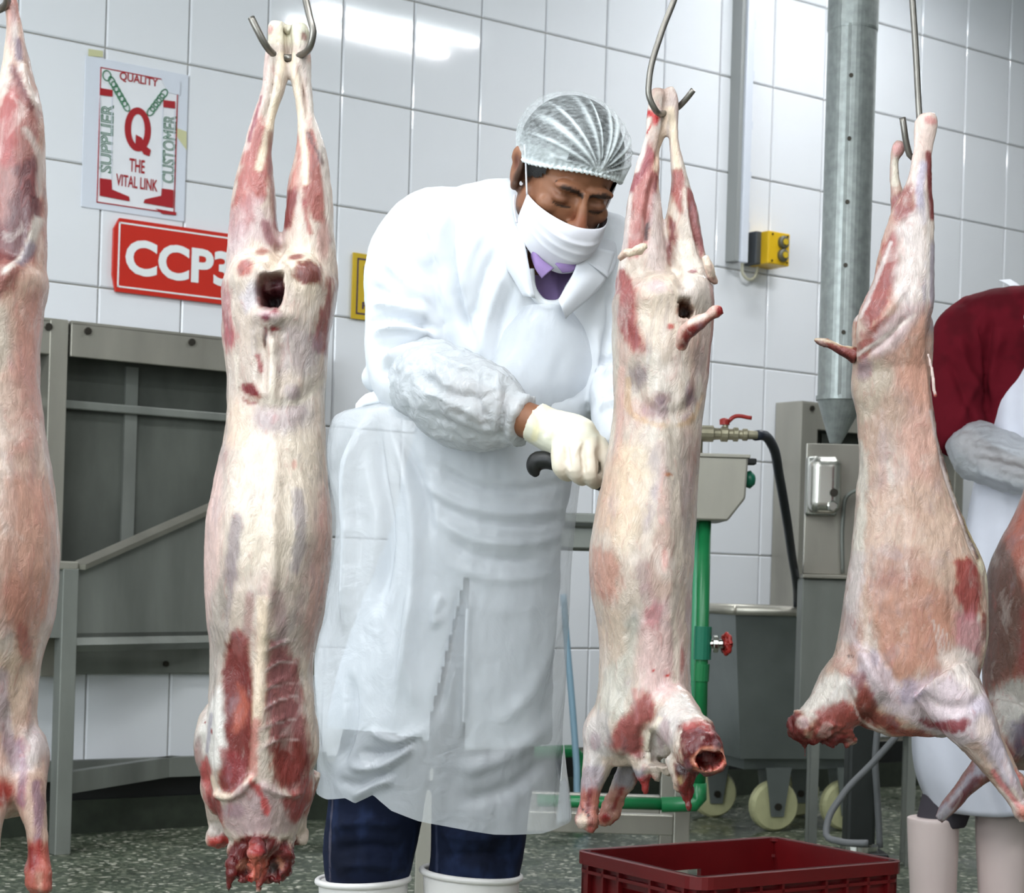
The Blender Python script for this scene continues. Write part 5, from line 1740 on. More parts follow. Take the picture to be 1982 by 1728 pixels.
# fore shanks
c4.line([(1860, 1360), (1890, 1430), (1925, 1490)], 22, (206, 190, 212), 0.8, 6).spot(1868, 1395, 18, 24, (240, 210, 196), amt=0.8)
c4.line([(1890, 1480), (1920, 1520), (1940, 1545)], 6, (196, 110, 112), 0.8).line([(1905, 1460), (1935, 1510), (1955, 1550)], 5, (212, 180, 190), 0.7)
c4.spot(1956, 1558, 20, 16, (222, 130, 110), amt=0.9, all_round=True).spot(1960, 1572, 8, 8, (150, 20, 22), all_round=True).spot(1985, 1520, 14, 22, (190, 80, 80), amt=0.8, all_round=True)
c4r = empty('goat_carcass', c4.loc)
tag(c4r, 'skinned goat carcass hanging side-on with belly slit and bloody neck beside the duct', 'carcass', 'hanging carcasses')
c4.done('carcass_body', M['flesh'], c4r)
t4 = Form(1775, 900, 3.05)
t4.limb([(1656, 690, -0.01, 18), (1635, 682, -0.01, 12), (1610, 670, -0.01, 9), (1585, 662, -0.01, 8), (1573, 658, -0.01, 4)], m=14).fuse(0.003, 4).rough(80, 0.004, 6).push()
t4.base((140, 70, 62)).line([(1572, 656), (1610, 664), (1645, 672)], 4, (220, 196, 150), 0.9).line([(1580, 668), (1620, 684), (1644, 700)], 5, (96, 24, 26), 0.9)
t4.done('tail', M['flesh2'], c4r)
f5 = Form(1775, 900, 3.05)
f5.limb([(1783, 690, -0.05, 3), (1790, 730, -0.055, 4), (1794, 765, -0.055, 4), (1797, 776, -0.055, 4)], m=10).fuse(0.003, 2).base((230, 196, 186)).spot(1797, 774, 6, 6, (190, 90, 80)).done('fat_strip', M['flesh2'], c4r)

# ---- carcass 1: cut by the left edge
c1 = Form(-20, 900, 2.4)
c1.rows([(-60, 0, 38), (-20, 4, 36), (20, 6, 40), (60, 8, 47), (130, 2, 61), (200, -8, 78), (260, -14, 84), (330, -16, 88), (400, -14, 91), (470, -14, 92), (540, -14, 90), (620, -5, 76)], n=50, kd=0.95)
c1.rows([(-60, -78, -40), (-20, -76, -44), (60, -86, -44), (130, -100, -36), (200, -116, -28), (260, -122, -24), (400, -130, -22), (540, -128, -24), (620, -114, -30)], n=50, kd=0.95)
c1.rows([(500, -90, 50, 0.8), (530, -128, 90, 0.95), (600, -124, 82, 1.0), (700, -116, 75, 1.05), (760, -117, 77, 1.1), (850, -128, 88, 1.15), (960, -142, 102, 1.25), (1080, -150, 110, 1.3), (1140, -146, 106, 1.3), (1200, -138, 98, 1.28), (1260, -122, 82, 1.25), (1320, -112, 72, 1.15), (1380, -105, 68, 1.1), (1440, -108, 72, 1.0), (1500, -108, 74, 0.9), (1560, -90, 60, 0.8), (1582, -60, 40, 0.7)], n=90, m=44)
c1.ball(56, 1470, -0.01, 42, 70, 48).ball(-92, 1470, -0.01, 42, 70, 48)
c1.limb([(60, 1500, -0.02, 40), (74, 1560, -0.03, 27), (86, 1610, -0.035, 20), (88, 1650, -0.035, 19), (91, 1690, -0.04, 25), (92, 1716, -0.04, 20), (92, 1722, -0.04, 10)])
c1.limb([(-95, 1500, 0.02, 40), (-110, 1560, 0.02, 27), (-116, 1610, 0.03, 20), (-118, 1690, 0.03, 22), (-118, 1716, 0.03, 16)])
c1.limb([(-20, 1500, -0.03, 60), (-24, 1580, -0.06, 52), (-26, 1640, -0.08, 48), (-26, 1660, -0.09, 30)])
c1.fuse(0.005, 5)
c1.ridge([(70, 1300), (58, 1380), (62, 1440)], 7, 0.006).ridge([(30, 1350), (40, 1430), (50, 1500)], 12, -0.006).ridge([(-18, 700), (-20, 900), (-20, 1150)], 16, 0.006)
c1.ridge([(60, 380), (70, 450), (50, 520), (20, 580)], 8, 0.005).ridge([(46, 120), (60, 180), (74, 215)], 5, 0.004)
c1.push()
c1.rough(26, 0.008, 24, (1, 1, 0.45)).rough(90, 0.0028, 4, (1, 1, 0.5)).push()
c1.ragged([(55, 1660), (130, 1660), (130, 1740), (55, 1740)], 70, 0.014, 3).push()
c1.p[:, 0] = -20 + np.abs(c1.p[:, 0] + 20)       # both sides of the animal are alike
c1.base((206, 168, 146))
fibres(c1, 91)
c1.area([(40, 130), (70, 190), (84, 300), (90, 420), (70, 520), (20, 600), (-60, 600), (-20, 400), (4, 250)], (140, 84, 84), 12, 10, 0.8)
c1.area([(48, 330), (72, 310), (86, 400), (70, 470), (40, 530), (26, 480)], (96, 54, 58), 9, 9, 0.9)
c1.area([(10, 200), (34, 180), (40, 260), (24, 330), (6, 320)], (166, 76, 74), 9, 9, 0.8)
c1.line([(30, 20), (34, 80), (52, 150), (76, 210)], 6, (222, 200, 186), 0.8).line([(38, 80), (44, 120)], 7, (90, 70, 96), 0.8).line([(30, 135), (52, 180), (70, 215)], 7, (110, 56, 60), 0.8)
c1.line([(60, 260), (80, 300), (82, 380)], 6, (204, 188, 178), 0.7).line([(82, 430), (62, 500), (36, 540)], 7, (216, 204, 190), 0.85).line([(72, 480), (58, 520)], 7, (130, 120, 140), 0.7)
c1.spot(10, 480, 26, 40, (106, 52, 56), amt=0.8).line([(4, 60), (14, 120), (2, 170)], 10, (232, 206, 178), 0.8).spot(30, 20, 14, 30, (196, 130, 122), amt=0.7)
c1.area([(-20, 560), (20, 590), (40, 640), (34, 720), (0, 740), (-40, 700)], (204, 186, 164), 14, 10, 0.8).spot(6, 590, 18, 18, (130, 118, 136), amt=0.7)
c1.area([(48, 600), (84, 560), (84, 700), (88, 850), (50, 900), (40, 760)], (196, 140, 128), 14, 10, 0.7)
c1.area([(-20, 760), (40, 740), (50, 900), (20, 1000), (-30, 980)], (216, 184, 160), 20, 12, 0.6)
c1.area([(40, 920), (100, 940), (112, 1080), (98, 1200), (60, 1220), (44, 1080)], (198, 146, 126), 20, 10, 0.7)
c1.spot(6, 1070, 30, 40, (170, 146, 146), amt=0.5, soft=0.8).spot(60, 1160, 30, 50, (160, 108, 98), amt=0.5, soft=0.8)
c1.area([(20, 1260), (60, 1260), (60, 1360), (40, 1420), (0, 1400)], (206, 176, 148), 14, 10, 0.7)
c1.line([(30, 1300), (30, 1400), (48, 1480)], 12, (150, 140, 160), 0.6, 6).spot(66, 1240, 8, 40, (160, 90, 84), amt=0.7)
c1.spot(18, 1525, 26, 24, (164, 66, 58), amt=0.95).spot(0, 1530, 18, 20, (160, 60, 56), amt=0.8).line([(4, 1500), (8, 1530), (-2, 1545)], 3, (220, 190, 170), 0.8)
c1.spot(74, 1440, 24, 40, (206, 190, 190), amt=0.8).line([(54, 1430), (62, 1490), (58, 1545)], 9, (140, 104, 130), 0.75, 5).line([(84, 1510), (92, 1570), (90, 1620)], 9, (120, 92, 120), 0.7, 5)
c1.area([(62, 1620), (112, 1620), (120, 1730), (60, 1730)], (176, 92, 80), 10, 9, 0.9, all_round=True).line([(78, 1630), (82, 1670)], 8, (140, 22, 24), 0.9).line([(92, 1620), (94, 1660)], 5, (150, 30, 30), 0.8)
c1.line([(95, 1680), (97, 1710)], 6, (196, 150, 130), 0.8).spot(61, 1456, 4, 2.5, (170, 40, 60), wob=0)
c1r = empty('goat_carcass', c1.loc)
tag(c1r, 'skinned goat carcass cut off by the photo\'s left edge, one bloody shank low', 'carcass', 'hanging carcasses')
c1.done('carcass_body', M['flesh'], c1r)

# ---- carcass 5: behind, right edge
c5 = Form(2030, 900, 3.45)
c5.rows([(330, 2050, 2074), (400, 2040, 2080), (480, 2030, 2090), (560, 2018, 2104), (640, 2000, 2116), (740, 1998, 2110)], n=40, kd=0.8)
c5.rows([(720, 1992, 2118, 0.7), (800, 1994, 2112, 0.8), (900, 1992, 2120, 0.9), (960, 1978, 2130, 0.9), (1000, 1962, 2140, 0.85), (1050, 1935, 2150, 0.8), (1100, 1914, 2154, 0.75), (1160, 1908, 2156, 0.72), (1240, 1904, 2156, 0.7), (1320, 1902, 2154, 0.66), (1380, 1908, 2150, 0.62), (1440, 1920, 2140, 0.55), (1490, 1960, 2110, 0.4)], n=70, m=40)
c5.limb([(1960, 1380, -0.03, 60), (1925, 1440, -0.05, 46), (1885, 1485, -0.055, 26), (1850, 1520, -0.06, 18), (1815, 1562, -0.06, 15), (1802, 1580, -0.06, 9)])
c5.limb([(2080, 1380, 0.0, 60), (2110, 1440, 0.0, 46), (2140, 1490, 0.0, 26), (2160, 1560, 0.0, 15)])
c5.fuse(0.0055, 5)
c5.rough(40, 0.004, 33, (1, 1, 0.5)).push()
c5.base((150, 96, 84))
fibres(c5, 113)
c5.area([(1900, 1080), (1940, 1040), (1960, 1120), (1950, 1280), (1910, 1330), (1898, 1220)], (112, 86, 76), 14, 10, 0.85, all_round=True)
c5.line([(1975, 960), (1955, 1040), (1975, 1130)], 16, (196, 120, 100), 0.7, 6)
c5.area([(1905, 1350), (1930, 1320), (1990, 1310), (1970, 1380), (1930, 1430), (1912, 1400)], (196, 194, 186), 12, 14, 0.85)
c5.area([(1930, 1390), (1980, 1380), (1985, 1460), (1940, 1450)], (104, 92, 116), 12, 10, 0.8).area([(1960, 1180), (2000, 1180), (2000, 1330), (1970, 1310)], (140, 52, 50), 12, 10, 0.8)
c5.line([(1900, 1450), (1850, 1515), (1805, 1570)], 12, (176, 182, 200), 0.7, 5).line([(1870, 1500), (1830, 1550)], 8, (110, 26, 34), 0.85)
c5r = empty('goat_carcass', c5.loc)
tag(c5r, 'darker goat carcass behind the others, half cut off by the photo\'s right edge', 'carcass', 'hanging carcasses')
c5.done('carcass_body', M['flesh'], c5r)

# ------------------------------------------------------------------ rail and hooks
M['hook'] = plain('hook_steel', (128, 124, 118), rough=0.36, metal=0.85, noise=0.2, nscale=30)
RZ = 2.45
ra, rb_ = Vector((-1.4, 1.98, RZ)), Vector((1.5, 3.50, RZ))
rl = MB().tube([ra - Vector((0, 0, 0)), rb_], 0.022, 14).build('overhead_rail', M['steel'], smooth=True)
tag(rl, 'steel overhead rail above the picture that the hooks hang from', 'rail')
for q in (0.03, 0.97):
    p_ = ra.lerp(rb_, q)
    MB().tube([p_, (p_.x, p_.y, CEIL)], 0.014, 10).build('hanger_rod', M['steel'], rl)


def rail_at(x):
    t = (x - ra.x) / (rb_.x - ra.x)
    return ra.lerp(rb_, t)


def hook(pts, r, Y, topx, label):
    """pts: (x, y, depth offset) of the lower bend; then a shaft up to an eye over the rail"""
    P3 = [at(x, y, Y + d) for x, y, d in pts]
    tp_ = rail_at(topx)
    P3 = curve3(P3, 40)
    e0 = Vector(P3[0])
    up = [Vector((tp_.x, tp_.y - 0.045, RZ - 0.02)), Vector((tp_.x, tp_.y - 0.03, RZ + 0.03)), Vector((tp_.x, tp_.y, RZ + 0.045)), Vector((tp_.x, tp_.y + 0.03, RZ + 0.03)), Vector((tp_.x, tp_.y + 0.04, RZ))]
    up.reverse()
    o = MB().tube([tuple(p) for p in curve3(up, 10)] + [tuple(e0.lerp(up[-1], 0.98))] + P3, r, 10).build('meat_hook', M['hook'], smooth=True)
    return tag(o, label, 'hook', 'steel meat hooks')


hook([(592, 0, -0.02), (600, 35, -0.03), (606, 62, -0.035), (600, 90, -0.03), (582, 107, -0.012), (556, 112, 0.0), (530, 105, -0.012), (512, 84, -0.03), (498, 58, -0.035), (486, 34, -0.035)], 0.0048, 2.55, at(580, -30, 2.55).x, 'bent steel hook through the hocks of the carcass by the CCP3 sign')
hook([(1305, 0, -0.03), (1278, 70, -0.035), (1257, 150, -0.04), (1256, 185, -0.04), (1268, 212, -0.035), (1290, 218, 0.0), (1312, 208, 0.01), (1326, 194, 0.0), (1342, 174, -0.01)], 0.0045, 2.8, at(1420, -300, 2.8).x, 'bent steel hook through the hocks of the carcass being cut')
hook([(1766, 0, 0.0), (1772, 90, 0.0), (1779, 220, 0.0), (1782, 270, 0.0), (1778, 300, 0.0), (1764, 304, 0.0), (1755, 280, -0.005), (1750, 250, -0.01), (1747, 228, -0.01)], 0.0052, 3.05, at(1764, -100, 3.05).x, 'long steel hook holding the side-on carcass near the duct')
hook([(-10, -60, 0.0), (0, -30, -0.02), (14, -10, -0.03), (10, 10, -0.01), (-14, 20, 0.0), (-38, 8, -0.01), (-50, -16, -0.03), (-56, -40, -0.03)], 0.0048, 2.4, at(-15, -100, 2.4).x, 'steel hook above the carcass at the left photo edge')
hook([(2060, 280, 0.0), (2070, 320, 0.0), (2066, 350, 0.0), (2050, 350, 0.0), (2040, 330, 0.0)], 0.005, 3.45, at(2060, 200, 3.45).x, 'steel hook above the carcass at the right photo edge')

# ================================================================== THE BUTCHER
YM = 3.2
M['cloth'] = col_mat('white_cotton', rough=0.85, spec=0.2, bump=0.06, bscale=700)
M['cloth_w'] = plain('white_cotton_plain', (236, 240, 244), rough=0.85, spec=0.2)
M['denim'] = col_mat('dark_denim', rough=0.85, spec=0.15, bump=0.12, bscale=900)
M['skin'] = col_mat('skin', rough=0.48, spec=0.4, bump=0.03, bscale=500)
M['hair'] = plain('black_hair', (14, 12, 12), rough=0.6, bump=0.4, bscale=220)
M['rubber_w'] = plain('white_rubber', (226, 222, 220), rough=0.35, noise=0.05)


def film(name, c, alpha, rough, bump=0.0, bscale=30.0, streak=0.0):
    """thin translucent plastic film"""
    m, N, L, P = new_mat(name)
    P.inputs['Base Color'].default_value = rgba(c)
    P.inputs['Roughness'].default_value = rough
    P.inputs['Specular IOR Level'].default_value = 0.5
    tl = N.new('ShaderNodeBsdfTranslucent')
    tl.inputs['Color'].default_value = rgba(c)
    tr_ = N.new('ShaderNodeBsdfTransparent')
    m1 = N.new('ShaderNodeMixShader')
    m1.inputs[0].default_value = 0.25
    m2 = N.new('ShaderNodeMixShader')
    m2.inputs[0].default_value = alpha
    L.new(P.outputs[0], m1.inputs[1])
    L.new(tl.outputs[0], m1.inputs[2])
    L.new(tr_.outputs[0], m2.inputs[1])
    L.new(m1.outputs[0], m2.inputs[2])
    out = [n_ for n_ in N if n_.type == 'OUTPUT_MATERIAL'][0]
    L.new(m2.outputs[0], out.inputs[0])
    if bump:
        tc = N.new('ShaderNodeTexCoord')
        nb = N.new('ShaderNodeTexNoise')
        nb.inputs['Scale'].default_value = bscale
        nb.inputs['Detail'].default_value = 5
        nb.inputs['Distortion'].default_value = 1.2
        L.new(tc.outputs['Object'], nb.inputs['Vector'])
        bp = N.new('ShaderNodeBump')
        bp.inputs['Strength'].default_value = bump
        bp.inputs['Distance'].default_value = 0.02
        L.new(nb.outputs[0], bp.inputs['Height'])
        L.new(bp.outputs[0], P.inputs['Normal'])
    return m


M['apron_film'] = film('apron_film', (236, 240, 246), 0.57, 0.22, 0.20, 20)
M['sleeve_film'] = film('sleeve_film', (224, 228, 232), 0.80, 0.22, 0.35, 38)

bf = Form(900, 1000, YM)          # frame shared by everything he wears
man = empty('person', (bf.loc.x, bf.loc.y, 0))
tag(man, 'butcher in white coat, hair net and face mask, cutting the middle carcass', 'person')
OFF = Vector((0, 0, bf.loc.z))

# ---- head frame: millimetres, face towards -y
HD = at(1100, 338, YM - 0.12) - bf.loc
HR = Matrix.Rotation(math.radians(5), 4, 'Y') @ Matrix.Rotation(math.radians(24), 4, 'Z') @ Matrix.Rotation(math.radians(33), 4, 'X')
HM = Matrix.Translation(HD) @ HR
HMi = np.array(HM.inverted())


def hl(co):
    """body coordinates -> head millimetres"""
    q = np.column_stack([co, np.ones(len(co))]) @ HMi.T
    return q[:, :3] * 1000


def hw(p):
    return HM @ Vector((p[0] / 1000, p[1] / 1000, p[2] / 1000))


def hball(mb, c, r, n=14, m=20):
    v, f = [], []
    for i in range(n + 1):
        a = math.pi * i / n
        for k in range(m):
            q = 2 * math.pi * k / m
            v.append(hw((c[0] + r[0] * math.sin(a) * math.cos(q), c[1] + r[1] * math.sin(a) * math.sin(q), c[2] - r[2] * math.cos(a))))
    for i in range(n):
        for k in range(m):
            k2 = (k + 1) % m
            f.append((i * m + k, i * m + k2, (i + 1) * m + k2, (i + 1) * m + k))
    mb.add(v, f)


B = Form(900, 1000, YM)
hm = B.mb
hball(hm, (0, 15, 26), (76, 96, 82))
hball(hm, (0, -28, -25), (64, 60, 84))
hball(hm, (0, -34, -72), (52, 48, 44))
hball(hm, (0, -66, -98), (24, 22, 20))
for sx in (-1, 1):
    hball(hm, (sx * 39, -56, -32), (24, 22, 18))
    hball(hm, (sx * 24, -76, 9), (28, 12, 9))
    hball(hm, (sx * 31, -72, -12), (16, 13, 11))
    hball(hm, (sx * 11, -98, -46), (9, 10, 8))
    hball(hm, (sx * 50, -10, -52), (24, 32, 38))
    hball(hm, (sx * 72, 14, -8), (12, 14, 24))
    hball(hm, (sx * 82, 14, -10), (8, 19, 31))
    hball(hm, (sx * 85, 20, 6), (9, 18, 17))
    hball(hm, (sx * 81, 6, -36), (7, 10, 11))
hm.tube([hw((0, -84, 8)), hw((0, -92, -12)), hw((0, -102, -30)), hw((0, -107, -43)), hw((0, -98, -52))], [0.008, 0.0085, 0.010, 0.013, 0.010], 14)
hm.tube([hw((0, 20, -40)), hw((0, 30, -80)), Vector((*[float(q) for q in (B.T(1048, 500)[0],)], -0.04, float(B.T(1048, 500)[1]))), Vector((float(B.T(1040, 580)[0]), 0.0, float(B.T(1040, 580)[1])))], [0.056, 0.055, 0.058, 0.07], 20)
B.rows([(430, 960, 1090, 0.5), (480, 870, 1140, 0.45), (600, 880, 1130, 0.5), (800, 880, 1110, 0.5), (1000, 840, 1060, 0.5), (1150, 820, 1050, 0.5), (1200, 840, 1030, 0.4)], n=30)
B.limb([(900, 470, 0.0, 50), (840, 480, 0.0, 52), (800, 600, -0.02, 44), (785, 705, -0.06, 38), (880, 778, -0.17, 38), (950, 812, -0.23, 35), (1005, 834, -0.262, 33), (1045, 850, -0.275, 31), (1070, 862, -0.28, 26)], n=40)
B.limb([(1100, 470, 0.0, 50), (1160, 480, 0.0, 52), (1200, 600, 0.0, 44), (1205, 705, -0.02, 38), (1190, 790, -0.10, 36), (1190, 850, -0.17, 33), (1200, 890, -0.2, 30)], n=36)
B.limb([(880, 1150, 0.0, 80), (800, 1300, 0.0, 72), (735, 1540, -0.01, 62), (715, 1690, 0.0, 48), (705, 1850, 0.02, 44), (700, 1990, 0.03, 40), (698, 2020, -0.06, 34), (696, 2028, -0.14, 24)], n=40)
B.limb([(980, 1150, 0.0, 80), (960, 1300, 0.0, 72), (928, 1540, -0.01, 62), (918, 1690, 0.0, 48), (912, 1850, 0.02, 44), (908, 1990, 0.03, 40), (920, 2020, -0.06, 34), (930, 2028, -0.14, 24)], n=40)
B.fuse(0.0032, 3)
H = hl(B.co)
hx, hy, hz = H[:, 0], H[:, 1], H[:, 2]
inface = (np.abs(hx) < 100) & (hz > -125) & (hz < 125) & (hy < 120)


def hpush(cx_, cz_, rx, rz, amp, both=True):
    for sx in ((-1, 1) if both else (1,)):
        a = np.exp(-(((hx - sx * cx_) / rx) ** 2 + ((hz - cz_) / rz) ** 2)) * inface * (hy < -20)
        B.co += B.no * (a * amp)[:, None]


hpush(16, -6, 9, 8, -0.004)
hpush(33, -13, 15, 6, 0.0025)
hpush(33, -22, 16, 2.6, -0.0022)
hpush(30, -4, 18, 3.0, -0.002)
hpush(30, 6, 22, 4, 0.0022)
hpush(0, 7, 6, 10, -0.0015, False)
# hollow of each ear
for sx in (-1, 1):
    a = np.exp(-(((hy - 12) / 9) ** 2 + ((hz + 2) / 15) ** 2)) * (hx * sx > 78)
    B.co[:] += B.no * (a * -0.006)[:, None]
B.push()
H = hl(B.co)
hx, hy, hz = H[:, 0], H[:, 1], H[:, 2]
B.base((138, 92, 66))
B.mottle((120, 76, 54), 24, 0.45, 0.65, 4, (1, 1, 1), 0.5)


def hpaint(a, c):
    B._mix(np.clip(a, 0, 1) * inface, c)


nz1 = fbm(B.co * 300, 5, 2) - 0.5
for sx in (-1, 1):
    t_ = np.clip((hx * sx - 8) / 46, 0, 1)
    zb_ = 3 + 9 * np.sin(t_ * 2.2) - 5 * t_
    a = sstep(6.0, 3.0, np.abs(hz - zb_) + nz1 * 4 + np.clip(hx * sx - 40, 0, 20) * 0.6) * (hx * sx > 5) * (hx * sx < 47) * (hy < -30)
    hpaint(a * 0.95, (16, 11, 10))
    # lash line of the lowered lid
    zl_ = -21 - 3 * np.sin(np.clip((hx * sx - 16) / 32, 0, 1) * math.pi)
    a = sstep(2.6, 1.2, np.abs(hz - zl_)) * (hx * sx > 15) * (hx * sx < 44) * (hy < -40)
    hpaint(a * 0.95, (14, 9, 8))
    hpaint(sstep(16, 4, np.sqrt(((hx * sx - 32) / 1.3) ** 2 + (hz + 11) ** 2)) * 0.35 * (hy < -40), (84, 50, 38))
hpaint(sstep(-36, -58, hz + nz1 * 14 + 0.25 * np.abs(hx)) * (hy < 20) * (hy > -140) * 0.75, (40, 28, 24))
hpaint(sstep(56, 64, np.abs(hx)) * sstep(12, 2, np.abs(hy + 2)) * sstep(40, 10, hz) * sstep(-70, -30, hz) * 0.8, (30, 22, 20))
hpaint((np.abs(hx) > 76) * sstep(12, 4, np.sqrt((hy - 12) ** 2 + ((hz + 2) / 1.6) ** 2)) * 0.7, (84, 36, 28))
hpaint(sstep(16, 6, np.sqrt(hx ** 2 + ((hz + 34) / 1.2) ** 2)) * (hy < -80) * 0.4, (150, 84, 62))
bo = B.done('body', M['skin'], man, OFF)

# ---- hair under the net
hh = MB()
hball(hh, (0, 17, 31), (83, 103, 88), 64, 96)
ho_ = hh.build('hair', M['hair'], man, smooth=True, loc=OFF)
me_ = ho_.data
co, no = mesh_np(me_)
h_ = hl(co)
import bmesh
bm = bmesh.new()
bm.from_mesh(me_)
bm.verts.ensure_lookup_table()
cutz = 40 - 0.42 * (h_[:, 1] + 80)
cutz = np.where(np.abs(h_[:, 0]) > 60, cutz - 26, cutz)
bmesh.ops.delete(bm, geom=[bm.verts[i] for i in np.nonzero(h_[:, 2] < cutz)[0]], context='VERTS')
bm.to_mesh(me_)
bm.free()

# ---- bouffant hair net: sheer cap, pleats gathered at a knot over the forehead
m, N, L, P = new_mat('hair_net')
a_ = N.new('ShaderNodeAttribute')
a_.attribute_name = 'Col'
P.inputs['Base Color'].default_value = rgba((232, 240, 242))
P.inputs['Roughness'].default_value = 0.7
tcn = N.new('ShaderNodeTexCoord')
nzn = N.new('ShaderNodeTexNoise')
nzn.inputs['Scale'].default_value = 90
nzn.inputs['Detail'].default_value = 6
mpn = N.new('ShaderNodeMapping')
mpn.inputs['Scale'].default_value = (1, 1, 2.5)
mpn.inputs['Rotation'].default_value = (0.3, 0.6, 0)
L.new(tcn.outputs['Object'], mpn.inputs[0])
L.new(mpn.outputs[0], nzn.inputs['Vector'])
mrn = N.new('ShaderNodeMapRange')
mrn.inputs[1].default_value, mrn.inputs[2].default_value, mrn.inputs[3].default_value, mrn.inputs[4].default_value = 0.35, 0.7, -0.07, 0.13
L.new(nzn.outputs[0], mrn.inputs[0])
sepn = N.new('ShaderNodeSeparateColor')
L.new(a_.outputs['Color'], sepn.inputs[0])
addn = N.new('ShaderNodeMath')
addn.operation = 'ADD'
addn.use_clamp = True
L.new(sepn.outputs[0], addn.inputs[0])
L.new(mrn.outputs[0], addn.inputs[1])
L.new(addn.outputs[0], P.inputs['Alpha'])
M['net'] = m
nv, nf = [], []
NA, NB = 300, 64
KN = np.array((6.0, -88.0, 46.0))
pleats = [-80, -64, -47, -33, -15, -5, 10, 19, 30, 43, 56, 70, 80]
alpha = []
for i in range(NA):
    az = 2 * math.pi * i / NA            # 0 = face direction (-y)
    sa_, ca_ = math.sin(az), math.cos(az)
    # lower rim of the cap
    rimz = 38 + 6 * math.cos(az) - 26 * (1 - math.cos(az)) / 2 - 20 * abs(sa_) ** 2
    for j in range(NB):
        t = j / (NB - 1)                 # 0 rim .. 1 crown
        el0 = math.asin(max(-0.9, min(0.9, (rimz - 40) / 84.0)))
        el = el0 + (math.pi / 2 - el0) * t
        puff = 1 + 0.035 * math.sin(math.pi * min(1, t * 1.5))
        p = np.array((90 * puff * math.cos(el) * sa_, 18 - 108 * puff * math.cos(el) * ca_, 40 + 84 * puff * math.sin(el)))
        d = p - KN
        ang = math.degrees(math.atan2(d[0], max(d[2], 0) + 0.45 * abs(d[1])))
        r = math.sqrt((d ** 2).sum())
        w = max(0.0, 1 - r / 150.0)
        dn = 0.15
        disp = 0.0
        if d[1] < 150:
            for q, a0 in enumerate(pleats):
                wd_ = (1.2 + 2.6 * ((q * 37) % 5) / 4) * (0.5 + 0.9 * w)
                g_ = math.exp(-((ang - a0) / wd_) ** 2)
                dn = max(dn, 0.15 + 0.70 * g_ * min(1, w * 2.4) * (0.65 + 0.35 * ((q * 53) % 4) / 3))
                disp += 3.5 * g_ * min(1, w * 1.6)
        dn = max(dn, 0.98 * math.exp(-(r / 17) ** 2))
        dn = max(dn, 0.85 * math.exp(-(t / 0.09) ** 2))
        if abs(sa_) > 0.5:
            dn = max(dn, 0.6 * math.exp(-(t / 0.3) ** 2))
        disp += 1.6 * math.sin(az * 60) * math.exp(-(t / 0.06) ** 2)
        nn = (p - np.array((0, 18, 40)))
        nn /= np.linalg.norm(nn)
        p = p + nn * disp
        nv.append(hw(p))
        alpha.append(dn)
for i in range(NA):
    i2 = (i + 1) % NA
    for j in range(NB - 1):
        nf.append((i * NB + j, i2 * NB + j, i2 * NB + j + 1, i * NB + j + 1))
nf_ = Form(0, 0, 1)
nf_.take(nv, nf)
nf_.col = np.column_stack([alpha] * 3)
net_o = nf_.done('hair_net', M['net'], man, OFF)
rb = MB()
rp_ = []
for i in range(241):
    az = 2 * math.pi * i / 240
    sa_, ca_ = math.sin(az), math.cos(az)
    rimz = 38 + 6 * math.cos(az) - 26 * (1 - math.cos(az)) / 2 - 20 * abs(sa_) ** 2
    el0 = math.asin((rimz - 40) / 84.0)
    k_ = 1 + 0.012 * math.sin(az * 70)
    rp_.append(hw((90 * k_ * math.cos(el0) * sa_, 18 - 108 * k_ * math.cos(el0) * ca_, rimz - 1 + 1.6 * math.sin(az * 70 + 1))))
rb.tube(rp_, 0.0032, 6, caps=False)
rb.build('net_band', plain('net_band', (228, 236, 238), rough=0.8), net_o, smooth=True)

# ---- pleated mask with ear loops
M['mask'] = plain('mask_white', (220, 220, 228), rough=0.6)
mv, mf = [], []
NU, NV = 44, 40
for lay in (0, 1):
    for i in range(NU):
        u = -1 + 2 * i / (NU - 1)
        c_ = math.cos(u * math.pi / 2) ** 0.75 if abs(u) < 1 else 0
        for j in range(NV):
            v_ = j / (NV - 1)
            zt_, zb_ = -38 * c_ + -34 * (1 - c_), -128 * c_ + -88 * (1 - c_)
            z = zt_ + (zb_ - zt_) * v_
            yc = -119 - 16 * math.sin(math.pi * min(1, v_ * 1.05) ** 0.8) + 20 * v_
            y = -28 + (yc + 28) * c_
            x = 70 * math.sin(u * 1.25) / math.sin(1.25) * (1 - 0.10 * v_ * (1 - abs(u)))
            pl = 0.0
            for pv in (0.30, 0.48, 0.66):
                q = (v_ - pv) / 0.09
                pl += 3.4 * max(0, 1 - abs(q)) * (1 if q < 0 else 0.35) * (1 - abs(u) ** 4)
            y -= pl
            y += 1.0 * math.sin(u * 9 + v_ * 6) + lay * 1.2
            mv.append(hw((x, y, z)))
o_ = NU * NV
for i in range(NU - 1):
    for j in range(NV - 1):
        a, b, c, d = i * NV + j, i * NV + j + 1, (i + 1) * NV + j + 1, (i + 1) * NV + j
        mf += [(a, b, c, d), (a + o_, d + o_, c + o_, b + o_)]
for i in range(NU - 1):
    for j in (0, NV - 1):
        a, b = i * NV + j, (i + 1) * NV + j
        mf.append((a, b, b + o_, a + o_))
for j in range(NV - 1):
    for i in (0, NU - 1):
        a, b = i * NV + j, i * NV + j + 1
        mf.append((a, b, b + o_, a + o_))
mk_ = MB().add(mv, mf).build('face_mask', M['mask'], man, smooth=True, loc=OFF)
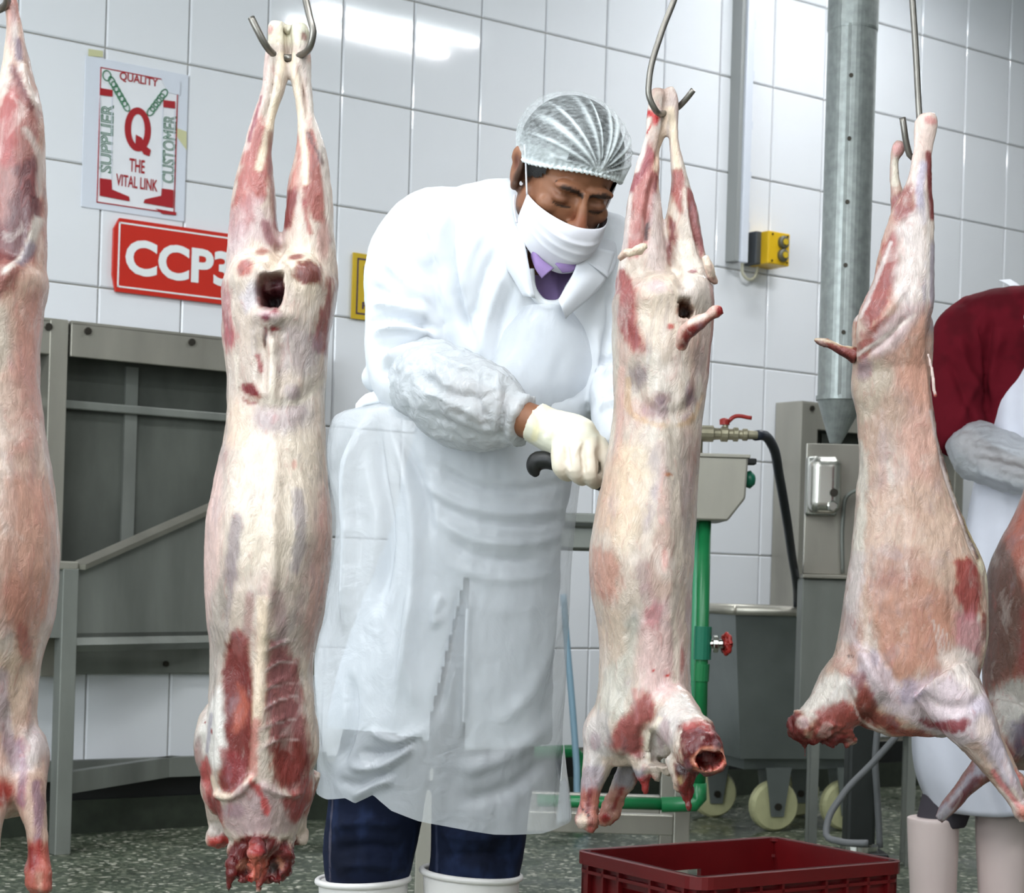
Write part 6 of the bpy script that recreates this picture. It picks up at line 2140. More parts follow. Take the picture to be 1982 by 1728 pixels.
for sx in (-1, 1):
    MB().tube([hw(p) for p in curve3([(sx * 70, -30, -36), (sx * 76, -20, -14), (sx * 82, -6, 12), (sx * 86, 10, 30)], 16)], 0.0016, 6).build('ear_loop', M['mask'], mk_, smooth=True)
    MB().tube([hw(p) for p in curve3([(sx * 71, -30, -86), (sx * 75, -20, -74), (sx * 78, -10, -62), (sx * 77, 0, -52)], 16)], 0.0016, 6).build('ear_loop', M['mask'], mk_, smooth=True)

# ---- lilac shirt showing in the neck opening
sh = Form(900, 1000, YM)
sh.rows([(455, 980, 1110, 0.9, -0.02), (500, 950, 1150, 0.75, -0.02), (560, 940, 1170, 0.66, -0.02), (640, 940, 1180, 0.62, -0.02), (700, 950, 1170, 0.55, -0.02)], n=24, m=40)
sh.fuse(0.005, 3)
sh.ridge([(1072, 530), (1078, 610)], 4, 0.004).rough(30, 0.006, 3).push()
sh.base((178, 152, 206)).mottle((164, 138, 192), 30, 0.4, 0.6, 2)
so_ = sh.done('shirt', col_mat('lilac_cotton', rough=0.85, spec=0.2, bump=0.05, bscale=600), man, OFF)
sc = Form(900, 1000, YM)
sc.sheet([(1024, 490, -0.135), (1044, 528, -0.150), (1068, 548, -0.155)], [(1026, 524, -0.135), (1036, 552, -0.150), (1046, 566, -0.152)], bulge=0.004)
sc.sheet([(1118, 500, -0.135), (1095, 525, -0.152), (1070, 540, -0.156)], [(1120, 530, -0.135), (1104, 552, -0.150), (1084, 556, -0.152)], bulge=0.004)
sc.raw().base((148, 124, 174)).done('shirt_collar', bpy.data.materials['lilac_cotton'], so_)

# ---- long white coat
ct = Form(900, 1000, YM)
ct.rows([(352, 948, 1000, 0.9, 0.0), (372, 880, 1090, 0.75, 0.0), (395, 820, 1150, 0.72, 0.0), (430, 800, 1180, 0.70, -0.005), (500, 806, 1196, 0.68, -0.012), (580, 820, 1202, 0.68, -0.014), (680, 838, 1198, 0.66, -0.012), (780, 824, 1182, 0.68, -0.012), (860, 800, 1138, 0.70, -0.01), (920, 780, 1112, 0.70, 0.0), (1000, 760, 1094, 0.68, 0.0), (1100, 728, 1084, 0.62, 0.0), (1200, 690, 1078, 0.60, 0.0), (1300, 656, 1072, 0.58, 0.0), (1380, 640, 1068, 0.58, 0.0), (1440, 628, 1066, 0.58, 0.0)], n=80, m=56, p=0.92)
ct.limb([(905, 430, 0.0, 58), (850, 440, 0.0, 78), (806, 500, -0.01, 92), (795, 580, -0.02, 88), (792, 650, -0.04, 80), (786, 705, -0.06, 74), (800, 745, -0.09, 70), (850, 770, -0.14, 66), (900, 790, -0.18, 58)], n=50, m=28)
ct.ball(738, 735, -0.04, 36, 30, 40)
ct.limb([(1110, 450, 0.0, 50), (1168, 470, 0.0, 62), (1195, 560, 0.0, 66), (1206, 660, -0.01, 62), (1200, 740, -0.05, 58), (1192, 800, -0.11, 54), (1190, 850, -0.16, 50), (1194, 892, -0.195, 42)], n=44, m=24)
ct.fuse(0.0052, 4)
ct.cut([(1002, 408), (1016, 470), (1030, 585), (1052, 606), (1078, 606), (1120, 540), (1150, 480), (1120, 400)], ymax=-0.02)
ct.cut([(908, 1110), (898, 1260), (897, 1460), (832, 1460), (842, 1380), (880, 1220)], ymax=-0.02)
ct.cut([(600, 1402), (760, 1412), (840, 1425), (840, 1470), (600, 1470)], front_only=False)
# folds: sleeve, armhole, chest, skirt
for ln, w, a in (
    ([(712, 640), (780, 632), (862, 656)], 8, -0.012), ([(720, 662), (790, 655), (850, 672)], 9, 0.012), ([(724, 690), (790, 684), (868, 688)], 8, -0.014), ([(740, 716), (800, 704), (880, 700)], 9, 0.012),
    ([(716, 600), (770, 606), (840, 630)], 10, 0.008), ([(742, 742), (790, 726), (830, 712)], 7, -0.012), ([(716, 560), (760, 590), (830, 600)], 9, -0.006),
    ([(884, 400), (872, 480), (884, 560), (902, 640), (930, 700)], 8, -0.012), ([(866, 420), (856, 500), (868, 580), (880, 640)], 10, 0.007),
    ([(760, 460), (800, 520), (850, 560)], 12, -0.005), ([(740, 500), (790, 560), (850, 610)], 10, 0.005), ([(800, 420), (840, 470), (868, 540)], 10, 0.005),
    ([(960, 500), (930, 580), (912, 660)], 9, -0.008), ([(985, 520), (950, 620), (930, 720)], 10, 0.007), ([(1000, 560), (970, 660), (950, 760)], 9, -0.006), ([(940, 460), (906, 540), (900, 600)], 9, 0.006),
    ([(1180, 560), (1178, 640), (1160, 720)], 8, -0.006), ([(1150, 640), (1150, 720), (1140, 800)], 9, 0.005),
    ([(1150, 780), (1180, 770), (1230, 775)], 6, -0.010), ([(1150, 810), (1190, 800), (1230, 805)], 7, 0.010), ([(1160, 740), (1190, 730), (1230, 740)], 7, 0.008), ([(1150, 715), (1180, 700), (1220, 700)], 6, -0.008),
    ([(850, 900), (950, 960), (1090, 960)], 12, -0.005), ([(840, 980), (950, 1030), (1090, 1020)], 12, 0.005), ([(860, 1150), (960, 1180), (1080, 1160)], 14, 0.004)):
    ct.ridge(ln, w, a * 1.5)
ct.push()
ct.rough(9, 0.016, 5, (1, 1, 0.7)).rough(28, 0.006, 9).push()
ct.base((216, 220, 226))
trim = []
for (x_, y_) in catmull([(1024, 545), (1030, 585), (1050, 607), (1078, 607), (1100, 574), (1122, 538)], 24):
    dd_ = (ct.p[:, 0] - x_) ** 2 + (ct.p[:, 1] - y_) ** 2 + np.where(ct.co[:, 1] < -0.05, 0, 1e6)
    X_, Z_ = ct.T(x_, y_)
    trim.append((float(X_), float(ct.co[np.argmin(dd_), 1]) - 0.002, float(Z_)))
coat = ct.done('coat', M['cloth'], man, OFF)
MB().tube(trim, 0.0075, 10).build('neck_trim', M['cloth_w'], coat, smooth=True)
lp = Form(900, 1000, YM)
lp.sheet([(1118, 500, -0.135), (1108, 545, -0.152), (1076, 608, -0.158)], [(1185, 505, -0.085), (1166, 562, -0.118), (1090, 640, -0.150)], bulge=0.010, m=12)
lp.sheet([(1126, 470, -0.10), (1122, 505, -0.132), (1120, 530, -0.144)], [(1190, 480, -0.05), (1186, 530, -0.085), (1170, 560, -0.116)], bulge=0.010, m=12)
lp.raw().rough(30, 0.003, 4).push()
lp.base((216, 219, 226)).done('lapel', M['cloth'], coat)
lp = Form(900, 1000, YM)
lp.sheet([(1000, 398, -0.085), (1006, 450, -0.118), (1018, 520, -0.145), (1034, 604, -0.158)], [(930, 404, -0.045), (950, 460, -0.088), (968, 515, -0.118), (1012, 600, -0.148)], bulge=0.012, m=14)
lp.sheet([(985, 352, -0.03), (998, 380, -0.068), (1004, 420, -0.100)], [(925, 356, 0.01), (930, 400, -0.045), (955, 470, -0.090)], bulge=0.014, m=12)
lp.raw().rough(30, 0.003, 8).push()
lp.base((216, 220, 226)).done('lapel', M['cloth'], coat)

# ---- translucent plastic apron
ap_rows = [  # y, left x, right x, front depth
    (612, 985, 1120, 0.160), (650, 950, 1150, 0.165), (700, 925, 1166, 0.166), (750, 860, 1166, 0.166), (772, 780, 1162, 0.168), (790, 700, 1156, 0.170), (806, 645, 1150, 0.172), (860, 632, 1140, 0.178), (920, 634, 1126, 0.180), (1000, 642, 1116, 0.180), (1080, 644, 1108, 0.178), (1200, 632, 1102, 0.172), (1330, 612, 1096, 0.170), (1440, 612, 1090, 0.172), (1533, 610, 1104, 0.175), (1610, 606, 1110, 0.178)]
R_ = catmull(ap_rows, 150)
hem = [(0.0, 1533), (0.06, 1538), (0.14, 1530), (0.18, 1538), (0.25, 1520), (0.32, 1548), (0.42, 1566), (0.55, 1578), (0.7, 1592), (0.88, 1597), (1.0, 1586)]
hu, hyv = [q[0] for q in hem], [q[1] for q in hem]
NC = 110
av, af = [], []
afm = Form(900, 1000, YM)
for i in range(150):
    for j in range(NC):
        u = j / (NC - 1)
        ylim = float(np.interp(u, hu, hyv))
        t = i / 149.0
        y = 612 + (ylim - 612) * t
        row = [float(np.interp(y, R_[:, 0], R_[:, q])) for q in range(4)]
        x = row[1] + (row[2] - row[1]) * u
        uu = 2 * u - 1
        dep = -row[3] * (1 - abs(uu) ** 2.6) ** 0.55 - 0.012
        X, Z = afm.T(x, y)
        av.append((float(X), dep + 0.03, float(Z)))
for i in range(149):
    for j in range(NC - 1):
        a = i * NC + j
        af.append((a, a + 1, a + NC + 1, a + NC))
afm.take(av, af)
afm.front = np.ones(len(afm.co))
if afm.no[:, 1].mean() > 0:
    afm.no = -afm.no
for ln, w, a in (
    ([(725, 800), (690, 900), (690, 1050), (680, 1250)], 12, 0.020), ([(735, 800), (740, 900), (760, 1020), (740, 1200)], 14, -0.022), ([(755, 800), (790, 900), (812, 1050), (800, 1200), (770, 1400)], 12, 0.020),
    ([(690, 830), (655, 920), (660, 1080)], 12, -0.012), ([(770, 830), (830, 960), (845, 1060)], 9, -0.012),
    ([(800, 930), (900, 985), (1000, 1000), (1105, 985)], 7, 0.007), ([(820, 960), (920, 1012), (1020, 1020), (1110, 1005)], 7, -0.007), ([(830, 1000), (930, 1050), (1040, 1050), (1105, 1030)], 8, 0.008), ([(850, 1040), (950, 1085), (1060, 1080)], 8, -0.007), ([(830, 900), (930, 950), (1040, 950), (1110, 930)], 7, -0.006), ([(860, 1090), (960, 1120), (1080, 1110)], 9, 0.006),
    ([(900, 1120), (880, 1240), (845, 1400)], 10, -0.012), ([(912, 1120), (905, 1260), (898, 1430)], 7, 0.012), ([(820, 1120), (800, 1250), (812, 1380)], 12, 0.012), ([(860, 1140), (850, 1200), (870, 1180)], 8, 0.010),
    ([(640, 1060), (625, 1260), (640, 1400), (650, 1500)], 12, 0.012), ([(690, 1290), (690, 1400), (660, 1480)], 10, -0.014),
    ([(720, 1400), (780, 1420), (840, 1395)], 8, 0.012), ([(700, 1440), (770, 1440), (830, 1400)], 6, -0.012), ([(680, 1470), (740, 1470), (820, 1420)], 8, 0.014), ([(660, 1500), (720, 1500), (770, 1470)], 7, -0.010), ([(690, 1535), (740, 1500), (780, 1490)], 7, 0.012),
    ([(1080, 1120), (1060, 1250), (1010, 1350), (950, 1400)], 14, 0.008), ([(1090, 1200), (1070, 1330), (1040, 1420)], 12, -0.008), ([(880, 1480), (980, 1450), (1070, 1380)], 14, 0.008), ([(880, 1530), (980, 1510), (1070, 1450)], 14, -0.008), ([(1085, 1430), (1085, 1520), (1080, 1590)], 7, -0.010), ([(1000, 700), (1010, 800), (1000, 880)], 14, 0.005), ([(1090, 680), (1070, 780), (1080, 880)], 14, -0.005)):
    afm.ridge(ln, w, a)
    # keep the tracing fixed while folds add up
n3 = fbm(afm.co * np.array((26, 26, 9)), 31) - 0.5
afm.co[:, 1] += n3 * 0.012 * sstep(700, 900, afm.p[:, 1])
afm.push()
apr = afm.done('plastic_apron', M['apron_film'], man, OFF)
# folded right edge of the apron
ae = Form(900, 1000, YM)
ae.sheet([(1090, 1440, -0.02), (1084, 1500, -0.03), (1076, 1592, -0.03)], [(1092, 1440, 0.01), (1098, 1500, 0.0), (1106, 1586, -0.01)], bulge=0.002, m=6)
ae.raw().base((238, 240, 244)).done('apron_edge', M['cloth'], apr)
# tie gathered at the waist
tg = Form(900, 1000, YM)
tg.limb([(770, 790, -0.05, 8), (745, 778, -0.055, 12), (722, 778, -0.05, 14), (704, 788, -0.045, 11), (690, 796, -0.04, 5)], m=14).fuse(0.004, 3).rough(60, 0.010, 4).push()
tg.base((236, 240, 244)).done('apron_tie', M['cloth'], apr)

# ---- plastic over-sleeve on the near forearm
ps_ = Form(900, 1000, YM)
ps_.limb([(806, 725, -0.085, 64), (830, 748, -0.115, 78), (880, 780, -0.165, 86), (930, 806, -0.205, 84), (962, 820, -0.232, 74), (988, 830, -0.248, 58), (1002, 835, -0.256, 46), (1014, 840, -0.262, 50)], n=40, m=30)
ps_.fuse(0.0045, 3)
for ln, w, a in (([(830, 700), (900, 740), (1000, 770)], 6, 0.006), ([(810, 740), (880, 790), (970, 800)], 7, -0.008), ([(815, 780), (870, 800), (960, 850)], 7, 0.008), ([(830, 820), (900, 850), (960, 880)], 7, -0.006), ([(850, 720), (870, 790), (880, 860)], 9, 0.007), ([(930, 730), (930, 790), (950, 860)], 7, -0.008), ([(960, 750), (965, 800), (960, 870)], 6, 0.008), ([(985, 770), (975, 820), (968, 890)], 5, -0.008)):
    ps_.ridge(ln, w, a)
ps_.push()
ps_.rough(22, 0.020, 12).push().rough(60, 0.008, 15).push()
ps_.done('plastic_sleeve', M['sleeve_film'], man, OFF)

# ---- gloved hands
M['glove'] = col_mat('latex_glove', rough=0.42, spec=0.4, bump=0.05, bscale=160)
gv = Form(900, 1000, YM)
gv.limb([(1030, 842, -0.270, 37), (1048, 852, -0.276, 37), (1072, 864, -0.284, 42), (1098, 874, -0.290, 44), (1122, 884, -0.293, 40), (1140, 888, -0.292, 26)], n=30, m=24)
fing = [[(1080, 874, -0.306, 17), (1074, 908, -0.326, 16), (1078, 930, -0.324, 15), (1090, 936, -0.300, 14), (1098, 920, -0.282, 12)],
        [(1104, 874, -0.310, 18), (1100, 910, -0.332, 16), (1104, 938, -0.328, 15), (1114, 944, -0.302, 14), (1120, 926, -0.282, 12)],
        [(1126, 876, -0.308, 18), (1126, 914, -0.328, 16), (1130, 944, -0.322, 15), (1138, 950, -0.296, 14), (1142, 932, -0.278, 12)],
        [(1140, 880, -0.296, 18), (1151, 904, -0.308, 16), (1155, 932, -0.304, 14), (1153, 952, -0.290, 13), (1148, 958, -0.275, 10)]]
for fg in fing:
    gv.limb(fg, n=20, m=14)
gv.limb([(1080, 852, -0.262, 19), (1106, 850, -0.246, 17), (1132, 868, -0.240, 15), (1150, 890, -0.244, 12)], n=18, m=14)
gv.fuse(0.0028, 2)
for ln, w, a in (([(1086, 884), (1088, 910), (1091, 934)], 3, -0.005), ([(1112, 886), (1113, 912), (1117, 942)], 3, -0.005), ([(1138, 888), (1140, 912), (1143, 948)], 3, -0.005),
                 ([(1022, 815), (1040, 850), (1036, 878)], 3, 0.0025), ([(1030, 812), (1050, 850), (1046, 880)], 2.5, -0.003), ([(1040, 812), (1060, 850), (1056, 886)], 2.5, 0.002), ([(1060, 905), (1075, 885), (1090, 876)], 2, 0.0015), ([(1095, 915), (1108, 890), (1116, 880)], 2, 0.0015)):
    gv.ridge(ln, w, a)
gv.push()
gv.rough(80, 0.002, 6).push()
gv.base((232, 230, 212)).mottle((224, 214, 186), 30, 0.45, 0.65, 3, amt=0.6)
gv.area([(1064, 905), (1090, 886), (1160, 886), (1166, 962), (1064, 946)], (222, 206, 190), 14, 6, 0.7)
gv.line([(1018, 822), (1034, 850), (1030, 872)], 7, (232, 222, 176), 0.7)
gv.done('glove', M['glove'], man, OFF)
g2_ = Form(900, 1000, YM)
g2_.limb([(1196, 880, -0.19, 36), (1204, 900, -0.21, 40), (1216, 922, -0.225, 42), (1224, 938, -0.23, 30)], n=20)
for i, (dx, dd) in enumerate(((-20, 0.0), (-4, -0.012), (12, -0.018), (26, -0.012))):
    g2_.limb([(1214 + dx, 930, -0.235 + dd, 15), (1216 + dx * 1.2, 962, -0.245 + dd, 14), (1218 + dx * 1.2, 988, -0.240 + dd, 13), (1218 + dx * 1.2, 1004, -0.232 + dd, 10)], n=14, m=12)
g2_.limb([(1186, 905, -0.215, 17), (1170, 930, -0.232, 14), (1166, 956, -0.238, 12)], n=12, m=12)
g2_.fuse(0.0035, 2)
g2_.base((232, 230, 214)).done('glove', M['glove'], man, OFF)

# ---- jeans and boots
jn = Form(900, 1000, YM)
jn.rows([(1120, 770, 1060, 0.5), (1180, 750, 1055, 0.5), (1240, 740, 1050, 0.45)], n=14)
jn.rows([(1180, 720, 890, 0.8), (1300, 690, 865, 0.8), (1400, 668, 848, 0.85), (1520, 638, 826, 0.95), (1560, 634, 820, 0.95), (1620, 627, 810, 0.95), (1690, 628, 794, 0.92), (1740, 644, 776, 0.9)], n=40, m=36)
jn.rows([(1180, 885, 1050, 0.8), (1300, 868, 1042, 0.8), (1400, 855, 1038, 0.85), (1520, 838, 1030, 0.95), (1580, 836, 1022, 0.95), (1640, 834, 1016, 0.95), (1700, 828, 1006, 0.95), (1745, 836, 996, 0.95)], n=40, m=36)
jn.fuse(0.0048, 3)
for ln, w, a in (([(640, 1600), (700, 1580), (790, 1590)], 9, 0.008), ([(640, 1640), (720, 1625), (800, 1640)], 9, -0.008), ([(650, 1670), (720, 1660), (800, 1680)], 9, 0.008), ([(840, 1600), (920, 1610), (1010, 1600)], 9, 0.008), ([(840, 1650), (920, 1640), (1010, 1650)], 9, -0.008), ([(650, 1560), (700, 1600), (720, 1680)], 8, 0.005), ([(850, 1560), (880, 1620), (900, 1690)], 8, 0.006)):
    jn.ridge(ln, w, a)
jn.push()
jn.rough(22, 0.008, 3).push()
jn.base((20, 27, 48)).mottle((36, 48, 80), 40, 0.5, 0.75, 4, (1, 1, 0.5), amt=0.6).mottle((12, 16, 30), 16, 0.5, 0.7, 7, amt=0.7)
jn.line([(652, 1500), (644, 1600), (642, 1700)], 1.8, (96, 92, 104), 0.6, 1).line([(846, 1560), (848, 1700)], 2, (70, 76, 100), 0.5, 1)
jn.done('jeans', M['denim'], man, OFF)


def boot(cx_, w_, ytop, tilt, fx):
    b = Form(900, 1000, YM)
    b.rows([(ytop, cx_ - w_, cx_ + w_, 1.0), (ytop + 60, cx_ - w_ * 0.97, cx_ + w_ * 0.97, 1.0), (ytop + 180, cx_ - w_ * 0.8, cx_ + w_ * 0.8, 1.0), (1950, cx_ - w_ * 0.72, cx_ + w_ * 0.72, 1.1), (2020, cx_ - w_ * 0.66, cx_ + w_ * 0.66, 1.1), (2043, cx_ - w_ * 0.66, cx_ + w_ * 0.66, 1.1)], n=40, m=36)
    b.limb([(cx_, 1985, 0.0, 56), (cx_ + fx * 0.5, 1994, -0.06, 52), (cx_ + fx, 2000, -0.13, 46), (cx_ + fx * 1.3, 2006, -0.18, 36)], n=20, m=24)
    b.fuse(0.005, 3)
    fl = -bf.loc.z + 0.002
    b.co[:, 2] = np.maximum(b.co[:, 2], fl)
    # open, rolled top
    b.push()
    b.cut([(cx_ - w_ * 0.9, ytop - 30), (cx_ + w_ * 0.9, ytop - 30), (cx_ + w_ * 0.9, ytop + 3), (cx_ - w_ * 0.9, ytop + 3)], front_only=False) if False else None
    o = b.done('boot', M['rubber_w'], man, OFF)
    r = MB()
    pts = []
    for k in range(49):
        a_ = 2 * math.pi * k / 48
        X, Z = b.T(cx_ + (w_ + 1) * math.cos(a_), ytop + tilt * math.cos(a_))
        pts.append((float(X), (w_ + 1) * b.k * math.sin(a_), float(Z)))
    r.tube(pts, 0.0055, 10, caps=False)
    r.build('boot_rim', M['rubber_w'], o, smooth=True)


boot(703, 87, 1702, -2, -10)
boot(912, 94, 1690, 8, 16)

# ---- knife in the fist
kn = Form(900, 1000, YM)
kn.limb([(1036, 940, -0.292, 5), (1030, 928, -0.292, 13), (1034, 914, -0.292, 17), (1050, 912, -0.296, 16), (1066, 918, -0.300, 13), (1090, 928, -0.302, 13), (1120, 942, -0.300, 12), (1142, 954, -0.298, 11), (1152, 958, -0.296, 9)], n=40, m=16)
kn.fuse(0.0025, 2)
kr = empty('boning_knife', bf.loc)
tag(kr, 'knife with black handle gripped in the butcher\'s gloved fist', 'knife')
kn.done('handle', plain('black_handle', (14, 15, 16), rough=0.45), kr)
kb_ = Form(900, 1000, YM)
kb_.sheet([(1150, 950, -0.297), (1200, 972, -0.285), (1262, 1006, -0.262)], [(1148, 970, -0.297), (1196, 996, -0.285), (1262, 1008, -0.262)], th=0.002)
kb_.raw().done('blade', M['chrome'], kr)

# ================================================================== SECOND WORKER (right edge)
YW = 4.45
wk = Form(2020, 1000, YW)
wr = empty('person', (wk.loc.x, wk.loc.y, 0))
tag(wr, 'worker in maroon shirt and white apron at the photo\'s right edge, head out of frame', 'person')
WO = Vector((0, 0, wk.loc.z))
b = Form(2020, 1000, YW)
b.rows([(330, 2052, 2106, 1.1, -0.02), (350, 2030, 2128, 1.15, -0.02), (400, 2022, 2136, 1.2, -0.02), (450, 2026, 2132, 1.15, -0.03), (490, 2040, 2118, 1.0, -0.03), (512, 2052, 2106, 0.9, -0.02)], n=30, m=28)
b.ball(2078, 440, -0.105, 10, 16, 14)
b.ball(2021, 425, 0.0, 6, 16, 12).ball(2136, 425, 0.0, 6, 16, 12)
b.limb([(2076, 480, 0.0, 38), (2050, 560, 0.01, 42), (2036, 620, 0.01, 50)], n=12)
b.rows([(580, 1940, 2104, 0.5), (640, 1900, 2140, 0.5), (900, 1920, 2120, 0.5), (1080, 1920, 2120, 0.5)], n=20)
b.limb([(1900, 620, 0.0, 36), (1862, 700, 0.0, 32), (1850, 830, -0.02, 28), (1880, 880, -0.08, 27), (1930, 915, -0.16, 24), (1975, 930, -0.22, 22), (2010, 935, -0.26, 26), (2035, 945, -0.29, 20)], n=36)
for q in range(4):
    b.limb([(2020 + q * 5, 930 + q * 7, -0.28, 8), (2044 + q * 3, 940 + q * 8, -0.30, 7), (2052, 958 + q * 7, -0.295, 6)], n=10, m=10)
b.limb([(2010, 945, -0.275, 9), (2024, 968, -0.285, 7), (2036, 978, -0.285, 6)], n=10, m=10)
b.limb([(2144, 620, 0.0, 36), (2180, 700, 0.0, 32), (2190, 830, -0.02, 28), (2150, 890, -0.1, 26), (2100, 930, -0.2, 22), (2070, 940, -0.25, 24)], n=30)
b.limb([(1980, 1060, 0.0, 60), (1900, 1300, 0.0, 46), (1850, 1500, 0.0, 36), (1812, 1620, 0.0, 28), (1806, 1790, 0.01, 26)], n=24)
b.limb([(2060, 1060, 0.0, 60), (2030, 1300, 0.0, 46), (1980, 1500, 0.0, 36), (1950, 1620, 0.0, 28), (1944, 1790, 0.01, 26)], n=24)
b.fuse(0.0055, 4)
b.base((120, 78, 56))
b.area([(2016, 320), (2140, 320), (2140, 385), (2016, 385)], (20, 16, 15), 6, 6, 1.0, all_round=True)
for x0_ in (2046, 2086):
    b.line([(x0_, 412), (x0_ + 24, 410)], 3, (16, 10, 10), 0.9).line([(x0_ + 2, 426), (x0_ + 22, 427)], 2.5, (16, 10, 10), 0.9)
b.line([(2060, 466), (2096, 466)], 3, (120, 56, 50), 0.9)
b.done('body', M['skin'], wr, WO)
M['maroon'] = col_mat('maroon_cotton', rough=0.9, spec=0.15, bump=0.08, bscale=500)
s2 = Form(2020, 1000, YW)
s2.rows([(556, 1960, 2086, 0.75), (568, 1890, 2150, 0.6), (590, 1850, 2190, 0.55), (640, 1850, 2190, 0.58), (720, 1880, 2160, 0.6), (850, 1900, 2140, 0.62), (1000, 1890, 2150, 0.66), (1100, 1880, 2160, 0.66)], n=50, m=44)
s2.limb([(1900, 600, 0.0, 40), (1868, 640, 0.0, 56), (1856, 720, 0.0, 54), (1852, 800, -0.005, 52), (1858, 846, -0.02, 52), (1862, 858, -0.03, 46)], n=36, m=26)
s2.limb([(2140, 600, 0.0, 40), (2172, 640, 0.0, 56), (2186, 720, 0.0, 54), (2190, 850, -0.01, 48)], n=30, m=24)
s2.fuse(0.0055, 4)
for ln, w, a in (([(1900, 610), (1896, 700), (1904, 800)], 7, -0.012), ([(1840, 640), (1860, 720), (1900, 790)], 9, 0.010), ([(1870, 610), (1888, 700), (1900, 760)], 8, 0.008), ([(1820, 690), (1850, 760), (1880, 840)], 8, -0.010), ([(1880, 720), (1860, 790), (1840, 830)], 8, 0.008), ([(1920, 640), (1910, 740), (1915, 800)], 8, 0.008), ([(1970, 600), (1980, 680), (1978, 760)], 6, -0.01)):
    s2.ridge(ln, w, a)
s2.push()
s2.rough(20, 0.010, 3).push()
s2.cut([(1990, 540), (2055, 540), (2022, 610)], ymax=-0.02)
s2.base((92, 12, 26)).mottle((64, 7, 16), 14, 0.45, 0.65, 6, amt=0.6)
s2.done('shirt', M['maroon'], wr, WO)
M['apron2'] = plain('white_apron', (212, 214, 226), rough=0.6, noise=0.04)
a2 = Form(2020, 1000, YW)
rows2 = [(600, 1962, 2080, 0.105), (660, 1964, 2078, 0.118), (720, 1945, 2096, 0.125), (780, 1918, 2122, 0.13), (830, 1910, 2130, 0.135), (950, 1880, 2160, 0.145), (1100, 1850, 2180, 0.15), (1250, 1810, 2190, 0.15), (1420, 1762, 2200, 0.15), (1500, 1772, 2200, 0.15), (1566, 1800, 2200, 0.15)]
R2 = catmull(rows2, 90)
av, af = [], []
NC2 = 60
for i in range(90):
    y, xl, xr, dp = R2[i]
    for j in range(NC2):
        u = j / (NC2 - 1)
        uu = 2 * u - 1
        X, Z = a2.T(xl + (xr - xl) * u, y)
        fold = 0.014 * math.sin(u * 23 + 0.004 * y) * min(1, max(0, (y - 850) / 400)) + 0.004 * math.sin(u * 40 - y * 0.02)
        av.append((float(X), -dp * (1 - abs(uu) ** 2.6) ** 0.5 - 0.005 + fold, float(Z)))
for i in range(89):
    for j in range(NC2 - 1):
        a = i * NC2 + j
        af.append((a, a + 1, a + NC2 + 1, a + NC2))
apo = MB().add(av, af).build('apron', M['apron2'], wr, smooth=True, loc=WO)
so2 = apo.modifiers.new('thick', 'SOLIDIFY')
so2.thickness = 0.003
st = Form(2020, 1000, YW)
st.sheet([(1940, 538, 0.03), (1944, 556, -0.04), (1952, 600, -0.098), (1960, 660, -0.112), (1970, 716, -0.122)], [(1962, 536, 0.03), (1964, 556, -0.04), (1968, 600, -0.105), (1976, 660, -0.118), (1996, 712, -0.126)], th=0.004, m=6)
st.raw().base((226, 228, 236)).done('apron_strap', M['cloth'], apo)
st = Form(2020, 1000, YW)
st.sheet([(2080, 538, 0.03), (2082, 556, -0.04), (2084, 600, -0.098), (2084, 660, -0.112), (2076, 716, -0.122)], [(2100, 538, 0.03), (2102, 556, -0.04), (2100, 600, -0.09), (2100, 660, -0.105), (2098, 716, -0.115)], th=0.004, m=6)
st.raw().base((226, 228, 236)).done('apron_strap', M['cloth'], apo)
M['sleeve2'] = film('worker_sleeve_film', (214, 218, 224), 0.62, 0.3, 0.4, 30)
p2 = Form(2020, 1000, YW)
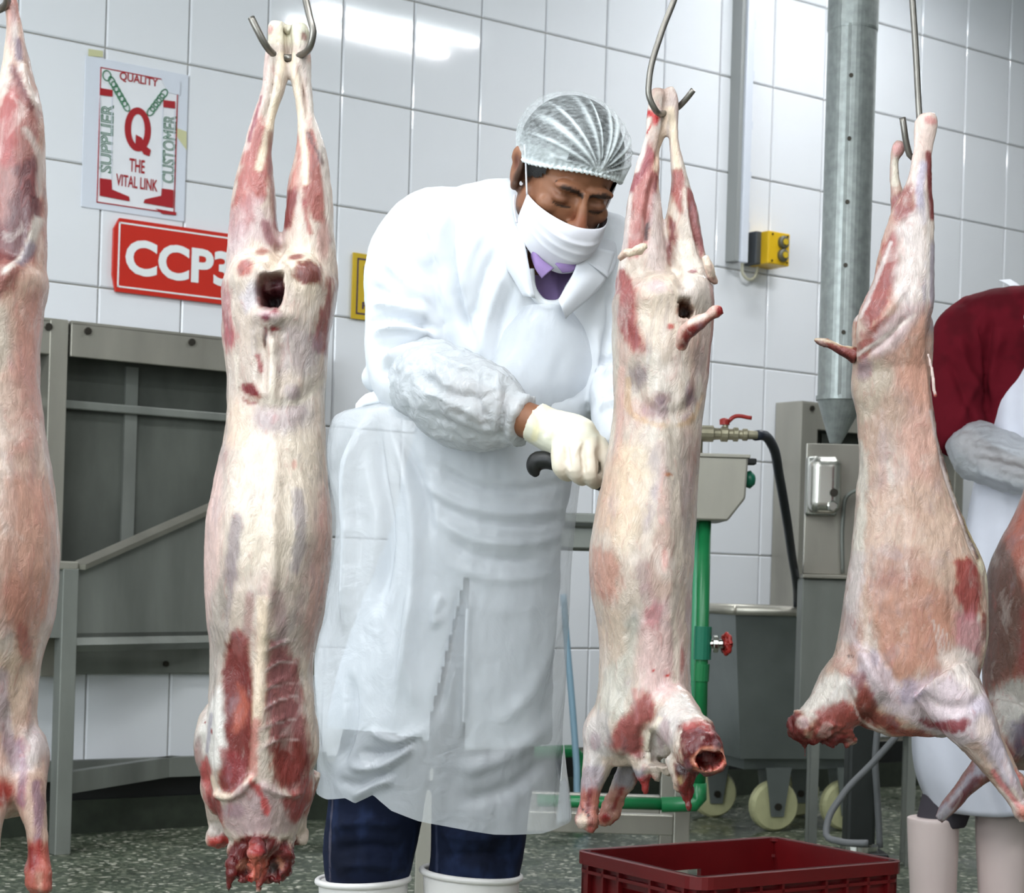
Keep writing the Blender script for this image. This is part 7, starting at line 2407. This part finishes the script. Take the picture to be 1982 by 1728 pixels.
p2.limb([(1850, 868, -0.02, 24), (1862, 872, -0.05, 48), (1890, 888, -0.10, 54), (1930, 908, -0.16, 52), (1968, 922, -0.21, 44), (1996, 930, -0.24, 30)], n=30, m=26)
p2.fuse(0.005, 3)
for ln, w, a in (([(1840, 860), (1900, 880), (1990, 905)], 6, 0.010), ([(1845, 890), (1900, 910), (1980, 940)], 6, -0.010), ([(1850, 910), (1900, 935), (1960, 960)], 6, 0.010)):
    p2.ridge(ln, w, a)
p2.push()
p2.rough(26, 0.02, 4).push()
p2.done('plastic_sleeve', M['sleeve2'], wr, WO)
tr2 = Form(2020, 1000, YW)
tr2.rows([(1080, 1905, 2135, 0.6), (1150, 1900, 2140, 0.6), (1200, 1915, 2125, 0.5)], n=12)
tr2.rows([(1150, 1900, 2030, 0.9), (1300, 1850, 1970, 0.9), (1500, 1795, 1905, 0.9), (1600, 1770, 1868, 0.9)], n=24)
tr2.rows([(1150, 2010, 2140, 0.9), (1300, 1985, 2110, 0.9), (1500, 1925, 2035, 0.9), (1600, 1900, 2000, 0.9)], n=24)
tr2.fuse(0.006, 3)
tr2.base((70, 66, 72)).done('trousers', col_mat('grey_cotton', rough=0.9, spec=0.1), wr, WO)


def boot2(cx_, w_, ytop):
    b = Form(2020, 1000, YW)
    b.rows([(ytop, cx_ - w_, cx_ + w_, 1.0), (ytop + 60, cx_ - w_ * 0.97, cx_ + w_ * 0.97, 1.0), (1720, cx_ - w_ * 0.9, cx_ + w_ * 0.9, 1.05), (1800, cx_ - w_ * 0.85, cx_ + w_ * 0.85, 1.1), (1842, cx_ - w_ * 0.85, cx_ + w_ * 0.85, 1.1)], n=30, m=30)
    b.limb([(cx_, 1790, 0.0, 42), (cx_ - 6, 1798, -0.08, 38), (cx_ - 10, 1806, -0.16, 28)], n=16, m=20)
    b.fuse(0.006, 3)
    fl = -wk.loc.z + 0.002
    b.co[:, 2] = np.maximum(b.co[:, 2], fl)
    b.push()
    b.done('boot', plain('boot_cream', (214, 196, 192), rough=0.4), wr, WO)


boot2(1806, 50, 1580)
boot2(1944, 56, 1572)
